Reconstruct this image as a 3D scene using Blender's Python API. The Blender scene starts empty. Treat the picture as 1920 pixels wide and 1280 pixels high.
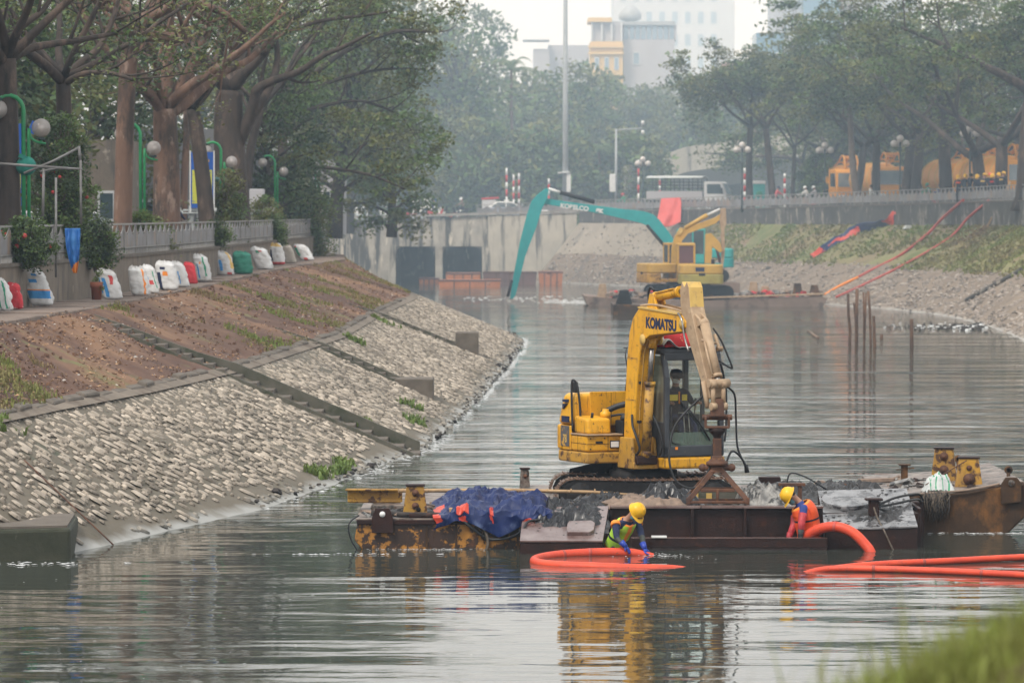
import bpy, bmesh, math, random
import numpy as np
from mathutils import Vector, Matrix, noise, Euler
from mathutils.kdtree import KDTree
S = bpy.context.scene
COL = S.collection
R = math.radians
PI = math.pi
# ------------------------------------------------------------------ camera
FPX = 7787.0
CAMZ = 5.7
PITCH = math.atan(240 / FPX)
cam_d = bpy.data.cameras.new('camera'); cam = bpy.data.objects.new('camera', cam_d); COL.objects.link(cam)
cam.location = (0, 0, CAMZ); cam.rotation_euler = (PI / 2 - PITCH, 0, 0)
cam_d.sensor_width = 36; cam_d.lens = 36 * FPX / 1920
cam_d.clip_start = 0.5; cam_d.clip_end = 6000
cam_d.dof.use_dof = True; cam_d.dof.focus_distance = 72.5; cam_d.dof.aperture_fstop = 3.4
S.camera = cam
# ------------------------------------------------------------------ sky and sun
W = bpy.data.worlds.new('World'); S.world = W; W.use_nodes = True
nt = W.node_tree; bg = nt.nodes['Background']
SUN_EL, SUN_AZ = R(52), R(215)
sky = nt.nodes.new('ShaderNodeTexSky'); sky.sky_type = 'NISHITA'; sky.sun_disc = False
sky.sun_elevation = SUN_EL; sky.sun_rotation = SUN_AZ; sky.air_density = 1.5; sky.dust_density = 5
mul = nt.nodes.new('ShaderNodeMix'); mul.data_type = 'RGBA'
mul.inputs[0].default_value = 0.93
nt.links.new(sky.outputs[0], mul.inputs[6]); mul.inputs[7].default_value = (9.35, 9.45, 9.5, 1)   # even cloud deck
nt.links.new(mul.outputs[2], bg.inputs[0]); bg.inputs[1].default_value = 0.1
sl = bpy.data.lights.new('sun', 'SUN'); sl.energy = 1.9; sl.angle = R(14); sl.color = (1, .95, .87)
so = bpy.data.objects.new('sun', sl); COL.objects.link(so)
# direction towards the sun (compass style: rotation measured from +Y clockwise)
sd = Vector((math.sin(SUN_AZ) * math.cos(SUN_EL), math.cos(SUN_AZ) * math.cos(SUN_EL), math.sin(SUN_EL)))
so.rotation_euler = sd.to_track_quat('Z', 'Y').to_euler(); so.location = (0, 0, 80)
S.view_settings.view_transform = 'Standard'; S.view_settings.look = 'None'
S.view_settings.exposure = 0.5; S.view_settings.gamma = 1; S.view_settings.use_curve_mapping = False
S.render.engine = 'CYCLES'
cy = S.cycles
cy.use_denoising = True
try: cy.denoiser = 'OPENIMAGEDENOISE'
except Exception: pass
cy.max_bounces = 6; cy.diffuse_bounces = 2; cy.glossy_bounces = 3; cy.transmission_bounces = 4
cy.volume_bounces = 3; cy.transparent_max_bounces = 12
cy.caustics_reflective = False; cy.caustics_refractive = False
cy.sample_clamp_indirect = 6
# ------------------------------------------------------------------ helpers
_cp, _sp = math.cos(PITCH), math.sin(PITCH)
def ray(px, py):
    a, b = (px - 960) / FPX, (640 - py) / FPX
    return Vector((a, _cp + b * _sp, -_sp + b * _cp))
def atY(px, py, Y):
    d = ray(px, py); t = Y / d.y
    return Vector((d.x * t, Y, CAMZ + d.z * t))
def atZ(px, py, z):
    d = ray(px, py); t = (z - CAMZ) / d.z
    return Vector((d.x * t, d.y * t, z))
def xat(px, Y): return (px - 960) / FPX * Y
def lerp(a, b, t): return a + (b - a) * t
def interp(x, xs, ys): return float(np.interp(x, xs, ys))
def vn(p, s=1.0): return noise.noise(Vector(p) * s)
def fbm(p, s=1.0, o=4): return noise.fractal(Vector(p) * s, 0.9, 2.1, o)

class MB:
    """collects geometry; build() links it as ONE mesh object"""
    def __init__(s): s.v, s.f, s.m, s.sm, s.M, s.cm = [], [], [], [], None, 0
    def av(s, pts):
        b = len(s.v)
        if s.M is not None: pts = [s.M @ Vector(p) for p in pts]
        s.v.extend([tuple(p) for p in pts]); return b
    def af(s, f, smooth=False): s.f.append(tuple(f)); s.m.append(s.cm); s.sm.append(smooth)
    def poly(s, pts):
        b = s.av(pts); s.af(range(b, b + len(pts)))
    def box(s, c, d, rz=0, rx=0, ry=0, taper=1.0):
        h = Vector(d) / 2; E = Euler((rx, ry, rz)).to_matrix(); c = Vector(c); P = []
        for z in (-1, 1):
            k = taper if z > 0 else 1
            for x, y in ((-1, -1), (1, -1), (1, 1), (-1, 1)): P.append(c + E @ Vector((x * h.x * k, y * h.y * k, z * h.z)))
        b = s.av(P)
        for q in ((3, 2, 1, 0), (4, 5, 6, 7), (0, 1, 5, 4), (1, 2, 6, 5), (2, 3, 7, 6), (3, 0, 4, 7)): s.af([b + i for i in q])
    def bb(s, x0, x1, y0, y1, z0, z1): s.box(((x0 + x1) / 2, (y0 + y1) / 2, (z0 + z1) / 2), (abs(x1 - x0), abs(y1 - y0), abs(z1 - z0)))
    def prism(s, pts, e0, e1, fn):
        """2-D outline pts swept from e0 to e1; fn(a,b,e) -> 3-D point"""
        n = len(pts)
        b = s.av([fn(a, c, e0) for a, c in pts] + [fn(a, c, e1) for a, c in pts])
        s.af([b + i for i in range(n - 1, -1, -1)]); s.af([b + n + i for i in range(n)])
        for i in range(n): j = (i + 1) % n; s.af([b + i, b + j, b + n + j, b + n + i])
    def xz(s, pts, y0, y1): s.prism(pts, y0, y1, lambda a, c, e: (a, e, c))
    def xy(s, pts, z0, z1): s.prism(pts, z0, z1, lambda a, c, e: (a, c, e))
    def yz(s, pts, x0, x1): s.prism(pts, x0, x1, lambda a, c, e: (e, a, c))
    def tube(s, pts, r, n=8, cap=True, smooth=True):
        pts = [Vector(p) for p in pts]; N = len(pts)
        rs = r if isinstance(r, (list, tuple)) else [r] * N
        up = Vector((0, 0, 1)); prev = None; rings = []
        for i, p in enumerate(pts):
            t = (pts[min(i + 1, N - 1)] - pts[max(i - 1, 0)])
            if t.length < 1e-9: t = Vector((0, 0, 1))
            t.normalize()
            if prev is None:
                a = t.cross(up if abs(t.z) < .9 else Vector((1, 0, 0))).normalized()
            else:
                a = prev - t * prev.dot(t)
                if a.length < 1e-6: a = t.orthogonal()
                a.normalize()
            prev = a; c = t.cross(a)
            rings.append(s.av([p + (a * math.cos(2 * PI * k / n) + c * math.sin(2 * PI * k / n)) * rs[i] for k in range(n)]))
        for i in range(N - 1):
            A, B = rings[i], rings[i + 1]
            for k in range(n): j = (k + 1) % n; s.af((A + k, A + j, B + j, B + k), smooth)
        if cap: s.af([rings[0] + k for k in range(n - 1, -1, -1)]); s.af([rings[-1] + k for k in range(n)])
    def lathe(s, prof, c=(0, 0, 0), n=16, ax='z', smooth=True):
        """prof = [(radius, height)...]"""
        c = Vector(c); rings = []
        for r, h in prof:
            P = []
            for k in range(n):
                x, y = r * math.cos(2 * PI * k / n), r * math.sin(2 * PI * k / n)
                P.append(c + (Vector((x, y, h)) if ax == 'z' else Vector((h, x, y)) if ax == 'x' else Vector((y, h, x))))
            rings.append(s.av(P))
        for i in range(len(prof) - 1):
            A, B = rings[i], rings[i + 1]
            for k in range(n): j = (k + 1) % n; s.af((A + k, A + j, B + j, B + k), smooth)
        if prof[0][0] > 1e-4: s.af([rings[0] + k for k in range(n - 1, -1, -1)])
        if prof[-1][0] > 1e-4: s.af([rings[-1] + k for k in range(n)])
    def cyl(s, a, b, r, n=12, smooth=True): s.tube([a, b], r, n, True, smooth)
    def ball(s, c, r, nu=12, nv=8, sq=(1, 1, 1)):
        pr = [(max(1e-5, math.sin(PI * i / nv)), -math.cos(PI * i / nv)) for i in range(nv + 1)]
        b0 = len(s.v); Mo = s.M; s.M = None; s.lathe(pr, (0, 0, 0), nu); s.M = Mo
        for i in range(b0, len(s.v)):
            p = Vector(s.v[i]); p = Vector((p.x * r * sq[0], p.y * r * sq[1], p.z * r * sq[2])) + Vector(c)
            s.v[i] = tuple(Mo @ p if Mo is not None else p)
    def grid(s, fn, nu, nv, smooth=True, mfn=None, thick=False):
        b = s.av([fn(i / nu, j / nv) for j in range(nv + 1) for i in range(nu + 1)])
        for j in range(nv):
            for i in range(nu):
                if mfn is not None: s.cm = mfn((i + .5) / nu, (j + .5) / nv)
                k = b + j * (nu + 1) + i
                s.af((k, k + 1, k + nu + 2, k + nu + 1), smooth)
    def mesh(s, name, mats, org=(0, 0, 0)):
        me = bpy.data.meshes.new(name)
        o = Vector(org)
        me.from_pydata([(p[0] - o.x, p[1] - o.y, p[2] - o.z) for p in s.v], [], s.f)
        for m in (mats if isinstance(mats, (list, tuple)) else [mats]): me.materials.append(m)
        me.polygons.foreach_set('material_index', s.m); me.polygons.foreach_set('use_smooth', s.sm)
        me.update(); return me
    def build(s, name, mats, parent=None, bevel=0, seg=2, solid=0, org=None):
        """org: world origin the coordinates are relative to (the parent's place when given in world coordinates)"""
        me = s.mesh(name, mats, org or (0, 0, 0))
        o = bpy.data.objects.new(name, me); COL.objects.link(o)
        if parent is not None: o.parent = parent
        elif org is not None: o.location = org
        if solid:
            q = o.modifiers.new('t', 'SOLIDIFY'); q.thickness = solid; q.offset = 0
        if bevel:
            q = o.modifiers.new('b', 'BEVEL'); q.width = bevel; q.segments = seg; q.limit_method = 'ANGLE'; q.angle_limit = R(35)
            q.harden_normals = False
        return o
def tag(o, label=None, cat=None, group=None, kind=None):
    if label: o['label'] = label
    if cat: o['category'] = cat
    if group: o['group'] = group
    if kind: o['kind'] = kind
    return o
def thing(name, label, cat, loc=(0, 0, 0), rz=0, group=None, sc=1.0):
    o = bpy.data.objects.new(name, None); COL.objects.link(o); o.empty_display_size = .2
    o.location = loc; o.rotation_euler = (0, 0, rz); o.scale = (sc,) * 3
    return tag(o, label, cat, group)
def copy_tree(o, parent=None):
    c = o.copy(); COL.objects.link(c)
    if parent is not None: c.parent = parent
    for ch in list(o.children): copy_tree(ch, c)
    return c
def dup(o, loc, rz=0, label=None, sc=None):
    c = copy_tree(o); c.location = loc; c.rotation_euler = (0, 0, rz)
    if label: c['label'] = label
    if sc: c.scale = (sc,) * 3
    return c
def text_mesh(body, size, mat, parent, M, name='lettering', ext=.004, sx=1.0, bold=0.0):
    cu = bpy.data.curves.new(name, 'FONT'); cu.body = body; cu.size = size; cu.extrude = ext; cu.offset = bold
    cu.align_x = 'CENTER'; cu.align_y = 'CENTER'
    t = bpy.data.objects.new(name, cu); COL.objects.link(t)
    dg = bpy.context.evaluated_depsgraph_get()
    me = bpy.data.meshes.new_from_object(t.evaluated_get(dg))
    bpy.data.objects.remove(t); bpy.data.curves.remove(cu)
    for v in me.vertices: v.co = M @ Vector((v.co.x * sx, v.co.y, v.co.z))
    me.materials.clear(); me.materials.append(mat); me.name = name
    o = bpy.data.objects.new(name, me); COL.objects.link(o); o.parent = parent
    return o
def frame(o, xax, yax):
    x = Vector(xax).normalized(); y = Vector(yax).normalized(); z = x.cross(y)
    return Matrix(((x.x, y.x, z.x, o[0]), (x.y, y.y, z.y, o[1]), (x.z, y.z, z.z, o[2]), (0, 0, 0, 1)))
# ------------------------------------------------------------------ materials
def mat(name, c1, c2=None, scale=4, rough=.7, metal=0, spots=(), bump=0, bscale=25, st=(1, 1, 1), spec=.4, rnd=0, trans=0, coat=0, lo=.35, hi=.65, zmix=None):
    m = bpy.data.materials.new(name); m.use_nodes = True; n = m.node_tree; N = n.nodes; L = n.links
    P = N['Principled BSDF']; P.inputs['Roughness'].default_value = rough; P.inputs['Metallic'].default_value = metal
    P.inputs['Specular IOR Level'].default_value = spec
    if coat: P.inputs['Coat Weight'].default_value = coat; P.inputs['Coat Roughness'].default_value = .1
    tc = N.new('ShaderNodeTexCoord'); oi = N.new('ShaderNodeObjectInfo')
    ad = N.new('ShaderNodeVectorMath'); ad.operation = 'MULTIPLY_ADD'
    L.new(oi.outputs['Random'], ad.inputs[0]); ad.inputs[1].default_value = (37, 53, 71); L.new(tc.outputs['Object'], ad.inputs[2])
    def nz(sc, stv, det=5, ro=.6):
        mp = N.new('ShaderNodeMapping'); mp.inputs['Scale'].default_value = stv; L.new(ad.outputs[0], mp.inputs[0])
        t = N.new('ShaderNodeTexNoise'); t.inputs['Scale'].default_value = sc; t.inputs['Detail'].default_value = det; t.inputs['Roughness'].default_value = ro
        L.new(mp.outputs[0], t.inputs['Vector']); return t.outputs['Fac']
    def mr(x, a, b):
        r = N.new('ShaderNodeMapRange'); r.inputs[1].default_value = a; r.inputs[2].default_value = b; L.new(x, r.inputs[0]); return r.outputs[0]
    def mix(f, a, b):
        x = N.new('ShaderNodeMix'); x.data_type = 'RGBA'
        L.new(f, x.inputs[0])
        for i, q in ((6, a), (7, b)):
            if isinstance(q, tuple): x.inputs[i].default_value = (*q, 1)
            else: L.new(q, x.inputs[i])
        return x.outputs[2]
    c2 = c2 or tuple(x * .75 for x in c1)
    col = mix(mr(nz(scale, st), lo, hi), tuple(c1), tuple(c2))
    if rnd:
        g = N.new('ShaderNodeNewGeometry')
        hv = N.new('ShaderNodeHueSaturation'); L.new(col, hv.inputs['Color'])
        L.new(mr2(N, L, g.outputs['Random Per Island'], 1 - rnd, 1 + rnd), hv.inputs['Value']); L.new(mr2(N, L, g.outputs['Random Per Island'], .475 if trans else .5, .505 if trans else .5), hv.inputs['Hue']); col = hv.outputs[0]
    for sp in spots:
        c, sc_, a, b = sp[:4]; stv = sp[4] if len(sp) > 4 else (1, 1, 1)
        col = mix(mr(nz(sc_, stv, 6, .65), a, b), col, tuple(c))
    if zmix:      # tide mark: another colour below a wavering height above the water
        ge = N.new('ShaderNodeNewGeometry'); sp_ = N.new('ShaderNodeSeparateXYZ'); L.new(ge.outputs['Position'], sp_.inputs[0])
        t = N.new('ShaderNodeTexNoise'); t.inputs['Scale'].default_value = 1.1; t.inputs['Detail'].default_value = 5; L.new(ge.outputs['Position'], t.inputs['Vector'])
        ma_ = N.new('ShaderNodeMath'); ma_.operation = 'MULTIPLY_ADD'; L.new(t.outputs['Fac'], ma_.inputs[0]); ma_.inputs[1].default_value = zmix[3]; L.new(sp_.outputs[2], ma_.inputs[2])
        col = mix(mr(ma_.outputs[0], zmix[2], zmix[1]), col, tuple(zmix[0]))
    L.new(col, P.inputs['Base Color'])
    if bump:
        bp = N.new('ShaderNodeBump'); bp.inputs['Strength'].default_value = bump; bp.inputs['Distance'].default_value = .02
        L.new(nz(bscale, (1, 1, 1), 6), bp.inputs['Height']); L.new(bp.outputs[0], P.inputs['Normal'])
    if trans:
        tr = N.new('ShaderNodeBsdfTranslucent'); L.new(col, tr.inputs[0]); mx = N.new('ShaderNodeMixShader'); mx.inputs[0].default_value = trans
        L.new(P.outputs[0], mx.inputs[1]); L.new(tr.outputs[0], mx.inputs[2]); L.new(mx.outputs[0], N['Material Output'].inputs[0])
    return m
def mr2(N, L, x, a, b):
    r = N.new('ShaderNodeMapRange'); r.inputs[3].default_value = a; r.inputs[4].default_value = b; L.new(x, r.inputs[0]); return r.outputs[0]
def glass(name, tint=(.75, .85, .83), refl=.12, fog=0.0, fogc=(.25, .28, .27)):
    m = bpy.data.materials.new(name); m.use_nodes = True; N = m.node_tree.nodes; L = m.node_tree.links; N.clear()
    o = N.new('ShaderNodeOutputMaterial'); t = N.new('ShaderNodeBsdfTransparent'); t.inputs[0].default_value = (*tint, 1)
    g = N.new('ShaderNodeBsdfGlossy'); g.inputs['Roughness'].default_value = .05
    mx = N.new('ShaderNodeMixShader'); mx.inputs[0].default_value = refl; L.new(t.outputs[0], mx.inputs[1]); L.new(g.outputs[0], mx.inputs[2])
    out = mx
    if fog:
        d = N.new('ShaderNodeBsdfDiffuse'); d.inputs[0].default_value = (*fogc, 1)
        out = N.new('ShaderNodeMixShader'); out.inputs[0].default_value = fog; L.new(mx.outputs[0], out.inputs[1]); L.new(d.outputs[0], out.inputs[2])
    L.new(out.outputs[0], o.inputs[0]); return m
RUST = (.075, .033, .018); GRIME = (.03, .026, .022)
M = {}
M['yellow'] = mat('yellow_paint', (.72, .37, .018), (.62, .30, .015), 2.5, .42, spots=[((.30, .17, .05), 5, .56, .74), (RUST, 9, .62, .70), (GRIME, 3, .60, .80, (1, 1, .5)), ((.22, .11, .03), 5, .58, .70, (2.2, 2.2, .25)), ((.07, .04, .02), 16, .66, .72)], bump=.12)
M['yellow_dirty'] = mat('worn_yellow_paint', (.50, .27, .03), (.36, .2, .05), 3, .55, spots=[(RUST, 6, .52, .62), (GRIME, 4, .58, .75)], bump=.2)
M['yellow_pale'] = mat('sun_faded_yellow_paint', (.62, .42, .12), (.52, .33, .09), 3, .5, spots=[((.30, .2, .1), 5, .58, .72), (RUST, 10, .64, .7)], bump=.1)
M['tan_steel'] = mat('muddy_tan_steel', (.42, .30, .19), (.31, .21, .13), 5, .6, spots=[((.55, .42, .28), 4, .6, .72), (GRIME, 6, .62, .76)], bump=.2)
M['rust'] = mat('rusty_steel', (.13, .055, .028), (.06, .028, .018), 4, .7, spots=[((.20, .085, .03), 7, .58, .7)], bump=.3)
M['rust_dark'] = mat('dark_wet_steel', (.035, .016, .013), (.018, .012, .011), 3, .5, spots=[((.07, .028, .017), 4, .58, .72)], bump=.3, spec=.15)
M['hull'] = mat('peeling_rusty_hull', (.045, .022, .014), (.026, .016, .012), 2.5, .5, spots=[((.40, .18, .03), 4.5, .53, .58), ((.10, .04, .018), 3, .60, .70), ((.30, .13, .03), 12, .63, .68)], bump=.4, bscale=14)
M['hull_brown'] = mat('brown_rusty_hull', (.075, .04, .02), (.04, .024, .015), 2, .6, spec=.2, spots=[((.19, .085, .025), 2.2, .52, .7, (1, 1, .6)), ((.015, .012, .01), 2.4, .56, .72, (1, 1, .35))], bump=.3, bscale=14)
M['deck_wet'] = mat('wet_muddy_deck', (.20, .20, .205), (.10, .098, .10), 2.5, .22, spots=[((.022, .02, .022), 3.2, .51, .58), ((.02, .02, .02), 14, .66, .7)], bump=.15, spec=.6)
M['deck_red'] = mat('wet_red_brown_deck', (.19, .14, .13), (.10, .055, .048), 2, .2, spots=[((.02, .018, .018), 9, .62, .66)], bump=.12, spec=.6)
M['deck'] = mat('dusty_deck', (.24, .20, .17), (.13, .10, .085), 2.5, .5, spots=[(GRIME, 3, .51, .60), (RUST, 5, .55, .64)], bump=.3)
M['spud'] = mat('yellow_rusty_plate', (.40, .22, .03), (.26, .14, .035), 3, .6, spots=[((.07, .032, .018), 7, .52, .58), ((.03, .02, .015), 4, .60, .70)], bump=.4)
M['black_rubber'] = mat('black_rubber', (.022, .022, .024), (.014, .014, .015), 8, .5)
M['black_steel'] = mat('blackened_track_steel', (.024, .022, .022), (.012, .012, .013), 6, .6, spots=[((.06, .045, .035), 12, .6, .72)], bump=.3, spec=.15)
M['track_edge'] = mat('worn_track_shoe', (.21, .13, .09), (.10, .06, .045), 9, .5, metal=.4, bump=.2)
M['cab_grey'] = mat('dark_grey_cab_paint', (.055, .06, .07), (.038, .042, .05), 3, .4, spots=[((.16, .15, .14), 5, .62, .78)], bump=.06)
M['chrome'] = mat('steel_rod', (.35, .33, .31), (.2, .19, .18), 8, .3, metal=.8)
M['glass'] = glass('cab_glass', (.93, .96, .95), .05)
M['glass_low'] = glass('greenish_dusty_glass', (.55, .75, .68), .14, .22, (.22, .32, .28))
M['glass_side'] = glass('scratched_side_glass', (.62, .66, .58), .08, .42, (.42, .38, .30))
M['interior'] = mat('cab_interior', (.05, .05, .055), (.03, .03, .033), 4, .7)
M['red_cloth'] = mat('red_cloth', (.50, .02, .02), (.36, .012, .018), 5, .8, spots=[((.5, .33, .1), 5, .66, .68), ((.42, .30, .27), 3.5, .68, .7)])
M['white_cloth'] = mat('off_white_cloth', (.55, .57, .55), (.38, .4, .4), 4, .8)
M['tarp_blue'] = mat('blue_tarp', (.008, .022, .105), (.006, .015, .07), 3, .42, spots=[((.07, .10, .20), 3.5, .62, .78)], spec=.3, bump=.9, bscale=5)
M['tarp_orange'] = mat('orange_tarp', (.60, .065, .03), (.48, .045, .024), 3, .42, bump=.9, bscale=5)
M['plastic'] = mat('dirty_black_plastic', (.020, .020, .023), (.010, .010, .012), 6, .3, spots=[((.10, .095, .09), 5, .64, .78)], spec=.4)
M['plastic_grey'] = mat('dirty_grey_plastic', (.30, .29, .27), (.12, .115, .11), 6, .35, spots=[((.03, .03, .03), 5, .50, .56)], bump=.2)
M['cloth_brown'] = mat('muddy_brown_cloth', (.28, .2, .15), (.15, .11, .085), 6, .7, bump=.3)
M['bamboo'] = mat('bamboo', (.44, .29, .15), (.3, .19, .1), 6, .6, st=(1, 1, 1), spots=[((.15, .09, .05), 8, .63, .7)])
M['hose'] = mat('orange_hose', (.74, .085, .036), (.56, .06, .03), 2, .45, spots=[((.40, .07, .045), 3, .58, .74), ((.16, .07, .05), 9, .64, .70)], spec=.3, bump=.3)
M['hose_red'] = mat('red_hose', (.5, .08, .06), (.36, .07, .05), 2, .5)
M['rope'] = mat('rope', (.14, .11, .085), (.06, .05, .04), 20, .9)
M['wood'] = mat('weathered_wood', (.24, .17, .12), (.13, .09, .07), 8, .8, st=(1, 1, .2), bump=.4)
M['concrete'] = mat('concrete', (.36, .34, .31), (.25, .23, .21), 1.5, .85, spots=[((.12, .11, .09), 2, .55, .72, (1, 1, .4))], bump=.4, bscale=18)
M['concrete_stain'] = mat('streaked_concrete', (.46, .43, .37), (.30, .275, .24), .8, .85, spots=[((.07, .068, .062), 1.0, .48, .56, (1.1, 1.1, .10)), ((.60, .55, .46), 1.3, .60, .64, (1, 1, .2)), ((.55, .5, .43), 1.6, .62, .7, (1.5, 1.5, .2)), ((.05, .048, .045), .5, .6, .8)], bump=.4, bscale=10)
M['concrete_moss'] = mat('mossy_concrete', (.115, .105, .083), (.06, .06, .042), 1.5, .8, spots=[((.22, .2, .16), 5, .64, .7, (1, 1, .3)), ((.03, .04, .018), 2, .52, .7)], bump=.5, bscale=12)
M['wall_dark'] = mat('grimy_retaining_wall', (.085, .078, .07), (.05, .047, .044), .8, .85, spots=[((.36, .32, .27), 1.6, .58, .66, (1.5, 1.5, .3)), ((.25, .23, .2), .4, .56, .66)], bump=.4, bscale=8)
M['wall_left'] = mat('mud_stained_wall', (.20, .16, .125), (.14, .115, .09), 1.2, .85, spots=[((.09, .08, .07), 1.5, .52, .66, (1, 1, .25)), ((.36, .31, .26), 1.2, .62, .72)], bump=.4, bscale=10)
M['fence'] = mat('weathered_grey_fence', (.23, .23, .245), (.16, .15, .15), 1.2, .6, spots=[((.26, .19, .14), 1.1, .54, .64, (1, 1, .3)), ((.15, .13, .12), 2.2, .64, .74, (1, 1, .4))], bump=.1)
M['fence_rail'] = mat('grey_fence_rail', (.29, .285, .28), (.2, .185, .17), 3, .5, spots=[((.22, .15, .11), 4, .62, .7)])
M['stone'] = mat('pale_rubble_stone', (.40, .345, .285), (.24, .205, .165), 4, .85, rnd=.5, zmix=((.20, .195, .175), .22, .42, .4), bump=.3, spots=[((.18, .16, .12), 1.1, .60, .74)])
M['mortar'] = mat('mossy_mortar', (.14, .118, .088), (.10, .086, .062), .5, .85, zmix=((.30, .30, .285), .22, .36, .4), spots=[((.17, .15, .115), .35, .55, .68), ((.06, .065, .04), .8, .58, .72)], bump=.6, bscale=9)
M['silt'] = mat('pale_wet_silt', (.30, .30, .29), (.2, .2, .185), 3, .5, bump=.3, bscale=10)
M['dirt'] = mat('reddish_dirt', (.085, .044, .031), (.135, .074, .049), .9, .95, spots=[((.205, .115, .066), .16, .50, .60), ((.065, .034, .026), .22, .55, .66), ((.14, .15, .055), .28, .60, .68), ((.075, .042, .034), 1.4, .6, .7), ((.40, .32, .26), 9, .70, .73)], bump=.9, bscale=7)
M['path'] = mat('earthy_path_slab', (.22, .17, .14), (.15, .115, .095), 1.2, .9, spots=[((.10, .07, .055), 2, .55, .68)], bump=.4, bscale=10)
M['kerb'] = mat('worn_kerb_concrete', (.145, .122, .10), (.10, .085, .07), 2, .9, spots=[((.11, .09, .07), 2.4, .56, .7)], bump=.4)
M['grass_slope'] = mat('rough_grass_slope', (.19, .205, .075), (.22, .165, .095), .18, .95, spots=[((.115, .14, .045), .12, .52, .6), ((.21, .14, .09), .3, .58, .68), ((.08, .075, .05), 1, .6, .7)], bump=.8, bscale=4)
M['rubble_slope'] = mat('stony_slope', (.235, .185, .14), (.165, .13, .10), .3, .9, zmix=((.36, .35, .33), .12, .30, .3), spots=[((.30, .26, .22), 2, .60, .66), ((.08, .07, .06), .5, .58, .7)], bump=.8, bscale=4)
M['road'] = mat('asphalt', (.055, .055, .057), (.045, .045, .046), 1, .9)
M['ground'] = mat('far_ground', (.10, .10, .085), (.07, .08, .05), .05, .95)
M['bark'] = mat('brown_bark', (.19, .11, .075), (.11, .065, .048), 2.2, .9, st=(1, 1, .25), bump=1, bscale=8, spots=[((.055, .04, .032), 1.3, .50, .62, (1, 1, .35)), ((.27, .19, .15), 2.5, .56, .66, (1, 1, .4))])
M['bark_dark'] = mat('dark_bark', (.070, .050, .040), (.038, .030, .026), 3, .9, st=(1, 1, .3), bump=1, bscale=8, spots=[((.13, .09, .07), 1.6, .54, .66, (1, 1, .35)), ((.02, .018, .016), 2.2, .56, .68, (1, 1, .3))])
M['leaf'] = mat('green_leaves', (.078, .135, .042), (.125, .185, .052), .35, .6, rnd=.45, trans=.3)
M['leaf_dark'] = mat('deep_green_leaves', (.040, .072, .029), (.06, .094, .036), .4, .55, rnd=.45, trans=.25)
M['leaf_olive'] = mat('olive_leaves', (.12, .145, .042), (.16, .165, .055), .3, .6, rnd=.45, trans=.3)
M['leaf_light'] = mat('light_green_leaves', (.12, .19, .045), (.16, .22, .06), .5, .6, rnd=.4, trans=.35)
M['twig'] = mat('dry_twig', (.20, .15, .12), (.14, .11, .09), 3, .9)
M['blade'] = mat('grass_blades', (.15, .20, .035), (.22, .24, .06), .8, .7, rnd=.4, trans=.35)
M['blade_dry'] = mat('dry_grass_blades', (.26, .19, .10), (.17, .235, .055), .16, .8, rnd=.4, trans=.3)
M['green_pole'] = mat('green_lamp_pole', (.02, .25, .085), (.018, .19, .07), 4, .45)
M['dark_pole'] = mat('dark_green_pole', (.02, .04, .037), (.015, .03, .028), 4, .5)
M['grey_pole'] = mat('galvanised_pole', (.40, .42, .43), (.32, .34, .35), 2, .45)
M['globe'] = mat('frosted_globe', (.62, .57, .53), (.5, .46, .44), 3, .15, spec=.6)
M['globe_in'] = mat('lamp_bulb', (.85, .84, .80), (.8, .8, .78), 3, .3)
M['teal'] = mat('teal_paint', (.015, .34, .34), (.012, .28, .29), 2, .4, spots=[((.03, .2, .2), 3, .62, .75), (GRIME, 6, .7, .78)])
M['teal_cover'] = mat('teal_cover', (.02, .33, .31), (.05, .38, .37), 4, .6)
M['white'] = mat('white_paint', (.76, .76, .75), (.68, .68, .67), 3, .4)
M['red'] = mat('red_paint', (.55, .05, .045), (.45, .04, .04), 3, .5)
M['blue'] = mat('blue_print', (.02, .12, .50), (.018, .1, .42), 2, .5)
M['sky_blue'] = mat('light_blue_print', (.03, .22, .55), (.05, .26, .55), 2, .7)
M['navy'] = mat('navy_cloth', (.018, .028, .085), (.010, .015, .045), 6, .85, spots=[((.06, .055, .05), 7, .62, .74)], bump=1, bscale=9)
M['navy_dark'] = mat('dark_navy_cloth', (.010, .014, .03), (.007, .009, .018), 6, .85)
M['wader'] = mat('dark_olive_rubber', (.035, .04, .032), (.05, .055, .045), 6, .6, bump=1, bscale=9)
M['vest'] = mat('yellow_green_vest', (.42, .68, .06), (.33, .55, .05), 5, .7, spots=[((.15, .17, .06), 6, .62, .74)], bump=1, bscale=9)
M['orange'] = mat('orange_fabric', (.82, .105, .02), (.62, .07, .016), 5, .6, spots=[((.25, .06, .03), 7, .62, .74)], bump=1, bscale=8)
M['orange_trim'] = mat('orange_trim', (.85, .28, .03), (.75, .22, .03), 5, .6)
M['red_sleeve'] = mat('red_rubber_sleeve', (.52, .05, .06), (.34, .03, .04), 6, .5, spots=[((.12, .05, .05), 7, .6, .72)], bump=1, bscale=10)
M['blue_cloth'] = mat('blue_work_cloth', (.03, .055, .24), (.022, .04, .17), 6, .85)
M['helmet'] = mat('yellow_helmet', (.80, .46, .015), (.70, .38, .012), 5, .38, spots=[((.3, .2, .06), 12, .64, .72)], spec=.4)
M['skin'] = mat('skin', (.36, .19, .125), (.31, .16, .105), 6, .55)
M['hair'] = mat('black_hair', (.012, .011, .011), (.008, .008, .008), 8, .5)
M['mask'] = mat('blue_face_mask', (.10, .26, .36), (.14, .30, .38), 8, .8)
M['mask_white'] = mat('white_face_mask', (.72, .70, .68), (.62, .6, .58), 8, .8)
M['glove_blue'] = mat('blue_rubber_glove', (.02, .055, .38), (.018, .045, .3), 8, .4)
M['glove_grey'] = mat('dark_grey_glove', (.05, .06, .062), (.03, .035, .036), 8, .7)
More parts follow.
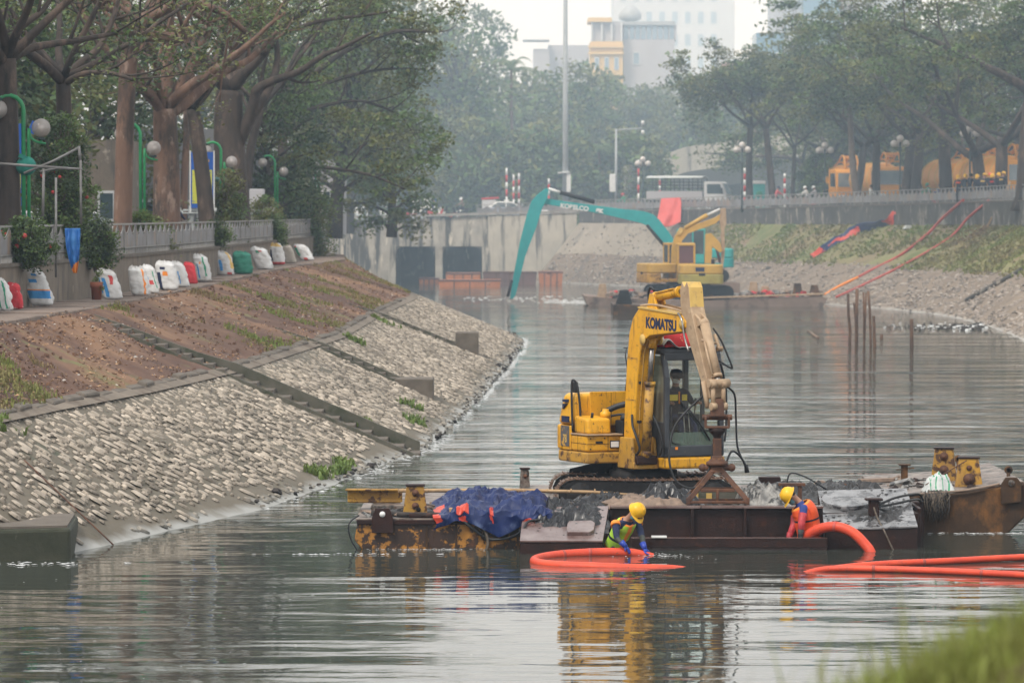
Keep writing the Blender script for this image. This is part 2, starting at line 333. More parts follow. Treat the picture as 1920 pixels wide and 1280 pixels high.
M['terracotta'] = mat('terracotta', (.28, .085, .045), (.22, .07, .04), 4, .7)
M['tanker'] = mat('orange_yellow_truck_paint', (.74, .33, .035), (.64, .27, .03), 2, .4)
M['dark_glass'] = mat('dark_window_glass', (.05, .075, .085), (.035, .055, .065), 2, .08, spec=.8)
M['pale_glass'] = mat('pale_window_glass', (.24, .32, .38), (.18, .26, .33), 1, .2, spec=.7)
M['bldg_white'] = mat('white_render', (.62, .62, .62), (.55, .55, .55), .2, .9)
M['bldg_grey'] = mat('pale_grey_render', (.46, .45, .47), (.4, .39, .41), .2, .9)
M['bldg_yellow'] = mat('yellow_render', (.72, .50, .20), (.66, .45, .18), .3, .9)
M['bldg_pink'] = mat('pink_render', (.55, .3, .26), (.5, .27, .23), .3, .9)
M['bldg_blue'] = mat('blue_glass_facade', (.08, .2, .3), (.06, .16, .26), .2, .2, spec=.7)
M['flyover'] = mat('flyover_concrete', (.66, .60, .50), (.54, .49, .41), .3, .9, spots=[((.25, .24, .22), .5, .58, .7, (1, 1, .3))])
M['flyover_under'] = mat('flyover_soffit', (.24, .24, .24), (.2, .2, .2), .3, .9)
M['barge_orange'] = mat('orange_barge_paint', (.50, .17, .055), (.40, .14, .05), 1, .6, spots=[((.4, .34, .28), .8, .58, .7), (RUST, 1.5, .6, .7)], bump=.2)
M['barge_brown'] = mat('red_brown_barge_paint', (.16, .075, .06), (.12, .06, .05), 1, .6, spots=[(GRIME, 1, .6, .75)], bump=.2)
M['far_yellow'] = mat('faded_excavator_yellow', (.55, .33, .06), (.46, .27, .05), 1.5, .5, spots=[((.3, .17, .06), 2, .58, .72), (GRIME, 3, .66, .78)])
M['far_olive'] = mat('olive_yellow_paint', (.36, .30, .06), (.28, .23, .06), 1.5, .5, spots=[((.2, .13, .05), 2, .58, .72)])
M['maroon'] = mat('maroon_board', (.11, .05, .06), (.09, .045, .05), 1, .7)
M['red_tarp'] = mat('faded_red_tarp', (.62, .10, .085), (.55, .09, .075), 1, .7)
M['mud'] = mat('wet_black_mud', (.022, .022, .023), (.032, .03, .03), 6, .42, spec=.35, bump=1, bscale=18)
M['char'] = mat('charred_timber', (.02, .018, .018), (.05, .04, .035), 6, .8)
M['foam'] = mat('water_foam', (.62, .63, .63), (.5, .51, .51), 6, .6)
# water: nearly black, mirror smooth, ripples as bump in the water's own metres
def water_mat():
    m = bpy.data.materials.new('murky_river_water'); m.use_nodes = True; n = m.node_tree; N = n.nodes; L = n.links
    P = N['Principled BSDF']; P.inputs['Base Color'].default_value = (.042, .048, .040, 1); P.inputs['Roughness'].default_value = .03
    P.inputs['IOR'].default_value = 1.33
    tc = N.new('ShaderNodeTexCoord')
    def nz(st, det, rot=0, ro=.5, dist=0):
        mp = N.new('ShaderNodeMapping'); mp.inputs['Scale'].default_value = st; mp.inputs['Rotation'].default_value = (0, 0, rot)
        L.new(tc.outputs['Object'], mp.inputs[0])
        t = N.new('ShaderNodeTexNoise'); t.inputs['Scale'].default_value = 1; t.inputs['Detail'].default_value = det
        t.inputs['Roughness'].default_value = ro; t.inputs['Distortion'].default_value = dist
        L.new(mp.outputs[0], t.inputs['Vector']); return t.outputs['Fac']
    def ma(op, a, b):
        x = N.new('ShaderNodeMath'); x.operation = op
        for i, q in ((0, a), (1, b)):
            if isinstance(q, (int, float)): x.inputs[i].default_value = q
            else: L.new(q, x.inputs[i])
        return x.outputs[0]
    big = nz((.16, .55, 1), 2, .06); mid = nz((.55, 1.7, 1), 2.5, -.05, .5, .4); small = nz((2.2, 6.0, 1), 2, .1)
    patch = nz((.05, .12, 1), 2)
    pr = N.new('ShaderNodeMapRange'); pr.inputs[1].default_value = .38; pr.inputs[2].default_value = .62; pr.inputs[3].default_value = .45; pr.inputs[4].default_value = 1.25
    L.new(patch, pr.inputs[0])
    h = ma('ADD', ma('ADD', ma('MULTIPLY', big, WAVE[0]), ma('MULTIPLY', mid, WAVE[1])), ma('MULTIPLY', small, WAVE[2]))
    sx = N.new('ShaderNodeSeparateXYZ'); L.new(tc.outputs['Object'], sx.inputs[0])
    yr = N.new('ShaderNodeMapRange'); yr.inputs[1].default_value = 66; yr.inputs[2].default_value = 90; yr.inputs[3].default_value = .8; yr.inputs[4].default_value = 1.9   # more wind beyond the barge's lee
    L.new(sx.outputs[1], yr.inputs[0]); h = ma('MULTIPLY', ma('MULTIPLY', h, pr.outputs[0]), yr.outputs[0])
    bp = N.new('ShaderNodeBump'); bp.inputs['Strength'].default_value = 1; bp.inputs['Distance'].default_value = 1
    L.new(h, bp.inputs['Height']); L.new(bp.outputs[0], P.inputs['Normal'])
    return m
WAVE = (.050, .017, .0014)
HAZE = .0003
SMOKE = .0014
M['water'] = water_mat()
# ================================================================== THE SETTING
rng = random.Random(5)
def structure(name, mb, m, bevel=0, label=None):
    o = mb.build(name, m, bevel=bevel); o['kind'] = 'structure'
    if label: o['label'] = label
    return o
# ---- left bank lines as functions of distance Y
LY = [30, 55, 62, 66.5, 69.4, 80, 88, 100, 127, 155, 172, 185, 195, 205, 230, 270, 347, 360]
LWX = [-13.5, -11.6, -10.7, -9.7, -7.4, -4.75, -3.6, -2.05, -.98, -.15, .35, .55, .15, -1.0, -5, -11, -15, -15.5]
LBX = [-14.6, -12.3, -11.5, -10.7, -10.2, -9.0, -7.9, -6.75, -5.4, -5.15, -4.8, -4.5, -4.75, -5.6, -8.2, -13, -17.5, -18]
LLX = [-15, -12.8, -12.2, -11.8, -11.55, -11.15, -10.75, -10.3, -9.8, -9.75, -9.6, -9.4, -8.9, -8.3, -9.4, -13.6, -19, -19.5]
LFY = [30, 80, 90, 104, 125, 150, 215, 235, 262, 347, 360]
LFX = [-13.4, -12.9, -12.3, -11.75, -11.1, -10.7, -10.5, -10.75, -14.5, -20, -20.6]
lwx = lambda y: interp(y, LY, LWX)
lbx = lambda y: interp(y, LY, LBX)
llx = lambda y: min(interp(y, LY, LLX), 99)
lfx = lambda y: min(interp(y, LFY, LFX), llx(y) - .35)
ZP, ZB, ZWALL = 3.4, 2.0, 4.42
def lslope(y, u):
    """u 0 lip, 1 berm, 2 water line, 3 under water"""
    xs = [llx(y), lbx(y), lwx(y), lwx(y) + 3.2]; zs = [ZP, ZB, 0.0, -1.0]
    return interp(u, [0, 1, 2, 3], xs), interp(u, [0, 1, 2, 3], zs)
def stations(y0, y1, k):
    out = [y0]
    while out[-1] < y1: out.append(out[-1] + max(.25, out[-1] * k))
    return out
# dirt slope (path foot to berm)
ys = stations(50, 330, .006); nu = 34
mb = MB()
def dirt_pt(i, j):
    y = ys[j]; u = i / nu; x, z = lslope(y, u)
    a = min(1, u * 8) * min(1, (1 - u) * 8)
    d = fbm((x * .55, y * .35, 1), 1, 4) * .11 + vn((x * 2.2, y * 1.3, 4)) * .05
    return (x, y, z + d * a)
b = mb.av([dirt_pt(i, j) for j in range(len(ys)) for i in range(nu + 1)])
for j in range(len(ys) - 1):
    for i in range(nu):
        k = b + j * (nu + 1) + i; mb.af((k, k + 1, k + nu + 2, k + nu + 1), True)
structure('dirt_slope', mb, M['dirt'])
# stone-pitched lower slope: mortar bed, silt edge
mb = MB(); nu2 = 22
def bed_pt(i, j):
    y = ys[j]; u = 1 + 2 * i / nu2; x, z = lslope(y, u)
    return (x, y, z + fbm((x * .8, y * .5, 7), 1, 3) * .035 - (.0 if u < 1.1 else .03))
b = mb.av([bed_pt(i, j) for j in range(len(ys)) for i in range(nu2 + 1)])
for j in range(len(ys) - 1):
    for i in range(nu2):
        u = 1 + 2 * (i + .5) / nu2; y = ys[j]
        mb.cm = 0
        k = b + j * (nu2 + 1) + i; mb.af((k, k + 1, k + nu2 + 2, k + nu2 + 1), True)
bank = structure('stone_slope', mb, [M['mortar'], M['silt']])
# rubble stones set in the mortar: 300 nearest ones as single objects, the rest joined
STAIRS = [(97.4, 99.2), (118.3, 120.3), (154.2, 155.8)]
def stone_geo(mb, y, u, r, rr):
    x, z = lslope(y, u); x2, z2 = lslope(y, u + .05)
    t = Vector((x2 - x, 0, z2 - z)).normalized(); n = Vector((-t.z, 0, t.x)); w = Vector((0, 1, 0)); c = Vector((x, y, z)) + n * .0
    if n.z < 0: n = -n
    k = rr.choice((6, 7, 7, 8)); a0 = rr.random() * 6.28; ang = rr.random() * PI; el = rr.uniform(1, 1.6); h = rr.uniform(.008, .026)
    lowr, topr = [], []
    for i in range(k):
        a = a0 + i * 2 * PI / k; q = r * rr.uniform(.78, 1.15); ca, sa = math.cos(a) * el, math.sin(a) / math.sqrt(el)
        p, s2 = ca * math.cos(ang) - sa * math.sin(ang), ca * math.sin(ang) + sa * math.cos(ang)
        lowr.append(c + (t * p + w * s2) * q - n * .02); topr.append(c + (t * p + w * s2) * q * rr.uniform(.72, .9) + n * h * rr.uniform(.7, 1.1))
    b = mb.av(lowr + topr + [c + n * h * 1.25])
    for i in range(k):
        j = (i + 1) % k; mb.af((b + i, b + j, b + k + j, b + k + i)); mb.af((b + k + i, b + k + j, b + 2 * k), True)
sr = random.Random(11); cand = []; cells = {}
def free(a, b, r):
    ia, ib = int(a / .3), int(b / .3)
    for p in range(ia - 1, ia + 2):
        for q in range(ib - 1, ib + 2):
            for (x, y, k) in cells.get((p, q), ()):
                if (x - a) ** 2 + (y - b) ** 2 < ((r + k) * 1.06) ** 2: return False
    cells.setdefault((ia, ib), []).append((a, b, r)); return True
for rad, tries in (((.12, .17), 3200), ((.07, .12), 17000), ((.035, .07), 26000)):     # large stones first, smaller ones fill the gaps
    for _ in range(tries):
        y = 60 + 145 * sr.random() ** 1.15; u = sr.uniform(1.05, 1.96); L_ = abs(lwx(y) - lbx(y)) * 1.1; r = sr.uniform(*rad)
        if any(a < y < c for a, c in STAIRS): continue
        if sr.random() > .70 + .6 * vn((y * .35, u * 5, 9)) - (.45 if u > 1.84 else 0): continue
        if free((u - 1) * L_, y, r): cand.append((y, u, r))
def in_view(yy, u):
    x, z = lslope(yy, u); return 0 < 960 + FPX * x / yy < 1000 and 400 + FPX * (CAMZ - z) / yy < 1275
vis = [c for c in cand if in_view(c[0], c[1])]
vis.sort(key=lambda c: -c[2] / c[0]); big = set(vis[:300])
rest = MB()
for c in cand:
    if c in big:
        m1 = MB(); stone_geo(m1, *c, sr); x, z = lslope(c[0], c[1])
        o = m1.build('stone', M['stone'], org=(x, c[0], z)); o.parent = bank
    else: stone_geo(rest, *c, sr)
o = rest.build('stone_pitching', M['stone'], bank); o['kind'] = 'stuff'
# loose rubble and dark litter at the water's edge
mb = MB(); er = random.Random(21)
for _ in range(480):
    y = er.uniform(80, 205); u = 2 - abs(er.gauss(0, .035)) - (.02 if y < 90 else 0); x, z = lslope(y, u); s = er.uniform(.02, .07) * (2.2 if er.random() < .05 else 1)
    mb.cm = 0 if er.random() < .6 else 1
    mb.box((x, y, z + s * .25), (s * er.uniform(1, 2.4), s * 1.2, s * .7), rz=er.random() * 3, ry=er.uniform(-.2, .7), taper=.7)
o = mb.build('shore_rubble', [M['stone'], M['char']]); o['kind'] = 'stuff'
# kerb between dirt and stone: a concrete strip and single kerb blocks on it
mb = MB()
yk = [60 + i * 1.0 for i in range(135)]
for i in range(len(yk) - 1):
    a, c = yk[i], yk[i + 1]
    for q in (0,):
        pa, pc = lslope(a, 1.0), lslope(c, 1.0)
        mb.poly([(pa[0] - .05, a, pa[1] + .045), (pa[0] + .30, a, pa[1] - .085), (pc[0] + .30, c, pc[1] - .085), (pc[0] - .05, c, pc[1] + .045)])
structure('kerb_strip', mb, mat('earthy_strip', (.20, .165, .13), (.14, .115, .09), 1.2, .9, bump=.4, spots=[((.10, .075, .055), .8, .52, .64)]))
kb = tag(bpy.data.objects.new('berm_kerb', None), 'line of worn concrete kerb blocks between dirt and stone slope', 'kerb'); COL.objects.link(kb)
kr = random.Random(3)
for i in range(88):
    y = 62 + i * 1.35
    if any(a - .6 < y < c + .6 for a, c in STAIRS): continue
    x, z = lslope(y, 1.0); m1 = MB(); dx = lslope(y + 1, 1)[0] - x
    m1.box((0, 0, 0), (.24, 1.22 + kr.uniform(-.1, .06), .14), rz=-math.atan(dx) + kr.uniform(-.05, .05), ry=.25 + kr.uniform(-.1, .1), taper=.9)
    o = m1.build('kerb_block', M['kerb'], kb, bevel=.03, seg=1); o.location = (x - .05, y, z + .02 + kr.uniform(-.05, .03))
# path: slabs at the wall's foot
mb = MB()
for j in range(len(ys) - 1):
    a, c = ys[j], ys[j + 1]
    mb.poly([(lfx(a) - .4, a, ZP - .03), (llx(a), a, ZP - .02), (llx(c), c, ZP - .02), (lfx(c) - .4, c, ZP - .03)])
path = structure('path', mb, M['path'])
i = 0; y = 70.0; pr_ = random.Random(8)
while y < 228:
    L_ = 1.9; a, c = y + .03, y + L_ - .03
    m1 = MB(); t = pr_.uniform(-.02, .03)
    m1.prism([(lfx(a) + .02, a), (llx(a) + .10, a), (llx(c) + .10, c), (lfx(c) + .02, c)], ZP - .1, ZP + .03 + t, lambda p, q, e: (p, q, e))
    o = m1.build('slab', M['path'], path, bevel=.02, seg=1); y += L_
# ---- right bank: stations along the shore
RW = [(19, 40), (20.5, 80), (21.8, 130), (22.6, 170), (23.2, 190), (24.1, 211), (24.0, 233), (22.2, 249), (19.6, 261), (16.4, 285), (13.0, 310), (7.6, 331), (1.7, 345.2)]
RT = [(36, 40), (36, 80), (36, 130), (35, 170), (34.2, 190), (32.8, 215), (31.4, 240), (30.2, 257), (28.2, 271), (23.0, 294), (18.0, 309), (11.5, 327), (5.6, 346.2)]
FB = [6.4, 6.4, 6.4, 6.4, 6.4, 6.4, 6.4, 6.4, 6.3, 6.15, 6.0, 5.85, 5.75]
ZRF = 4.9
def smoothpts(P, n=6):
    P = [Vector(p) for p in P]; out = []
    for i in range(len(P) - 1):
        a, b_, c, d = P[max(i - 1, 0)], P[i], P[i + 1], P[min(i + 2, len(P) - 1)]
        for k in range(n):
            t = k / n; out.append(.5 * ((2 * b_) + (c - a) * t + (2 * a - 5 * b_ + 4 * c - d) * t * t + (3 * b_ - a - 3 * c + d) * t ** 3))
    out.append(P[-1]); return out
rw = smoothpts([(x, y, 0) for x, y in RW]); rt = smoothpts([(x, y, f) for (x, y), f in zip(RT, FB)])
def rsl(s, u):
    """s index along the shore (float), u 0 = wall foot, 1 = water, >1 under water"""
    i = min(int(s), len(rw) - 2); t = s - i; a = rw[i].lerp(rw[i + 1], t); b_ = rt[i].lerp(rt[i + 1], t)
    d = a - b_; d.z = 0; p = b_ + d * u; return Vector((p.x, p.y, ZRF * (1 - u) + .25 * math.sin(PI * min(1, u)) * 0))
NR = len(rw) - 1
M['pale_rubble'] = mat('pale_rubble_ground', (.33, .29, .235), (.25, .22, .18), .4, .9, spots=[((.12, .11, .10), .3, .58, .7)], bump=.8, bscale=5)
for nm, u0, u1, mt, nn in (('grass_slope', 0, .52, M['grass_slope'], 16), ('stony_slope', .52, 1.35, M['rubble_slope'], 18)):
    mb = MB(); ns = NR * 5
    def fn(i, j, u0=u0, u1=u1, nn=nn):
        s = j / 5; u = lerp(u0, u1, i / nn); p = rsl(s, u)
        p.z += (fbm((p.x * .4, p.y * .3, 2), 1, 4) * .16) * min(1, abs(u) * 12) * (1 if u < .9 else .35); return p
    b = mb.av([fn(i, j) for j in range(ns + 1) for i in range(nn + 1)])
    for j in range(ns):
        for i in range(nn):
            k = b + j * (nn + 1) + i; mb.af((k + 1, k, k + nn + 1, k + nn + 2), True)
    if nm == 'grass_slope':
        for k in range(len(mb.f)): mb.m[k] = 1 if mb.v[mb.f[k][0]][0] < 13.5 + 1.5 * vn((mb.v[mb.f[k][0]][2] * 2, 1, 1)) else 0
        structure(nm, mb, [mt, M['pale_rubble']])
    else: structure(nm, mb, mt)
# stones and litter on the right slope
mb = MB(); er = random.Random(31)
for _ in range(5200):
    s = er.uniform(14, NR - .5); u = .5 + er.random() ** .8 * .49; p = rsl(s, u)
    if p.x < 14 and er.random() < .6: u = er.uniform(.05, .99); p = rsl(s, u); q = er.uniform(.05, .16) * (1.6 if er.random() < .05 else 1)
    p.z += .03
    mb.box(p, (q * er.uniform(1, 2), q * 1.3, q * .6), rz=er.random() * 3, rx=er.uniform(-.4, .4), ry=er.uniform(-.4, .4), taper=.7)
o = mb.build('slope_rubble', mat('dull_rubble', (.33, .29, .25), (.2, .17, .15), 3, .9, rnd=.5)); o['kind'] = 'stuff'
# ---- water
mb = MB(); mb.poly([(-60, 20, 0), (60, 20, 0), (60, 362, 0), (-60, 362, 0)])
structure('river_water', mb, M['water'])
# ---- roads and far ground
def zf(x): return interp(x, [-14, 20], [5.0, 6.2])
mb = MB()
for i in range(len(LFY) - 1):
    a, c = LFY[i], LFY[i + 1]; mb.poly([(-420, a, 4.36), (lfx(a) - .15, a, 4.36), (lfx(c) - .15, c, 4.36), (-420, c, 4.36)])
structure('left_road', mb, M['road'])
mb = MB()
for i in range(len(rt) - 1):
    a, c = rt[i], rt[i + 1]; mb.poly([(a.x + .1, a.y, a.z - .1), (420, a.y, 6.2), (420, c.y, 6.2), (c.x + .1, c.y, c.z - .1)])
structure('right_road', mb, M['road'])
mb = MB(); xs_ = [-420, -14, 5.7, 20, 420]; yy_ = [346.6, 362, 420, 900, 4500]
for i in range(4):
    for j in range(4):
        mb.cm = 0 if j == 0 else 1
        mb.poly([(xs_[i], yy_[j], zf(xs_[i]) - .05), (xs_[i + 1], yy_[j], zf(xs_[i + 1]) - .05), (xs_[i + 1], yy_[j + 1], zf(xs_[i + 1]) - .05), (xs_[i], yy_[j + 1], zf(xs_[i]) - .05)])
structure('ground', mb, [M['road'], M['ground']])
# ---- culvert bridge wall
cul = thing('culvert_bridge', 'streaked concrete culvert bridge with two square openings across the far end', 'bridge', (0, 347, 0))
def wtop(x): return zf(x) + .05
mb = MB()
def wallpiece(x0, x1, z0, y0=-.5, y1=.0):
    mb.prism([(x0, z0), (x1, z0), (x1, wtop(x1)), (x0, wtop(x0))], y0, y1, lambda a, c, e: (a, e, c))
wallpiece(-22, -9.7, -1); wallpiece(-9.7, -6.4, 2.95); wallpiece(-6.4, -5.8, -1); wallpiece(-5.8, -2.5, 2.95); wallpiece(-2.5, -2.0, -1)
mb.build('wall', M['concrete_stain'], cul)
mb = MB(); wallpiece(-2.0, 5.4, -1, -.62, -.05); mb.build('wing_wall', mat('pale_streaked_concrete', (.52, .48, .40), (.42, .39, .33), .8, .85, spots=[((.13, .12, .11), 1.2, .5, .62, (1.5, 1.5, .15))], bump=.3, bscale=8), cul)
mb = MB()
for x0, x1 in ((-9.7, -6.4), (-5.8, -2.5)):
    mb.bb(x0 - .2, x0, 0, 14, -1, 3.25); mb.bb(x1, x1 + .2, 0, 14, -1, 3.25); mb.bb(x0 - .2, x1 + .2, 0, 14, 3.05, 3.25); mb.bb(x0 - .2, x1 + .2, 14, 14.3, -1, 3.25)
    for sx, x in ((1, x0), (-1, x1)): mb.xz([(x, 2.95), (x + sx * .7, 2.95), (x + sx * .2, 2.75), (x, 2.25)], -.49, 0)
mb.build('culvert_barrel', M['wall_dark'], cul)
mb = MB()
mb.prism([(-22, wtop(-22)), (5.6, wtop(5.6)), (5.6, wtop(5.6) + .22), (-22, wtop(-22) + .22)], -.72, -.3, lambda a, c, e: (a, e, c))
mb.build('coping', M['concrete'], cul)
# ---- walls with fences
def wall_run(name, label, pts, zb, zt, m, thick=.3, side=1):
    """pts: foot line (x,y,top z); wall built as a thing of straight sections"""
    o = thing(name, label, 'wall', (pts[0][0], pts[0][1], zb)); mb = MB(); org = o.location
    for i in range(len(pts) - 1):
        (x0, y0, t0), (x1, y1, t1) = pts[i], pts[i + 1]; d = Vector((x1 - x0, y1 - y0, 0)).normalized(); n = Vector((-d.y, d.x, 0)) * side * thick
        A = [(x0, y0), (x1, y1), (x1 + n.x, y1 + n.y), (x0 + n.x, y0 + n.y)]; T = [t0, t1, t1, t0]
        b = mb.av([(p[0], p[1], zb - .6) for p in A] + [(p[0], p[1], t) for p, t in zip(A, T)])
        for q in ((4, 5, 6, 7), (0, 1, 5, 4), (1, 2, 6, 5), (2, 3, 7, 6), (3, 0, 4, 7)): mb.af([b + k for k in q])
    mb.build('wall_face', m, o, org=tuple(org))
    mb = MB()
    for i in range(len(pts) - 1):
        (x0, y0, t0), (x1, y1, t1) = pts[i], pts[i + 1]; d = Vector((x1 - x0, y1 - y0, 0)).normalized(); n = Vector((-d.y, d.x, 0)) * side
        a0, a1 = -.05, thick + .05
        A = [Vector((x0, y0, 0)) + n * a0, Vector((x1, y1, 0)) + n * a0, Vector((x1, y1, 0)) + n * a1, Vector((x0, y0, 0)) + n * a1]; T = [t0, t1, t1, t0]
        b = mb.av([(p.x, p.y, t + .003) for p, t in zip(A, T)] + [(p.x, p.y, t + .09) for p, t in zip(A, T)])
        for q in ((3, 2, 1, 0), (4, 5, 6, 7), (0, 1, 5, 4), (1, 2, 6, 5), (2, 3, 7, 6), (3, 0, 4, 7)): mb.af([b + k for k in q])
    mb.build('coping', M['kerb'], o, org=tuple(org)); return o
lw = [(lfx(y), y, ZWALL) for y in np.linspace(60, 262, 46)]
wall_run('retaining_wall', 'low mud-stained retaining wall behind the white sacks on the left bank', lw, ZP, ZWALL, M['wall_left'], side=1)
rwp = [(p.x, p.y, p.z) for p in rt[10:]]
wall_run('retaining_wall', 'grimy retaining wall above the grassy right bank', rwp, ZRF, 6, M['wall_dark'], side=-1)
def fence_run(label, line, step, h, off, name='fence'):
    """line: list of Vector along the wall top"""
    cum = [0]
    for i in range(1, len(line)): cum.append(cum[-1] + (line[i] - line[i - 1]).length)
    def at(s):
        i = max(0, min(len(line) - 2, int(np.searchsorted(cum, s)) - 1)); t = (s - cum[i]) / (cum[i + 1] - cum[i]); return line[i].lerp(line[i + 1], t)
    root = thing(name, label, 'fence', line[0]); org = line[0]
    fr = random.Random(4)
    # shared unit meshes, along +X
    P = MB(); P.bb(-.035, .035, -.035, .035, 0, h + .03); pm = P.mesh('post', M['fence_rail'])
    def panel(L_):
        q = MB(); w = L_ - .07; a = h * .24; tp = h * .93; N = 12
        pts = [(.05, a), (w, a)]
        for k in range(N + 1):      # top edge dips in a shallow arc at each side of the middle tongue
            t = 1 - k / N; x = lerp(.05, w, t); c = abs(math.sin(t * 2 * PI)); pts.append((x, tp - h * .27 * c ** .8))
        q.xz(pts, -.012, .012); return q.mesh('panel', M['fence'])
    def bars(L_):
        q = MB()
        q.bb(.03, L_ - .03, -.025, .025, h * .20, h * .235); n = max(4, int(L_ / .15))
        for k in range(1, n): x = L_ * k / n; q.bb(x - .011, x + .011, -.011, .011, 0, h * .2)
        for x0 in (.04, L_ / 2 + .02):
            pts = [(x0 + (L_ / 2 - .06) * t, 0, h * (.98 - .27 * math.sin(t * PI))) for t in np.linspace(0, 1, 7)]; q.tube(pts, .014, 5)
        return q.mesh('bottom_bars', M['fence_rail'])
    n = int(cum[-1] / step); L_ = cum[-1] / n; pn, bm = panel(L_), bars(L_)
    topm = MB(); topm.bb(0, L_, -.03, .03, h, h + .05); topm = topm.mesh('top_rail', M['fence_rail'])
    for i in range(n):
        a, c = at(i * L_), at((i + 1) * L_); d = c - a; rz = math.atan2(d.y, d.x); ry = -math.atan2(d.z, d.xy.length)
        for me in ((pm,) if i == n else (pm, pn, bm, topm)):
            o = bpy.data.objects.new(me.name.split('.')[0], me); COL.objects.link(o); o.parent = root
            o.location = a - org; o.rotation_euler = (0 if me is not pn else fr.uniform(-.03, .03), ry, rz)
    return root
FH = .85
lfl = [Vector((x - .16, y, ZWALL + .09)) for x, y, _ in lw if y < 236]
fence_run('weathered grey panel fence on the low wall behind the white sacks', [p for p in lfl if p.y > 76], 2.9, FH, 0)
rfl = [Vector((p.x + .2, p.y, p.z + .09)) for p in rt[24:]] + [Vector((2, 347.6, 5.65)), Vector((-3, 347.6, 5.45))]
fence_run('long grey panel fence along the road above the right bank', rfl, 1.8, .9, 0)
# ---- stairs down the stone slope
def stair(label, y0, y1, u0, u1, n, hh=.28):
    x0, z0 = lslope((y0 + y1) / 2, u0); o = thing('bank_stairs', label, 'stairs', (x0, y0, z0)); org = tuple(o.location)
    ym = (y0 + y1) / 2
    P = [(*lslope(ym, u),) for u in np.linspace(u0, u1, 9)]; dk = lambda i: interp(lerp(u0, u1, i / 8), [.1, .5, .95, 1.05], [.2, .45, .6, 1])
    for yy, w, dz in ((y1, .18, hh), (y0, .12, .03)):
        mb = MB()
        for i in range(8):
            (xa, za), (xb, zb_) = P[i], P[i + 1]
            mb.prism([(xa, za - .3), (xb, zb_ - .3), (xb, zb_ + dz * dk(i + 1)), (xa, za + dz * dk(i))], yy - w / 2, yy + w / 2, lambda a, c, e: (a, e, c))
        mb.build('stringer', M['concrete_moss'], o, org=org)
    for i in range(n):
        u = lerp(u0, u1, (i + .5) / n); x, z = lslope(ym, u); xw = abs(P[-1][0] - P[0][0]) / n
        mb = MB(); hgt = abs(P[0][1] - P[-1][1]) / n
        mb.bb(x - xw / 2, x + xw * .5 + .02, y0 + .07, y1 - .09, z - .3, z + .015)
        mb.build('step', M['kerb'], o, org=org)
    return o
stair('long stepped concrete stairs running from the path down to the water', 97.7, 99.0, .12, 2.02, 23)
stair('shorter half-buried stairs ending at a jutting concrete block', 118.8, 119.7, .75, 1.62, 12, .13)
stair('distant narrow stairs near the tip of the bank', 154.6, 155.3, .8, 1.62, 10, .10)
for lab, x0, x1, y0, y1, z0, z1 in (('square concrete block jutting from the slope below the half-buried stairs', -3.35, -2.25, 118.5, 120.0, .1, .98), ('small concrete block jutting from the slope near the tip of the bank', -2.1, -1.25, 154.2, 155.9, .5, 1.28)):
    mb = MB(); mb.bb(x0, x1, y0, y1, z0 - .4, z1); mb.build('outlet_block', M['kerb'], bevel=.03, org=((x0 + x1) / 2, y0, z0)); o = COL.objects[-1]; tag(o, lab, 'concrete block')
mb = MB(); mb.xy([(-7.45, 71.2), (-12, 71.5), (-12, 66.75), (-7.28, 68.35)], -.9, .52)
o = mb.build('landing_block', mat('dark_mossy_concrete', (.055, .055, .036), (.03, .034, .02), 1.5, .85, spots=[((.17, .16, .12), 4, .62, .70, (1, 1, .3))], bump=.5, bscale=12), bevel=.06, org=(-8.5, 68, 0)); mb = MB(); mb.xy([(-7.5, 71.1), (-12, 71.4), (-12, 66.85), (-7.34, 68.42)], .523, .56); q = mb.build('top_slab', M['kerb'], o, org=(-8.5, 68, 0)); tag(o, 'mossy dark concrete landing block at the water below the stone slope', 'concrete block')
a = lslope(73.2, 1.35); c = lslope(71.3, 2.02)
mb = MB(); mb.tube([(a[0], 73.2, a[1] + .05), ((a[0] + c[0]) / 2, 72.2, (a[1] + c[1]) / 2 + .05), (c[0], 71.3, c[1] + .03)], .014, 6)
o = mb.build('rusty_pipe', M['rust'], org=(a[0], 73.2, a[1])); tag(o, 'thin rusty pipe lying down the slope above the mossy landing block', 'pipe')
# ---- litter and grass on the dirt slope
mb = MB(); er = random.Random(41)
LIT = mat('dry_leaf_litter', (.33, .22, .13), (.22, .12, .07), 2, .9, rnd=.5)
PAP = mat('pale_litter', (.50, .47, .44), (.38, .34, .3), 2, .9, rnd=.3)
for _ in range(9000):
    y = 70 + 150 * er.random() ** 1.5; u = er.uniform(.02, .98)
    if vn((y * .18, u * 4, 2)) < -.12: continue
    x, z = lslope(y, u); s = er.uniform(.025, .06); mb.cm = 1 if er.random() < .07 else 0
    a = er.random() * 6.28; c, t = math.cos(a) * s, math.sin(a) * s; k = z + fbm((x * .55, y * .35, 1), 1, 4) * .11 + vn((x * 2.2, y * 1.3, 4)) * .05 + .015
    mb.poly([(x - c, y - t, k), (x + t * .5, y - c * .5, k + er.uniform(0, .05)), (x + c, y + t, k + .02), (x - t * .5, y + c * .5, k + er.uniform(0, .05))])
for _ in range(900):                     # clods
    y = 74 + 150 * er.random() ** 1.4; u = er.uniform(.03, .97); x, z = lslope(y, u); s = er.uniform(.02, .07); mb.cm = 2
    mb.box((x, y, z + .03), (s * 1.6, s * 1.3, s), rz=er.random() * 3, ry=er.uniform(-.3, .3), taper=.6)
o = mb.build('leaf_litter', [LIT, PAP, M['dirt']]); o['kind'] = 'stuff'
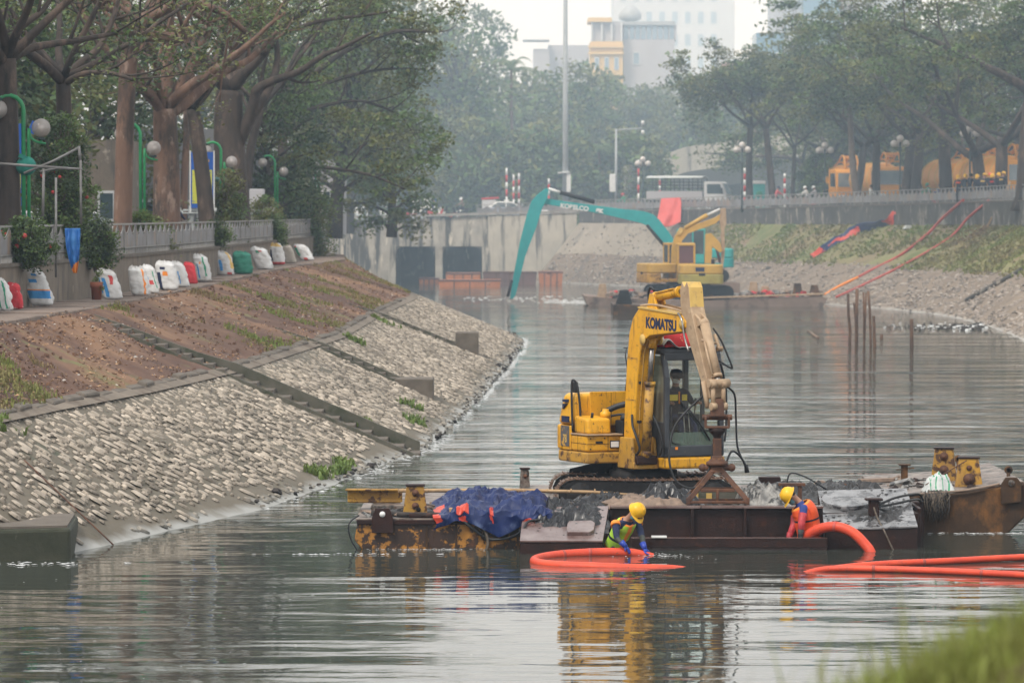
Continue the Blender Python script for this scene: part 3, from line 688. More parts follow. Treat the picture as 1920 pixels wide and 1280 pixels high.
def tufts(name, pos, hmin, hmax, m, seed, n=5, w=.012, lean=.5):
    mb = MB(); g = random.Random(seed)
    for p in pos:
        p = Vector(p); hs = g.uniform(.75, 1.2)
        for _ in range(n):
            a = g.random() * 6.28; h = g.uniform(hmin, hmax) * hs; l = g.uniform(.1, lean) * h; b0 = p + Vector((g.uniform(-.08, .08), g.uniform(-.08, .08), -.02))
            d = Vector((math.cos(a), math.sin(a), 0)); s = Vector((-d.y, d.x, 0)) * w * g.uniform(.7, 1.4)
            m1 = b0 + d * l * .35 + Vector((0, 0, h * .62)); e = b0 + d * l + Vector((0, 0, h * g.uniform(.8, 1)))
            mb.poly([b0 - s, b0 + s, m1 + s * .8, m1 - s * .8]); mb.poly([m1 - s * .8, m1 + s * .8, e])
    o = mb.build(name, m); o['kind'] = 'stuff'; return o
gp = []; g = random.Random(6)
while len(gp) < 2600:
    y = 74 + 150 * g.random() ** 1.3; u = g.uniform(.02, .98); x, z = lslope(y, u)
    if vn((x * .28, y * .12, 12)) + .25 * vn((x, y * .6, 3)) > .13: gp.append((x, y, z))
tufts('dirt_slope_grass', gp, .06, .17, M['blade_dry'], 1, 5, .016)
gp = []
for cy_, cu, n, ru in ((75, 1.02, 40, .04), (87.6, 1.90, 26, .02), (89.5, 1.93, 22, .012), (91, 1.9, 16, .02), (107, 1.83, 26, .03), (112, 1.75, 20, .03), (128, 1.12, 24, .03), (70.5, 1.25, 12, .02), (100, 1.7, 14, .02), (150, 1.1, 20, .05)):
    for _ in range(n):
        y = cy_ + g.gauss(0, .35); x, z = lslope(y, cu + g.gauss(0, ru)); gp.append((x, y, z))
tufts('slope_weeds', gp, .08, .24, M['leaf_light'], 2, 6, .03, .8)
gp = []
while len(gp) < 9000:
    s = g.uniform(20, NR - .3); u = g.uniform(.0, .56); p = rsl(s, u)
    if vn((p.x * .15, p.y * .1, 5)) + .3 * vn((p.x * .6, p.y * .5, 1)) > -.38 and p.x > 13: gp.append(p)
tufts('right_slope_grass', gp, .05, .24, M['blade_dry'], 3, 5, .04, .7)
# ================================================================== TREES AND PLANTS
def leaf_mesh(name, cen, rad, n_per, size, seed, mats, shell=.55, droop=.0, aspect=.45, flat=.55):
    """many small leaf blades spread through clumps; cen (N,3), rad (N,3)"""
    g = np.random.default_rng(seed); cen = np.asarray(cen, float); rad = np.asarray(rad, float); N = len(cen)
    if N == 0: return None
    c = np.repeat(cen, n_per, 0); r = np.repeat(rad, n_per, 0); n = len(c)
    d = g.normal(size=(n, 3)); d /= np.linalg.norm(d, axis=1)[:, None]; q = g.random(n) ** shell
    p = c + d * q[:, None] * r; p[:, 2] -= droop * (q ** 2) * r[:, 0]
    nrm = g.normal(size=(n, 3)) * flat; nrm[:, 2] += 1; nrm /= np.linalg.norm(nrm, axis=1)[:, None]
    t = g.normal(size=(n, 3)) + d * .6; t -= nrm * (t * nrm).sum(1)[:, None]; t /= np.linalg.norm(t, axis=1)[:, None] + 1e-9
    b = np.cross(nrm, t); s = size * g.uniform(.6, 1.35, n)[:, None]
    V = np.empty((n, 4, 3)); V[:, 0] = p - t * s; V[:, 1] = p + b * s * aspect; V[:, 2] = p + t * s; V[:, 3] = p - b * s * aspect
    me = bpy.data.meshes.new(name); me.vertices.add(n * 4); me.vertices.foreach_set('co', V.ravel())
    me.loops.add(n * 4); me.loops.foreach_set('vertex_index', np.arange(n * 4, dtype=np.int32))
    me.polygons.add(n); me.polygons.foreach_set('loop_start', np.arange(0, n * 4, 4, dtype=np.int32))
    for m in mats: me.materials.append(m)
    if len(mats) > 1: me.polygons.foreach_set('material_index', np.repeat(g.integers(0, len(mats), N), n_per).astype(np.int32))
    me.update(calc_edges=True); return me
def limb(g, a, d, L_, r0, r1, n=7, wig=.12, up=.0):
    pts = [Vector(a)]; d = Vector(d).normalized(); rs = [r0]
    for i in range(n):
        d = (d + Vector((g.uniform(-wig, wig), g.uniform(-wig, wig), g.uniform(-wig, wig) + up))).normalized()
        pts.append(pts[-1] + d * L_ / n); rs.append(lerp(r0, r1, ((i + 1) / n) ** .8))
    return pts, rs
def sample(pts, rs, t):
    k = t * (len(pts) - 1); i = min(int(k), len(pts) - 2); f = k - i
    return pts[i].lerp(pts[i + 1], f), lerp(rs[i], rs[i + 1], f), (pts[i + 1] - pts[i]).normalized()
def branch_out(g, wood, pts, rs, levels, L_, tips, spread=.9, up=.12, nb=(3, 5), t0=.35, flat=1.0):
    """side branches from a limb, recursively; tips gets the ends"""
    n = g.randint(*nb)
    for i in range(n):
        t = lerp(t0, 1.0, (i + g.uniform(.3, .9)) / n); p, r, d = sample(pts, rs, min(t, .98))
        o = Vector((g.gauss(0, 1), g.gauss(0, 1), g.gauss(0, .55) * flat + .15)); o = (o - d * o.dot(d)).normalized()
        nd = (d * g.uniform(.5, 1.0) + o * spread).normalized(); nd.z = nd.z * flat + up * .5; l = L_ * g.uniform(.65, 1.15)
        q, s = limb(g, p, nd, l, r * .62, max(.008, r * .2), 6, .16, up * .4); wood.append((q, s))
        if levels > 1: branch_out(g, wood, q, s, levels - 1, L_ * .6, tips, spread, up, nb, .35, flat)
        else:
            tips.append(q[-1]); tips.append(q[3])
    tips.append(pts[-1])
def build_tree(name, label, loc, wood, tips, leaf, bark, seed, clump=(.9, .9, .35), n_per=60, lsize=.12, group=None, cat='tree', droop=.2, minr=.0, flat=.55, aspect=.45):
    o = thing(name, label, cat, loc, 0, group)
    mb = MB()
    for q, s in wood:
        big = max(s)
        if big < minr: continue
        mb.tube(q, s, 9 if big > .15 else 6 if big > .05 else 4, cap=True)
    mb.build('trunk', bark, o)
    g = np.random.default_rng(seed)
    if tips:
        c = np.array([tuple(t) for t in tips]); k = g.uniform(.6, 1.3, (len(c), 1)); r = np.array(clump)[None] * k
        me = leaf_mesh('crown', c, r, n_per, lsize, seed, leaf, droop=droop, flat=flat, aspect=aspect)
        q = bpy.data.objects.new('crown', me); COL.objects.link(q); q.parent = o
    return o
def street_tree(name, label, loc, H, r0, fork, seed, leaf, bark, spread=1.0, nm=4, lean=(0, 0), group=None, n_per=60, lsize=.12, clump=(1, 1, .38), levels=2, elev=.9, flat=.55):
    g = random.Random(seed); wood = []; tips = []
    q, s = limb(g, (0, 0, -.3), (lean[0], lean[1], 1), fork + .3, r0, r0 * .72, 8, .05, .05); s[0] = r0 * 1.35; wood.append((q, s)); top = q[-1]
    a0 = g.random() * 6.28
    for i in range(nm):
        a = a0 + i * 2 * PI / nm + g.uniform(-.4, .4); L_ = (H - fork) * g.uniform(.85, 1.1)
        e = elev * g.uniform(.7, 1.25); d = Vector((math.cos(a) * spread, math.sin(a) * spread, e))
        p, r = limb(g, top - Vector((0, 0, g.uniform(0, .6))), d, L_ * 1.05, r0 * .5, r0 * .13, 8, .15, .02); wood.append((p, r))
        branch_out(g, wood, p, r, levels, L_ * .48, tips, 1.0, .1, (3, 5))
    return build_tree(name, label, loc, wood, tips, leaf, bark, seed, clump, n_per, lsize, group, flat=flat)
# ---- big trees along the left road; main limbs follow the photograph, the rest grows from them
def px_limb(Y, P, w0, w1, dys=None):
    """limb through picture points at distance Y, with its own depth offsets"""
    pts = [atY(x, y, Y + (dys[i] if dys else 0)) for i, (x, y) in enumerate(P)]
    sm = smoothpts([tuple(p) for p in pts], 4); n = len(sm) - 1
    return sm, [lerp(w0, w1, (i / n)) for i in range(n + 1)]
def left_tree(label, Y, trunk, w, limbs, seed, leaf, bark, n_per=26, lsize=.095, levels=2, L_=2.6, clump=(.75, .75, .3), nb=(2, 4), crown_top=None, extra=5, flat=.55):
    g = random.Random(seed); wood = []; tips = []
    q, s = px_limb(Y, trunk, w[0], w[1]); base = Vector((q[0].x, q[0].y, 4.3)); q.insert(0, base); s.insert(0, w[0] * 1.25); wood.append((q, s))
    for P, r0, r1, dy in limbs:
        dys = [dy * (i / (len(P) - 1)) for i in range(len(P))]; p, r = px_limb(Y, P, r0, r1, dys); wood.append((p, r))
        branch_out(g, wood, p, r, levels, L_, tips, 1.0, .15, nb, .4)
    top = q[-1]
    for i in range(extra):   # crown above the picture, out over road and river
        a = i * 2 * PI / max(1, extra) + g.random(); d = Vector((math.cos(a), math.sin(a), g.uniform(.6, 1.1)))
        p, r = limb(g, top, d, g.uniform(4, 6.5), s[-1] * .6, .05, 8, .12, .03); wood.append((p, r)); branch_out(g, wood, p, r, levels, L_, tips, 1.0, .15, nb, .4)
    for k in range(len(wood)): wood[k] = ([p - base for p in wood[k][0]], wood[k][1])
    tips = [t - base for t in tips]
    return build_tree('street_tree', label, base, wood, tips, leaf, bark, seed, clump, n_per, lsize, 'big trees along the left road', flat=flat)
LG = [M['leaf'], M['leaf_dark'], M['leaf_olive']]
left_tree('dark thick tree at the left edge behind the blue banner, heavy low limbs', 104, [(18, 420), (16, 300), (14, 200), (12, 110)], (.30, .24),
    [([(12, 115), (60, 90), (150, 75), (230, 60)], .14, .05, 3), ([(10, 120), (-30, 60), (-60, 10)], .16, .06, -2), ([(14, 110), (30, 60), (80, 20), (110, -30)], .13, .05, 2), ([(14, 118), (-10, 50), (0, -20)], .14, .05, 4)], 1, LG, M['bark_dark'], n_per=22)
left_tree('dark forked tree with limbs spreading low to both sides behind the shrubs', 122, [(122, 420), (120, 300), (120, 220), (118, 150)], (.26, .22),
    [([(118, 155), (80, 118), (30, 80), (-10, 45)], .16, .08, -3), ([(119, 150), (150, 120), (185, 90), (210, 40), (225, -10)], .15, .06, 2), ([(118, 152), (110, 100), (112, 40), (105, -20)], .14, .06, 4), ([(119, 158), (160, 138), (210, 138), (250, 150)], .11, .05, -2)], 2, LG, M['bark_dark'], n_per=22)
left_tree('tall straight light-brown tree trunk right of the tall shrub', 134, [(230, 420), (232, 320), (236, 200), (244, 90), (262, 55)], (.31, .27),
    [([(248, 82), (262, 45), (300, 22), (350, 10), (410, 20), (460, 60)], .26, .09, 2), ([(262, 70), (290, 68), (330, 72), (350, 74)], .20, .15, -1), ([(250, 75), (230, 30), (190, 10), (150, -20)], .18, .07, -3), ([(262, 50), (280, 10), (300, -40)], .18, .08, 3)], 3, LG, M['bark'], n_per=21)
left_tree('broad reddish-brown tree forking low between the second and third lamp', 150, [(312, 420), (312, 330), (310, 250), (308, 205)], (.52, .42),
    [([(306, 215), (285, 180), (258, 165), (240, 150)], .22, .10, -2), ([(315, 212), (345, 195), (385, 160), (420, 135), (470, 110), (520, 60)], .26, .08, 3), ([(310, 205), (318, 160), (318, 100), (320, 40), (318, -20)], .24, .10, 0), ([(312, 205), (350, 150), (370, 100), (378, 40), (385, -20)], .22, .09, 2), ([(308, 210), (295, 150), (285, 90), (240, 60)], .16, .06, -3)], 4, LG, M['bark'], n_per=21)
left_tree('slim knotty dark tree in front of the blue and yellow banner', 162, [(388, 420), (382, 350), (372, 270), (362, 205)], (.34, .26),
    [([(362, 210), (352, 160), (360, 100), (378, 30), (385, -20)], .22, .09, 2), ([(363, 205), (390, 165), (410, 120), (420, 70), (430, 0)], .16, .06, -2)], 5, LG, M['bark_dark'], n_per=21)
left_tree('massive dark multi-stem tree sending a long bent limb to the right', 180, [(438, 420), (432, 320), (428, 230), (430, 170)], (.78, .58),
    [([(428, 175), (438, 120), (470, 85), (510, 60), (580, 20)], .36, .12, 3), ([(446, 270), (470, 215), (478, 185), (482, 168), (515, 150), (560, 135), (605, 105), (640, 90), (700, 60)], .30, .06, -2), ([(425, 175), (410, 120), (415, 60), (420, -20)], .30, .12, 1), ([(470, 225), (505, 165), (520, 110), (515, 50), (520, -20)], .2, .08, 4), ([(430, 175), (455, 110), (480, 40), (500, -20)], .26, .1, 2), ([(485, 80), (540, 60), (600, 40), (680, 30), (740, 20)], .14, .05, 4)], 6, LG, M['bark_dark'], n_per=22, extra=5)
left_tree('slender tree at the far end of the left fence with leafy drooping boughs', 222, [(536, 420), (532, 330), (530, 260), (540, 180)], (.3, .24),
    [([(534, 320), (580, 312), (640, 318), (700, 330), (760, 355)], .14, .05, -4), ([(540, 190), (600, 130), (660, 90), (740, 60), (800, 60)], .2, .07, 0), ([(538, 220), (600, 200), (680, 190), (760, 220)], .15, .05, 3), ([(540, 185), (560, 110), (600, 40), (640, -10)], .2, .08, 2), ([(540, 190), (630, 150), (720, 130), (800, 130)], .15, .05, 4)], 7, [M['leaf'], M['leaf_olive']], M['bark_dark'], n_per=44, lsize=.14, L_=3.2, clump=(1.0, 1.0, .5), nb=(3, 5))
left_tree('thin pale stem showing between the broad tree and the knotty one', 205, [(344, 420), (346, 330), (350, 240), (346, 150)], (.2, .15),
    [([(346, 155), (330, 100), (320, 40), (318, -20)], .12, .05, 2), ([(347, 170), (372, 120), (395, 60), (400, 0)], .11, .04, -2)], 8, LG, M['bark'], n_per=18, extra=2)
left_tree('slim leaning dark stem right of the massive multi-stem tree', 208, [(462, 420), (464, 350), (470, 280), (490, 200)], (.26, .2),
    [([(488, 205), (530, 150), (560, 95), (600, 50)], .15, .05, 2), ([(490, 200), (492, 140), (505, 80), (500, 10)], .14, .05, -2), ([(480, 235), (455, 180), (450, 120)], .1, .04, 2)], 9, LG, M['bark_dark'], n_per=20, extra=2)
# bushy trees further along that overhang the bank end
def bushy(name, label, loc, H, r, seed, leaf, n=34, n_per=300, lsize=.14, cl=1.3, low=.25, group=None, droop=.3, bark=None, cat='tree'):
    g = random.Random(seed); wood = []; tips = []
    q, s = limb(g, (0, 0, -.2), (0, 0, 1), H * .8, H * .028 + .05, .05, 8, .06); wood.append((q, s))
    for i in range(n):
        t = lerp(low, .98, (i + .5) / n); a = i * 2.4 + g.uniform(-.5, .5); rr = r * (math.sin(PI * min(1, (t - low) / (1 - low) * .85 + .15)) ** .6) * g.uniform(.55, 1.05)
        z = H * t; e = Vector((math.cos(a) * rr, math.sin(a) * rr, z)); p0, _, _ = sample(q, s, min(.95, t * .9))
        m_ = p0.lerp(e, .55) + Vector((0, 0, rr * .12)); wood.append((smoothpts([tuple(p0), tuple(m_), tuple(e)], 3), [max(.02, s[0] * .3 * (1 - k / 6)) + .008 for k in range(7)])); tips.append(e); 
        if rr > r * .5: tips.append(m_)
    return build_tree(name, label, loc, wood, tips, leaf, bark or M['bark_dark'], seed, (cl, cl, cl * .75), n_per, lsize, group, cat, droop, minr=.0, flat=1.0)
g_b = 'leafy trees leaning over the end of the left bank'
bushy('leafy_tree', 'dense dark green tree overhanging the far end of the left fence', (-12.6, 215, 4.3), 10.5, 4.2, 21, [M['leaf_dark'], M['leaf'], M['leaf_olive']], 36, 190, .12, 1.0, .12, g_b)
bushy('leafy_tree', 'tall hazy green tree behind the end of the left bank, top touching the sky', (-10.8, 252, 4.4), 17.5, 5.6, 22, [M['leaf'], M['leaf_olive']], 42, 170, .17, 1.35, .2, g_b)
bushy('leafy_tree', 'spreading bluish green tree above the culvert with dangling leafy twigs', (-7.6, 262, 4.4), 11, 3.6, 23, [M['leaf'], M['leaf_olive']], 28, 150, .16, 1.0, .02, g_b)
bushy('leafy_tree', 'round dark tree between the overhanging tree and the tall hazy one', (-13.8, 238, 4.3), 13.5, 4.6, 24, [M['leaf'], M['leaf_dark'], M['leaf_olive']], 38, 170, .15, 1.2, .12, g_b)
# dark park trees behind the left road close the view
pk = 'park trees behind the left road'
PKL = ['dark park tree behind the first shrub and lamp', 'tall dark park tree between the forked tree and the straight trunk', 'dark park tree behind the second lamp', 'tall dark park tree behind the shop front\'s right end', 'dark park tree right behind the grey hut', 'tall park tree rising behind the grey hut roof', 'tall park tree farther along than the hut', 'tall park tree near the far end of the left road', 'last tall park tree before the bridge', 'broad park tree behind the shop front', 'broad tall park tree closing the gap over the hut', 'dark park tree behind the pipe frame at the left edge']
for i, (x, y, H, r) in enumerate(((-20, 118, 13, 5.5), (-24, 140, 15, 6.5), (-21, 160, 13, 5.5), (-25, 186, 16, 7), (-21, 206, 14, 5.5), (-26, 236, 18, 7), (-20, 272, 17, 6), (-16, 300, 17, 5.5), (-13, 330, 16, 5), (-31, 162, 18, 8), (-34, 205, 20, 8), (-18.5, 100, 12, 5))):
    bushy('park_tree', PKL[i], (x, y, 4.3), H, r, 60 + i, [M['leaf'], M['leaf_olive'], M['leaf_dark']], 32, 160, .20, 1.7, .15, pk)
# ---- trees on the right road
RL = [M['leaf'], M['leaf_olive'], M['leaf_olive'], M['leaf_dark']]
rg = 'feathery trees along the right road'
spec = [(1408, 320, 12.0, .30, 6.6, (-.05, 0), 1.25, 'feathery tree with one trunk leaning left beside the green kiosk'), (1452, 316, 12.0, .32, 6.4, (-.16, 0), 1.1, 'forked leaning tree right of the green kiosk'), (1486, 328, 11, .2, 5, (.03, 0), 1.0, 'thin grey tree behind the forked leaning tree'),
        (1600, 300, 11.4, .34, 4.6, (.12, 0), 1.1, 'tree standing in front of the first orange tanker'), (1644, 297, 11.6, .36, 5, (-.08, 0), 1.1, 'tree trunk between the first two orange tankers'), (1694, 289, 12.4, .4, 5, (.05, 0), 1.1, 'tree in front of the second orange tanker, right of its windscreen'),
        (1716, 285, 14, .4, 5.2, (-.03, 0), 1.0, 'twin-stem tree right of the second orange tanker'), (1774, 278, 15, .5, 7, (.0, 0), 1.1, 'thick straight trunk between the tanker pairs'), (1846, 268, 15, .5, 3.6, (-.12, 0), 1.2, 'low-forked dark tree left of the last tanker'), (1872, 263, 15, .5, 4.2, (.14, 0), 1.2, 'dark tree leaning right beside the low-forked one'), (1922, 252, 16, .7, 7, (.02, 0), 1.1, 'massive dark trunk at the right edge')]
for i, (px, Y, H, r, fk, ln, sp, lab) in enumerate(spec):
    street_tree('feathery_tree', lab, (xat(px, Y), Y, 6.1), H, r, fk, 100 + i, RL, M['bark_dark'], sp, 4, ln, rg, 66, .16, (1.25, 1.25, .55), 2, .72 if i > 2 else 1.05)
BKL = ['hazy feathery tree beyond the flyover above the red tarp', 'hazy feathery tree beyond the flyover above the canvas truck', 'hazy feathery tree behind the first tanker, second row', 'hazy feathery tree above the flyover\'s right end', 'hazy feathery tree behind the second tanker, second row', 'second-row tree behind the twin-stem tree', 'second-row tree behind the third tanker', 'second-row tree behind the fourth tanker', 'second-row tree reaching in from the right edge']
back = [(1270, 452, 12.5), (1345, 456, 13.5), (1550, 350, 12), (1500, 372, 12.5), (1640, 342, 13), (1720, 330, 15), (1800, 318, 17.5), (1880, 306, 18), (1960, 296, 18)]
for i, (px, Y, H) in enumerate(back):
    street_tree('feathery_tree', BKL[i], (xat(px, Y), Y, 6.1), H, .4, 4.5, 130 + i, RL, M['bark_dark'], 1.2, 4, (0, 0), 'second row of feathery trees beyond the right road', 60, .22, (1.7, 1.7, .6), 2, .62)
for i, (px, Y, H, r, lab) in enumerate(((1560, 372, 8, 4.0, 'low hazy bush mass left of the first tanker'), (1625, 352, 8.5, 4.2, 'low bush mass between the first two tankers'), (1700, 345, 8, 4.2, 'low bush mass right of the second tanker'), (1760, 336, 7.5, 4.0, 'low bush mass behind the thick trunk'), (1830, 330, 9, 4.4, 'low bush mass behind the last tankers'), (1900, 318, 9, 4.4, 'low bush mass at the right edge'), (1960, 310, 9, 4.4, 'low bush mass partly beyond the right edge'))):
    bushy('roadside_bush', lab, (xat(px, Y), Y, 6.0), H, r, 300 + i, RL, 30, 130, .26, 1.7, .02, 'bushes beyond the right road', cat='bush')
# bare dry branches in the canopy
g = random.Random(77); wood = []
for i in range(5):
    p, r = limb(g, (0, 0, 8), (g.uniform(-.5, .3), g.uniform(-.2, .2), 1), 6.5, .12, .02, 7, .18, .02); wood.append((p, r)); branch_out(g, wood, p, r, 2, 2.4, [], .8, .2, (3, 5))
p, r = limb(g, (0, 0, -.2), (-.1, 0, 1), 8.3, .3, .18, 6, .06); wood.append((p, r))
build_tree('bare_tree', 'leafless pale branches showing among the green crowns on the right', (xat(1610, 292), 292, 6.1), wood, [], [M['leaf']], M['twig'], 5)
# ---- far trees and palms beyond the bridge
fg = 'hazy trees beyond the bridge'
HZL = ['tall hazy tree above the left culvert opening', 'tall hazy tree above the right culvert opening', 'tallest hazy tree whose round top meets the sky left of the palm', 'hazy bluish tree behind the tall palm', 'hazy bluish tree just right of the tall mast', 'hazy bluish tree behind the camera pole', 'hazy bluish tree left of the flyover\'s start', 'hazy tree below the yellow house front', 'hazy tree below the annexe with awning', 'hazy tree below the lilac-grey house side', 'low reddish-green tree at the mast\'s foot', 'low round tree at the camera pole\'s foot', 'low hazy tree above the taxi', 'hazy tree behind the flyover', 'tall hazy tree at the left end of the bridge', 'tall hazy tree behind the overhanging dark tree']
for i, (px, Y, H, r) in enumerate(((760, 405, 22, 7), (845, 395, 19, 6), (880, 440, 23, 7), (1000, 430, 15, 6.5), (1080, 420, 15.5, 6.5), (1150, 452, 15, 6), (1225, 455, 14, 6), (1120, 470, 17, 8), (960, 480, 16, 8), (1300, 440, 15, 7), (1040, 385, 8.5, 4), (1180, 388, 8, 3.6), (900, 385, 9, 4.5), (1420, 440, 15, 7), (700, 400, 20, 7), (640, 390, 19, 7))):
    bushy('hazy_tree', HZL[i], (xat(px, Y), Y, 5.2), H, r, 160 + i, [M['leaf'], M['leaf_olive']], 34, 110, .34, 2.4, .1, fg)
def palm(label, loc, H, seed, n=18, L_=3.4, bark=None):
    g = random.Random(seed); o = thing('palm_tree', label, 'palm tree', loc, 0, 'palms beyond the bridge'); mb = MB()
    q, s = limb(g, (0, 0, -.2), (0, 0, 1), H, .2, .13, 8, .03); mb.tube(q, s, 7); mb.build('trunk', M['bark'], o)
    for i in range(n):
        mb = MB(); a = i * 2.4; e = g.uniform(.15, 1.2); d = Vector((math.cos(a), math.sin(a), 0)); w = Vector((-d.y, d.x, 0)); pts = []; L1 = L_ * g.uniform(.8, 1.1)
        for k in range(9):
            t = k / 8; pts.append(q[-1] + d * L1 * (t * math.cos(e) + .12 * t * t) + Vector((0, 0, L1 * (t * math.sin(e) - .75 * t * t))))
        mb.tube(pts, [.03 * (1 - .8 * k / 8) for k in range(9)], 4)
        for k in range(1, 33):
            t = k / 33; p, _, dd = sample(pts, [0] * 9, t); l = .75 * math.sin(PI * (t * .8 + .15))
            for sg in (-1, 1):
                c = p + (w * sg * .85 + dd * .5 + Vector((0, 0, -.35))).normalized() * l; mb.poly([p - dd * .035, p + dd * .035, c])
        mb.build('frond', M['leaf'], o)
    return o
palm('tall palm with drooping fronds rising above the hazy trees', (xat(966, 400), 400, 5.2), 14.5, 1, 20, 4.2)
palm('lower palm left of the tall mast', (xat(966, 384), 384, 5.2), 6.5, 2, 18, 3.6)
palm('palm with fresh green fronds right of the tall mast', (xat(1128, 386), 386, 5.4), 6.2, 3, 16, 3.2)
palm('small palm beside the lower palm', (xat(1015, 392), 392, 5.3), 8.0, 4, 16, 3.4)
# ---- shrubs and creepers on the left fence
def shrub(name, label, loc, H, r, seed, leaf, n=22, n_per=120, lsize=.055, cl=.35, low=.1, flowers=None, group='shrubs growing along the left fence'):
    o = bushy(name, label, loc, H, r, seed, leaf, n, n_per, lsize, cl, low, group, .15, M['twig'], 'shrub')
    if flowers:
        g = random.Random(seed); mb = MB()
        for _ in range(flowers): 
            a = g.random() * 6.28; mb.ball((math.cos(a) * r * g.uniform(.5, 1), math.sin(a) * r * .8, H * g.uniform(.3, .95)), g.uniform(.04, .08), 5, 4)
        q = mb.build('flowers', M['red'], o); q['kind'] = 'stuff'
    return o
SL = [M['leaf_dark'], M['leaf']]
shrub('bushy_shrub', 'leafy shrub with red flowers sprawling over the fence at the left edge', (-11.75, 100.6, 4.55), 1.0, .7, 201, SL, 26, 150, .05, .34, .02, 9)
shrub('bushy_shrub', 'tall dark shrub between the first green lamp and the tall brown trunk', (-11.9, 109.5, 4.5), 3.8, .9, 202, SL, 46, 150, .055, .42, .05, 6)
shrub('bushy_shrub', 'dark shrub hanging over the fence beside the blue tarp', (-11.25, 112.5, 4.3), 1.2, .5, 203, SL, 26, 130, .05, .3, .02)
shrub('bushy_shrub', 'small leafy shrub beside the white lilies behind the fence', (-12.0, 112.8, 4.3), 2.4, .8, 204, [M['leaf'], M['leaf_dark']], 26, 130, .05, .36, .05)
shrub('bushy_shrub', 'yellow-green bush between the second lamp and the broad trunk', (-12.0, 135, 4.3), 1.45, .9, 205, [M['leaf_light'], M['leaf_olive']], 26, 140, .06, .42, .05)
shrub('bushy_shrub', 'light green climbing shrub at the foot of the massive multi-stem tree', (-11.6, 169, 4.3), 3.2, .9, 206, [M['leaf_olive'], M['leaf']], 28, 120, .07, .45, .02)
shrub('bushy_shrub', 'small green bush in front of the fourth lamp', (-11.7, 196, 4.3), 2.2, .9, 207, [M['leaf'], M['leaf_olive']], 24, 120, .07, .45, .02)
shrub('bushy_shrub', 'bright green bush spilling over the far end of the fence', (-10.9, 222, 3.5), 3.6, 1.5, 208, [M['leaf_light'], M['leaf'], M['leaf_olive']], 36, 150, .08, .6, .02)
shrub('bushy_shrub', 'small leafy bush on the road side of the far fence end', (-11.9, 231, 4.2), 3.3, 1.6, 209, [M['leaf'], M['leaf_olive']], 30, 150, .09, .6, .02, 8)
shrub('bushy_shrub', 'thin creeper over the middle of the left fence', (-10.85, 152, 4.5), .9, .5, 210, SL, 18, 90, .06, .3, .02)
shrub('bushy_shrub', 'creeper hanging on the fence behind the beige sack', (-10.65, 187, 4.4), 1.0, .5, 211, SL, 18, 90, .07, .32, .02)
shrub('bushy_shrub', 'dark bush in front of the white flyover pier on the right road', (xat(1535, 318), 318, 6.1), 4.2, 1.5, 212, SL, 30, 140, .13, .6, .08, None, None)
# ---- grassy foreground mound by the photographer
mb = MB()
def mound(x, y):
    z = 4.13 - (.19 * (y - 14) if y > 14 else .2 * (14 - y)) + .50 * (x - 1.58)
    return min(z, 5.0) + .05 * vn((x * 2, y * 2, 3))
mb.grid(lambda u, v: (lerp(-1, 14, u), lerp(8, 46, v), mound(lerp(-1, 14, u), lerp(8, 46, v))), 60, 90)
structure('near_bank', mb, M['dirt'])
gp = []; g = random.Random(16)
while len(gp) < 3200:
    x = g.uniform(.95, 3.2); y = g.uniform(12.3, 18)
    if vn((x * 2.2, y * .8, 8)) > -.2 and not (x > 1.62 and y < 15.2 and g.random() < .8): gp.append((x, y, mound(x, y)))
tufts('near_grass', gp, .08, .30, M['blade'], 9, 5, .0055, .7)
gp = [(g.uniform(.55, 1.6), g.uniform(13, 16)) for _ in range(90)]
tufts('tall_grass_stems', [(x, y, mound(x, y)) for x, y in gp], .25, .55, M['blade'], 19, 2, .004, .5)
# ================================================================== THE NEAR EXCAVATOR
EX = Vector((2.37, 75.0, .35)); HEAD = math.atan2(-.907, .42)
ex = thing('excavator', 'yellow crawler excavator standing on the near barge, boom raised and grab lowered', 'excavator', EX, HEAD)
Y_ = M['yellow']
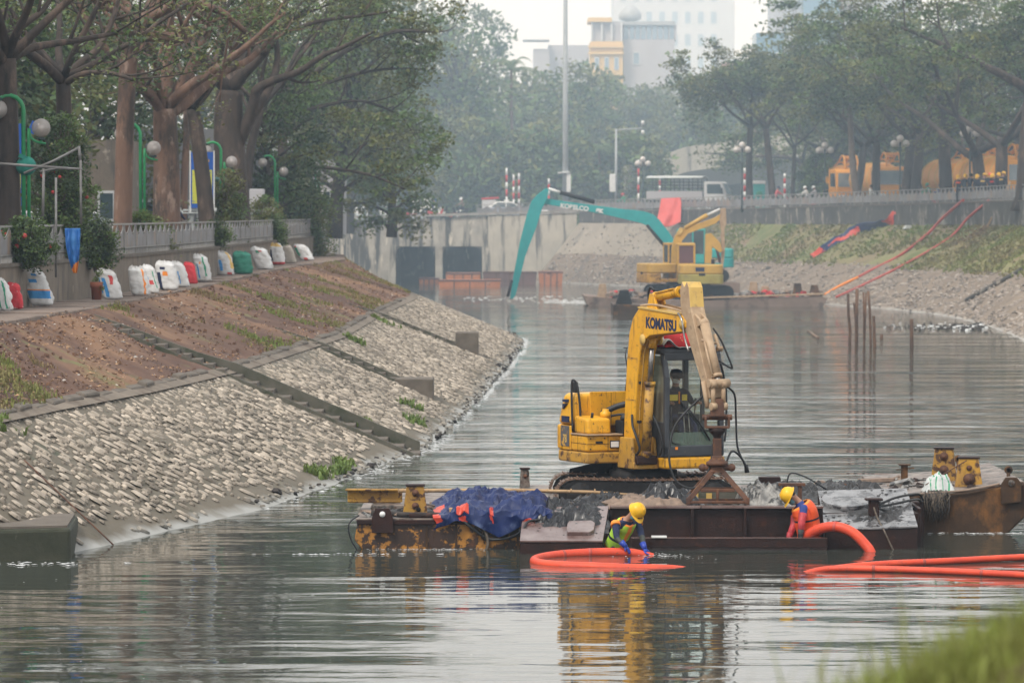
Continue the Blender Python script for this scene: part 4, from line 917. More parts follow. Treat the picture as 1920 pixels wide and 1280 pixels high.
# ---- tracks: set out across the picture, so turned back by the heading
TR = Matrix.Rotation(-HEAD + R(3), 4, 'Z')
for yy in (-.98, .62):
    mb = MB(); mb.M = TR
    L2, h, w = 1.55, .31, .45
    prof = []
    for k in range(48):
        t = k / 48 * (4 * 1.25 + 2 * PI * h)
        l = 2 * 1.25
        if t < l: p = (-1.25 + t, 2 * h)
        elif t < l + PI * h: a = (t - l) / h; p = (1.25 + h * math.sin(a), h + h * math.cos(a))
        elif t < 2 * l + PI * h: p = (1.25 - (t - l - PI * h), 0)
        else: a = (t - 2 * l - PI * h) / h; p = (-1.25 - h * math.sin(a), h - h * math.cos(a))
        prof.append((p[0] * 1.05, p[1] - (.03 * math.cos(p[0] * 1.2) if p[1] > .4 else 0)))
    mb.xz([(a * .96, .31 + (b - .31) * .9) for a, b in prof], yy + .02, yy + w - .02)
    tr = mb.build('track', M['black_steel'], ex)
    for k in range(48):
        a, b = prof[k], prof[(k + 1) % 48]; mb = MB(); mb.M = TR
        c = ((a[0] + b[0]) / 2, (a[1] + b[1]) / 2); ang = math.atan2(b[1] - a[1], b[0] - a[0])
        mb.box((c[0], yy + w / 2, c[1]), (.135, w, .022), ry=-ang); nx, nz_ = -math.sin(ang), math.cos(ang)
        mb.box((c[0] + nx * .02, yy + w / 2, c[1] + nz_ * .02), (.022, w, .03), ry=-ang)
        mb.build('track_shoe', M['track_edge'], tr)
    mb = MB(); mb.M = TR
    for x in (-1.2, 1.2): mb.lathe([(.0, -.03), (.24, -.02), (.24, .02), (.1, .05), (.1, .10), (0, .10)], (x, yy, .31), 18, 'y')
    for x in (-.7, -.25, .2, .65): mb.lathe([(.0, -.02), (.12, 0), (.12, .1), (0, .1)], (x, yy, .14), 12, 'y')
    mb.bb(-1.0, 1.0, yy + .05, yy + .4, .18, .45)
    mb.build('track_rollers', M['black_steel'], tr)
mb = MB(); mb.M = TR
mb.xz([(-1.3, .62), (-1.28, .70), (-.42, .90), (-.36, .86), (-.36, .62)], .70, .74)
mb.bb(-.8, .8, -.6, .7, .2, .62); mb.build('undercarriage', M['black_steel'], ex)
mb = MB(); mb.lathe([(0, .5), (.62, .5), (.62, .72), (.55, .72), (.55, .86), (0, .86)], (0, 0, 0), 28); mb.build('slewing_ring', M['black_steel'], ex)
# ---- body
def rrect(x0, x1, y0, y1, r, n=5, corners=(1, 1, 1, 1)):
    out = []
    for (cx, cy_, a0, on) in ((x1 - r, y1 - r, 0, corners[0]), (x0 + r, y1 - r, 90, corners[1]), (x0 + r, y0 + r, 180, corners[2]), (x1 - r, y0 + r, 270, corners[3])):
        if on:
            for k in range(n + 1): a = R(a0 + 90 * k / n); out.append((cx + r * math.cos(a), cy_ + r * math.sin(a)))
        else: out.append((cx + (r if a0 in (0, 270) else -r), cy_ + (r if a0 in (0, 90) else -r)))
    return out
mb = MB(); mb.xy(rrect(-1.42, .08, -1.17, 1.17, .42, 6, (0, 1, 1, 0)), .86, 1.06); mb.bb(.081, .95, -.04, 1.17, .80, .99); mb.build('swing_frame', M['yellow_dirty'], ex, .03)
mb = MB()   # counterweight, wrapped round the rear
mb.xy(rrect(-1.45, -.95, -1.17, 1.17, .40, 7, (0, 1, 1, 0)), 1.065, 1.52); mb.build('counterweight', Y_, ex, .05, 3)
# engine cowl with sloped rear, right-hand cheek
mb = MB()
b0 = len(mb.v); mb.xy(rrect(-1.40, -.62, -1.165, 1.12, .38, 7, (0, 1, 1, 0)), 1.525, 2.09)
for i in range(b0, len(mb.v)):
    x, y, z = mb.v[i]
    if z > 2: mb.v[i] = (x + .16 * max(0, (-.62 - x) / .8), y * .93, z)
cowl = mb.build('engine_cowl', Y_, ex, .09, 4)
mb = MB(); mb.bb(-.94, -.58, -1.172, -1.13, 1.07, 1.515); mb.build('side_door', Y_, ex, .02)
mb = MB(); mb.bb(-.62, -.585, -.78, .1, 1.50, 2.12); bh = mb.build('bulkhead', Y_, ex, .012)
for y in (-.55, -.3, -.05):
    for z in (1.82, 1.90): mb = MB(); mb.cyl((-.584, y, z), (-.575, y, z), .016, 8); mb.build('bolt', M['yellow_dirty'], bh)
mb = MB(); mb.xz([(-.58, 1.07), (.05, 1.07), (.05, 1.36), (-.58, 1.36)], -1.165, -.46); fb = mb.build('fuel_box', Y_, ex, .04, 3)
mb = MB(); mb.xz([(-.60, 1.38), (-.02, 1.38), (-.06, 1.66), (-.60, 1.70)], -1.10, -.62); mb.build('fuel_tank', M['yellow'], ex, .05, 3)
mb = MB(); mb.bb(-.58, .10, -1.18, -.45, 1.362, 1.386); mb.build('ledge_plate', M['tan_steel'], ex, .006)
mb = MB(); mb.bb(.056, .075, -.70, -.47, 1.13, 1.27); lb = mb.build('lamp_box', M['black_steel'], ex, .01); mb = MB(); mb.bb(.074, .082, -.685, -.53, 1.15, 1.25); mb.build('work_lamp', M['white'], lb)
mb = MB(); mb.bb(-.4, .05, -1.1, -.45, .90, 1.03); mb.build('step_plate', M['yellow_dirty'], ex, .015)
# engine bay clutter
mb = MB(); mb.tube(smoothpts([(-.5, -.6, 1.72), (-.35, -.35, 1.86), (-.2, -.1, 1.92), (-.1, .05, 1.9)]), .055, 10); mb.build('air_hose', M['black_rubber'], ex)
mb = MB(); mb.tube(smoothpts([(-.45, -.55, 1.66), (-.2, -.3, 1.72), (.0, -.1, 1.66)]), .022, 8); mb.build('air_hose', M['black_rubber'], ex)
mb = MB(); mb.lathe([(0, 0), (.10, 0), (.10, .1), (.06, .12), (.06, .16), (0, .16)], (-.28, -.62, 1.66), 14); mb.build('filler_cap', Y_, ex)
mb = MB(); mb.bb(-.3, .0, -.42, -.18, 1.37, 1.62); mb.ball((-.05, -.36, 1.66), .07); mb.build('control_valve', M['black_rubber'], ex, .02)
# handrails
mb = MB()
mb.tube(smoothpts([(-.56, -1.14, 1.42), (-.60, -1.14, 1.8), (-.63, -1.13, 2.24), (-.60, -1.11, 2.34), (-.56, -1.05, 2.22), (-.50, -1.02, 1.8), (-.45, -1.05, 1.3), (-.44, -1.09, 1.04), (-.5, -1.12, 1.0), (-.56, -1.16, 1.03)], 4), .022, 8); mb.build('handrail', M['black_rubber'], ex)
mb = MB(); mb.tube(smoothpts([(-.46, -1.04, 1.58), (-.3, -1.0, 1.56), (-.2, -.95, 1.62), (-.16, -.94, 1.76)], 4), .026, 8); mb.build('handrail', M['black_rubber'], ex)
mb = MB(); mb.box((-.75, -1.0, 2.2), (.12, .05, .2), rz=.3); mb.build('mirror', M['black_rubber'], ex, .02)
mb = MB(); mb.lathe([(.07, 2.09), (.05, 2.25), (.03, 2.42), (0, 2.42)], (-.80, .1, 0), 10); mb.tube([(-.80, .1, 2.4), (-.80, .04, 2.75), (-.8, .06, 2.9)], .012, 6); mb.tube([(-.8, -.0, 2.9), (-.8, .1, 2.9)], .009, 5); mb.build('aerial', M['black_rubber'], ex)
# decals on the cowl cheek (flat print): dark panel with worn model figures, stripes above
CW = M['navy']
mdec = frame((-.93, -1.178, 1.30), (1, 0, 0), (0, 0, 1))
mb = MB()
mb.bb(-.98, -.64, -1.184, -1.173, 1.14, 1.51); mb.build('decal', mat('grey_decal', (.10, .10, .11), (.07, .07, .08), 5, .6, spots=[((.5, .28, .05), 5, .55, .6)]), ex)
text_mesh('78', .2, M['yellow_pale'], ex, frame((-.80, -1.187, 1.27), (1, 0, 0), (0, 0, 1)), 'lettering', .001, .8, .004)
for P_ in ([(-.96, 1.93), (-.80, 1.93), (-.80, 1.98), (-.96, 1.98)], [(-.96, 1.90), (-.83, 1.90), (-.96, 1.80)]): mb = MB(); mb.xz(P_, -1.16, -1.06); mb.build('stripe', CW, ex)
mb = MB()
for k in range(5): mb.xz([(-.97 + k * .06, 1.57), (-.925 + k * .06, 1.57), (-.935 + k * .06, 1.68), (-.97 + k * .06, 1.68)], -1.175, -1.140)
o = mb.build('worn_print', CW, ex); o['kind'] = 'stuff'
# ---- boom (side outline x,z), raised then cranked forward
BY0, BY1 = -.46, -.14
bo = [(.12, 1.0), (.16, 1.7), (.26, 2.7), (.36, 3.22), (.50, 3.48), (.74, 3.66), (2.42, 3.56), (2.56, 3.46), (2.56, 3.36), (2.44, 3.28), (1.16, 3.18), (.92, 3.08), (.78, 2.86), (.66, 2.3), (.56, 1.5), (.52, 1.0)]
mb = MB(); mb.xz(bo, BY0, BY1); boom = mb.build('boom', M['yellow'], ex, .018, 2)
for y in (BY0 - .012, BY1 + .012):
    for (x, z, r) in ((.92, 3.10, .10), (2.44, 3.42, .09), (.34, 1.1, .12)): mb = MB(); mb.lathe([(0, -.012), (r, -.012), (r, .012), (0, .012)], (x, y, z), 16, 'y'); mb.build('pin_boss', M['yellow_pale'], boom)
mb = MB(); mb.xz([(.75, 3.66), (2.3, 3.575), (2.3, 3.60), (.8, 3.69), (.72, 3.68)], BY0 - .02, BY1 + .02); mb.build('top_plate', M['yellow_pale'], boom)
for y in (BY0 + .06, BY1 - .06):
    mb = MB(); mb.tube(smoothpts([(.70, y, 3.70), (1.2, y, 3.73), (1.9, y, 3.68), (2.35, y, 3.63)], 4), .022, 8); mb.build('oil_pipe', M['tan_steel'], boom)
text_mesh('KOMATSU', .26, CW, boom, frame((1.62, BY0 - .003, 3.385), (1, 0, -.03), (.0, 0, 1)), 'lettering', .002, .98, .012)
# seams, bolts and smears that break up the panels
SE = M['black_steel']
for x0, x1, y0, y1, z0, z1 in ((-.60, -.584, -.36, -.352, 1.52, 2.1), (-.584, .053, -1.169, -1.164, 1.21, 1.218), (-.30, -.292, -1.169, -1.164, 1.07, 1.36), (.049, .055, -1.15, -.72, 1.205, 1.212), (.049, .055, -.735, -.728, 1.08, 1.35), (-.95, -.944, -1.176, -1.17, 1.07, 1.515)):
    mb = MB(); mb.bb(x0, x1, y0, y1, z0, z1); mb.build('panel_seam', SE, ex)
for x, y, z in ((.056, -1.08, 1.31), (.056, -.8, 1.31), (.056, -1.08, 1.12), (-.50, -1.172, 1.46), (-.66, -1.175, 1.46)):
    mb = MB(); mb.ball((x, y, z), .014, 6, 4); mb.build('bolt', SE, ex)
mb = MB(); mb.bb(.056, .062, -.98, -.84, 1.22, 1.26); mb.build('door_latch', SE, ex)
for z in (1.3, 2.0, 2.75): mb = MB(); mb.xz([(.2 + .06 * (z - 1.3), z), (.56 + .08 * (z - 1.3), z), (.56 + .08 * (z - 1.3), z + .02), (.2 + .06 * (z - 1.3), z + .02)], BY0 - .006, BY0 + .01); mb.build('weld_seam', M['yellow_dirty'], boom)
for z in (1.6, 2.3): mb = MB(); mb.bb(.60 + .1 * (z - 1.5), .66 + .1 * (z - 1.5), BY0 + .03, BY0 + .09, z, z + .05); mb.build('hose_clip', SE, boom)
mb = MB(); mb.tube(smoothpts([(.60, BY0 + .06, 1.2), (.70, BY0 + .06, 2.0), (.84, BY0 + .06, 2.8), (1.0, BY0 + .06, 3.12)], 4), .016, 6); mb.build('oil_pipe', M['yellow_dirty'], boom)
# boom foot bracket
mb = MB(); mb.xz([(.08, .86), (.70, .86), (.62, 1.34), (.16, 1.34)], BY0 - .09, BY0 - .03); mb.xz([(.08, .86), (.70, .86), (.62, 1.34), (.16, 1.34)], BY1 + .03, BY1 + .09); mb.bb(.06, .72, BY0 - .09, BY1 + .09, .78, .90); mb.build('boom_bracket', M['yellow_dirty'], ex, .02)
mb = MB(); mb.bb(.5, .78, BY0 - .05, BY1 + .05, .86, 1.02); mb.build('swing_post', M['rust_dark'], ex, .03)
# boom cylinder in front of the column
ca, cb = Vector((.72, -.30, 1.06)), Vector((.96, -.30, 3.14)); dd = (cb - ca)
cyl_ = MB(); cyl_.cyl(ca, ca + dd * .60, .085, 16); cyl_.cyl(ca + dd * .585, ca + dd * .62, .102, 16); cyl_.ball(ca, .10); bc = cyl_.build('boom_cylinder', M['yellow_dirty'], ex)
mb = MB(); mb.cyl(ca + dd * .6, cb - dd * .06, .045, 12); mb.build('rod', M['chrome'], bc)
mb = MB(); mb.cyl(cb - dd * .09, cb, .075, 12); mb.cyl((cb.x, -.40, cb.z), (cb.x, -.2, cb.z), .06, 12); mb.build('rod_end', Y_, bc)
for pts in ([(.55, -.50, 1.75), (.62, -.52, 1.55), (.74, -.50, 1.35), (.78, -.46, 1.15), (.66, -.48, 1.03), (.5, -.5, 1.05)], [(.82, -.22, 1.75), (.95, -.16, 1.5), (1.0, -.12, 1.2), (.9, -.14, 1.0)]):
    mb = MB(); mb.tube(smoothpts(pts, 4), .022, 8); mb.build('hydraulic_hose', M['black_rubber'], ex)
# arm cylinder on the boom's back
aa, ab = Vector((1.12, -.30, 3.86)), Vector((2.40, -.30, 4.02)); dd = ab - aa
mb = MB(); mb.xz([(.95, 3.66), (1.36, 3.64), (1.2, 3.92), (1.06, 3.92)], BY0 + .05, BY0 + .10); mb.xz([(.95, 3.66), (1.36, 3.64), (1.2, 3.92), (1.06, 3.92)], BY1 - .10, BY1 - .05); mb.build('cylinder_lug', Y_, ex, .01)
mb = MB(); mb.cyl(aa, aa + dd * .72, .085, 16); mb.cyl(aa + dd * .69, aa + dd * .745, .10, 16); mb.ball(aa, .10); acy = mb.build('arm_cylinder', Y_, ex)
mb = MB(); mb.cyl(aa + dd * .72, ab, .05, 12); mb.build('rod', M['chrome'], acy)
mb = MB(); mb.tube([tuple(aa + dd * .1 + Vector((0, -.09, .06))), tuple(aa + dd * .65 + Vector((0, -.09, .06)))], .016, 6); mb.build('oil_pipe', Y_, acy)
mb = MB(); mb.tube(smoothpts([(.86, -.3, 3.70), (.80, -.3, 3.9), (.88, -.3, 4.03), (1.02, -.3, 3.98)], 4), .02, 8); mb.build('hydraulic_hose', M['black_rubber'], ex)
# ---- arm hanging forward
arm_o = [(2.30, 4.02), (2.38, 4.16), (2.47, 4.07), (2.56, 4.16), (2.64, 4.06), (2.70, 3.72), (2.90, 3.3), (3.42, 2.28), (3.44, 2.16), (3.32, 2.14), (3.12, 2.42), (2.66, 3.1), (2.42, 3.42), (2.33, 3.7)]
mb = MB(); mb.xz(arm_o, -.44, -.16); arm = mb.build('arm', M['tan_steel'], ex, .015, 2)
arm.data.materials.append(M['yellow_pale'])
for p in arm.data.polygons:
    if p.center.z > 3.7: p.material_index = 1
mb = MB(); mb.xz([(2.72, 3.62), (2.92, 3.52), (3.02, 3.42), (2.82, 3.36)], -.39, -.34); mb.xz([(2.72, 3.62), (2.92, 3.52), (3.02, 3.42), (2.82, 3.36)], -.26, -.21); mb.build('cylinder_lug', M['tan_steel'], arm, .01)
ba, bb_ = Vector((2.97, -.30, 3.44)), Vector((3.50, -.30, 2.42)); dd = bb_ - ba
mb = MB(); mb.cyl(ba, ba + dd * .88, .085, 16); mb.cyl(ba + dd * .86, ba + dd * .91, .098, 16); mb.ball(ba, .09); bcy = mb.build('bucket_cylinder', M['tan_steel'], ex)
mb = MB(); mb.cyl(ba + dd * .88, bb_, .05, 12); mb.build('rod', M['chrome'], bcy)
mb = MB(); mb.cyl(ba + dd * .3 + Vector((.05, -.11, 0)), ba + dd * .86 + Vector((.05, -.11, 0)), .02, 8); mb.cyl(ba + dd * .28 + Vector((.0, -.14, 0)), ba + dd * .34 + Vector((.0, .14, 0)), .025, 8); mb.build('oil_pipe', M['tan_steel'], bcy)
mb = MB(); mb.tube(smoothpts([(2.30, -.47, 3.6), (2.42, -.49, 3.55), (2.50, -.49, 3.45), (2.56, -.48, 3.2), (2.7, -.47, 2.95)], 4), .02, 8); mb.build('steel_pipe', M['chrome'], arm)
mb = MB(); mb.tube(smoothpts([(2.95, -.12, 3.35), (3.05, -.02, 3.15), (3.1, .16, 2.72), (3.08, .16, 2.66), (3.0, -.02, 2.78), (3.02, -.12, 2.84)], 4), .018, 8); mb.build('hydraulic_hose', M['black_rubber'], arm)
mb = MB(); mb.tube([(3.0, -.12, 3.25), (3.04, -.06, 3.05), (3.1, -.06, 2.98)], .03, 8); mb.cyl((3.06, -.1, 3.0), (3.06, .0, 3.0), .045, 10); mb.build('pipe_clamp', M['tan_steel'], arm)
# links
for y in (-.42, -.22):
    mb = MB(); mb.tube([(3.52, y, 2.40), (3.54, y, 2.02)], .04, 8); mb.cyl((3.52, y - .05, 2.40), (3.52, y + .05, 2.40), .07, 12); mb.cyl((3.54, y - .05, 2.02), (3.54, y + .05, 2.02), .07, 12); mb.build('link', M['tan_steel'], ex)
mb = MB(); mb.cyl((3.50, -.50, 2.42), (3.50, -.10, 2.42), .075, 14); mb.build('link_pin', M['tan_steel'], ex)
mb = MB(); mb.tube([(3.26, -.47, 2.44), (3.42, -.47, 2.0)], .045, 8); mb.build('link', M['tan_steel'], ex)
# ---- grab: adapter block, stem, collar and pyramid frame
RU = M['rust']
gr_w = EX + Matrix.Rotation(HEAD, 3, 'Z') @ Vector((3.47, -.31, 0))
G = Matrix.Rotation(-HEAD, 4, 'Z'); GT = Matrix.Translation((3.47, -.31, 0)) @ G      # frame stands square to the picture
def gpart(name, fn, m, bev=.012):
    mb = MB(); mb.M = GT; fn(mb); return mb.build(name, m, ex, bev)
gpart('adapter_block', lambda b: (b.box((0, 0, 2.0), (.25, .28, .30), taper=.8), b.box((0, 0, 1.86), (.30, .26, .05)), b.cyl((-.26, 0, 1.83), (.26, 0, 1.83), .05, 12), b.box((-.20, 0, 1.755), (.04, .22, .20)), b.box((.20, 0, 1.755), (.04, .22, .20)), b.box((0, 0, 1.66), (.42, .26, .04))), M['rust'])
gpart('swivel', lambda b: b.lathe([(.15, 1.64), (.14, 1.58), (.07, 1.50), (.06, 1.44)], (0, 0, 0), 14), M['rust_dark'], 0)
gpart('stem', lambda b: (b.box((0, 0, 1.30), (.15, .15, .34)), b.box((0, 0, 1.12), (.22, .22, .10), taper=.8)), RU)
gpart('collar', lambda b: (b.lathe([(.19, 1.0), (.19, 1.06), (.14, 1.08), (.14, 1.10)], (0, 0, 0), 16), b.cyl((-.25, 0, .96), (.25, 0, .96), .055, 12), b.ball((-.25, 0, .96), .07), b.ball((.25, 0, .96), .07)), RU, 0)
def frame_legs(b):
    for sy in (-1, 1):
        for sx in (-1, 1):
            a, c = Vector((sx * .07, sy * .06, .92)), Vector((sx * .50, sy * .28, .42)); d = c - a; n = Vector((0, 1, 0)); w = d.cross(n).normalized() * .045
            q = [a - w, a + w, c + w, c - w]; bb0 = b.av([p - n * .035 for p in q] + [p + n * .035 for p in q])
            for f in ((3, 2, 1, 0), (4, 5, 6, 7), (0, 1, 5, 4), (1, 2, 6, 5), (2, 3, 7, 6), (3, 0, 4, 7)): b.af([bb0 + k for k in f])
            b.box((sx * .51, sy * .28, .40), (.07, .07, .12))
        b.box((0, sy * .19, .58), (.60, .05, .06)); b.box((0, sy * .28, .38), (1.0, .05, .05))
    for sx in (-1, 1): b.box((sx * .50, 0, .38), (.05, .52, .05))
    b.box((0, 0, .93), (.24, .24, .10), taper=.8); b.cyl((0, -.2, .58), (0, -.2, .38), .03, 8)
gpart('grab_frame', frame_legs, RU)
for P in ([(3.30, -.50, 2.20), (3.2, -.8, 1.9), (3.15, -1.0, 1.6), (3.2, -1.1, 1.1), (3.3, -1.0, .72), (3.4, -.7, .62), (3.45, -.45, .95), (3.45, -.38, 1.4)], [(3.45, -.10, 2.35), (3.3, .12, 2.2), (3.2, .2, 1.8), (3.22, .22, 1.3), (3.25, .34, 1.0), (3.2, .42, .85)], [(3.1, -.05, 2.75), (3.05, .08, 2.3), (3.1, .06, 1.7), (3.2, -.02, 1.4)], [(3.45, -.15, .95), (3.4, -.0, 1.22), (3.3, .2, 1.16), (3.22, .38, .98)]):
    mb = MB(); mb.tube(smoothpts(P, 6), .019, 8); mb.build('hydraulic_hose', M['black_rubber'], ex)
mb = MB(); mb.tube([(3.2, .40, .98), (3.2, .42, .84)], [.035, .045], 8); mb.build('hose_coupling', M['black_rubber'], ex)
# ---- cab
CG = M['cab_grey']; CX0, CX1, CY0, CY1, CZ0, CZ1 = -.50, .98, -.05, 1.14, 1.0, 2.92
mb = MB(); mb.bb(CX0, CX1 - .06, CY0, CY1, CZ0, CZ0 + .06); mb.build('cab_floor', CG, ex)
mb = MB(); mb.xy(rrect(CX0, CX1, CY0, CY1, .10, 4), CZ0 - .22, CZ0 - .003); mb.build('cab_sill', Y_, ex, .05, 3)
def bar(mb, a, c, w, d):
    a, c = Vector(a), Vector(c); t = (c - a).normalized(); n = Vector((0, 1, 0)) if abs(t.y) < .7 else Vector((1, 0, 0)); u = t.cross(n).normalized() * w / 2; n = u.cross(t).normalized() * d / 2
    q = [a - u - n, a + u - n, a + u + n, a - u + n, c - u - n, c + u - n, c + u + n, c - u + n]; b = mb.av(q)
    for f in ((3, 2, 1, 0), (4, 5, 6, 7), (0, 1, 5, 4), (1, 2, 6, 5), (2, 3, 7, 6), (3, 0, 4, 7)): mb.af([b + k for k in f])
mb = MB(); e = .05
for y in (CY0 + e, CY1 - e):
    bar(mb, (CX1 - .05, y, CZ0), (CX1 - .05, y, 2.45), .10, .10); bar(mb, (CX1 - .05, y, 2.42), (CX1 - .18, y, CZ1 - .1), .10, .10)
    bar(mb, (CX0 + e, y, CZ0), (CX0 + e, y, CZ1 - .06), .10, .10); bar(mb, (.22, y, CZ0), (.22, y, CZ1 - .06), .07, .08)
mb.bb(CX1 - .10, CX1, CY0, CY1, CZ0, CZ0 + .20); mb.bb(CX0, CX0 + .08, CY0, CY1, CZ0, 1.6); mb.bb(CX0, CX1 - .06, CY0 + .005, CY0 + .07, CZ0, 1.62); mb.bb(CX0, CX1 - .06, CY1 - .07, CY1 - .005, CZ0, 1.45)
mb.bb(CX1 - .26, CX1 - .10, CY0 + .02, CY1 - .02, CZ1 - .20, CZ1 - .06)
mb.build('cab_frame', CG, ex, .022, 2)
mb = MB(); mb.xy(rrect(CX0 - .02, CX1 - .10, CY0 - .02, CY1 + .02, .12, 5), CZ1 - .1, CZ1 + .02); mb.build('cab_roof', CG, ex, .05, 3)
mb = MB(); mb.bb(CX1 - .045, CX1 - .035, CY0 + .10, CY1 - .10, 1.44, 2.50); mb.build('windscreen', M['glass'], ex)
mb = MB(); mb.bb(CX1 - .04, CX1 - .03, CY0 + .10, CY1 - .10, 1.20, 1.435); mb.build('lower_windscreen', M['glass_low'], ex)
mb = MB(); mb.bb(.26, CX1 - .10, CY0 + .03, CY0 + .04, 1.62, 2.80); mb.bb(CX0 + .1, .18, CY0 + .03, CY0 + .04, 1.62, 2.80); mb.build('side_window', M['glass_side'], ex)
mb = MB(); mb.bb(.26, CX1 - .10, CY1 - .04, CY1 - .03, 1.45, 2.80); mb.bb(CX0 + .1, .18, CY1 - .04, CY1 - .03, 1.45, 2.80); mb.build('side_window', M['glass'], ex)
mb = MB(); mb.bb(CX0 + .03, CX0 + .04, CY0 + .1, CY1 - .1, 1.6, 2.82); mb.build('rear_window', M['glass'], ex)
mb = MB(); mb.tube([(CX1 + .01, .30, 1.98), (CX1 + .02, .62, 1.62), (CX1 + .02, .84, 1.28)], .018, 6); mb.tube([(CX1 + .015, .24, 2.02), (CX1 + .02, .58, 1.58)], .010, 5); mb.build('wiper', M['black_rubber'], ex)
mb = MB(); mb.bb(CX1, CX1 + .012, .15, .20, 1.13, 1.18); mb.build('indicator', M['orange_trim'], ex)
mb = MB(); mb.tube(smoothpts([(CX1 + .01, CY0 + .12, 1.9), (CX1 + .01, CY0 + .12, 1.35), (CX1 + .01, CY0 + .16, 1.25), (CX1 + .01, CY0 + .3, 1.22)], 3), .012, 6); mb.build('window_seal', M['black_rubber'], ex)
# interior
mb = MB(); mb.bb(-.25, .24, .40, .90, 1.42, 1.56); mb.box((-.26, .65, 1.80), (.12, .48, .60), ry=-.12); mb.bb(-.2, .2, .44, .86, 1.06, 1.42); mb.build('operator_seat', M['interior'], ex, .04)
mb = MB()
for y in (.30, .93): mb.bb(-.2, .28, y - .08, y + .08, 1.06, 1.72); mb.tube([(.22, y, 1.72), (.26, y, 1.95)], .014, 6); mb.ball((.265, y, 1.98), .03, 8, 6)
mb.build('control_console', M['interior'], ex, .02)
mb = MB()
for y in (.56, .66): mb.tube([(.62, y, 1.06), (.50, y, 1.75)], .012, 6)
mb.tube([(.50, .46, 1.76), (.50, .76, 1.76)], .014, 6); mb.build('travel_lever', M['chrome'], ex)
# cloth bundle and sheet lying on the cab roof
RH = Matrix.Translation(EX) @ Matrix.Rotation(HEAD, 4, 'Z')
def crumple(name, label, cat, fn, nu, nv, mats, mfn=None, group=None, org=None, solid=.006, smooth=True):
    mb = MB(); mb.grid(fn, nu, nv, smooth, mfn); o = mb.build(name, mats, org=org, solid=solid); tag(o, label, cat, group); return o
ORG = RH @ Vector((.3, .6, 2.95))
def fcl(u, v):
    x, y = lerp(.10, .86, v), lerp(.02, .86, u); r = math.sin(PI * u) ** .5 * math.sin(PI * v) ** .5
    return RH @ Vector((x, y, 2.955 + .46 * r * (.75 + .5 * vn((u * 3, v * 2, 5))) + .05 * abs(vn((u * 9, v * 5, 2)))))
crumple('red_bundle', 'red patterned cloth bundle lying on the cab roof of the near excavator', 'cloth bundle', fcl, 34, 26, [M['red_cloth']], None, None, tuple(ORG))
def fcl2(u, v):
    x, y = lerp(-.3, .97, v), lerp(-.08, .92, u); e = max(0, u - .85) * .2 + (max(0, .15 - u)) * 1.0
    return RH @ Vector((x, y, 2.945 + .06 * abs(vn((u * 6, v * 4, 9))) + .22 * math.exp(-((u - .12) / .12) ** 2) * (.6 + vn((v * 5, 1, 1)))))
crumple('white_sheet', 'crumpled off-white sheet spread under the red bundle on the cab roof', 'sheet', fcl2, 30, 26, [M['white_cloth']], None, None, tuple(ORG))
# ================================================================== THE NEAR BARGE AND WHAT LIES ON IT
bg_ = thing('dredging_barge', 'rusty dark dredging barge carrying the near yellow excavator', 'barge', (2, 73, 0)); BO = (2, 73, 0)
def bpart(name, mb, m, bev=.012): return mb.build(name, m, bg_, bev, org=BO)
# left front pontoon, peeling yellow on brown
mb = MB()
mb.prism([(-2.62, .50), (-2.68, .15), (-2.25, -.35), (.35, -.35), (.35, .46), (-2.0, .48)], 70.5, 78, lambda a, c, e: (a, e, c)); bpart('left_pontoon', mb, M['hull'], .015)
mb = MB(); mb.prism([(-2.66, 70.46), (.2, 70.46), (.2, 78), (-2.66, 78)], .48, .52, lambda a, c, e: (a, c, e)); bpart('deck_plate', mb, M['deck'], .006)
for x in (-1.45, -.95, -.40, .10):
    mb = MB(); mb.bb(x - .02, x + .02, 70.475, 70.50, -.1, .46); bpart('hull_rib', mb, M['hull_brown'], .004)
mb = MB(); mb.bb(-2.64, .32, 70.44, 70.50, .42, .50); bpart('rubbing_strake', mb, M['rust_dark'], .01)
mb = MB(); mb.prism([(-2.38, .28), (-2.02, .28), (-2.02, .54), (-2.08, .70), (-2.32, .70), (-2.38, .54)], 70.38, 70.43, lambda a, c, e: (a, e, c)); mb.build('mooring_lug', M['rust_dark'], bg_, .01, org=BO)
mb = MB(); mb.lathe([(0, -.008), (.05, -.008), (.05, .008), (0, .008)], (-2.2, 70.375, .60), 12, 'y'); mb.build('lug_hole', M['white'], bg_, org=BO)  # solid white disc, painted as the bright water seen through the lug
# main hull behind (rear pontoon) and its right-hand raked bow
mb = MB(); mb.bb(.36, 7.0, 71.35, 78, -.35, .55); bpart('centre_hull', mb, M['rust_dark'])
mb = MB(); mb.prism([(.2, 73.0), (7.0, 73.0), (7.0, 78), (.2, 78)], .552, .60, lambda a, c, e: (a, c, e)); bpart('deck_plate', mb, M['deck'], .006)
def bowpts(y): return [(7.02, -.4), (8.45, -.4), (9.30, .42), (9.2, .90), (8.2, .74), (7.02, .64)]
mb = MB(); mb.prism(bowpts(0), 74.0, 79.5, lambda a, c, e: (a, e, c)); bpart('right_bow', mb, M['hull_brown'], .03)
mb = MB(); mb.prism([(6.7, .645), (8.2, .745), (9.14, .90), (9.14, .93), (8.2, .78), (6.7, .68)], 74.05, 79.4, lambda a, c, e: (a, e, c)); bpart('deck_plate', mb, M['deck'], .006)
mb = MB(); mb.bb(6.99, 7.05, 71.36, 74.0, -.4, .63); mb.bb(7.0, 7.3, 73.4, 74.1, -.4, .6); bpart('bow_bulkhead', mb, M['rust_dark'])
mb = MB(); mb.prism([(8.72, .52), (9.08, .56), (9.08, .90), (9.0, 1.0), (8.80, 1.0), (8.72, .88)], 73.90, 73.97, lambda a, c, e: (a, e, c)); bpart('mooring_lug', mb, M['hull_brown'])
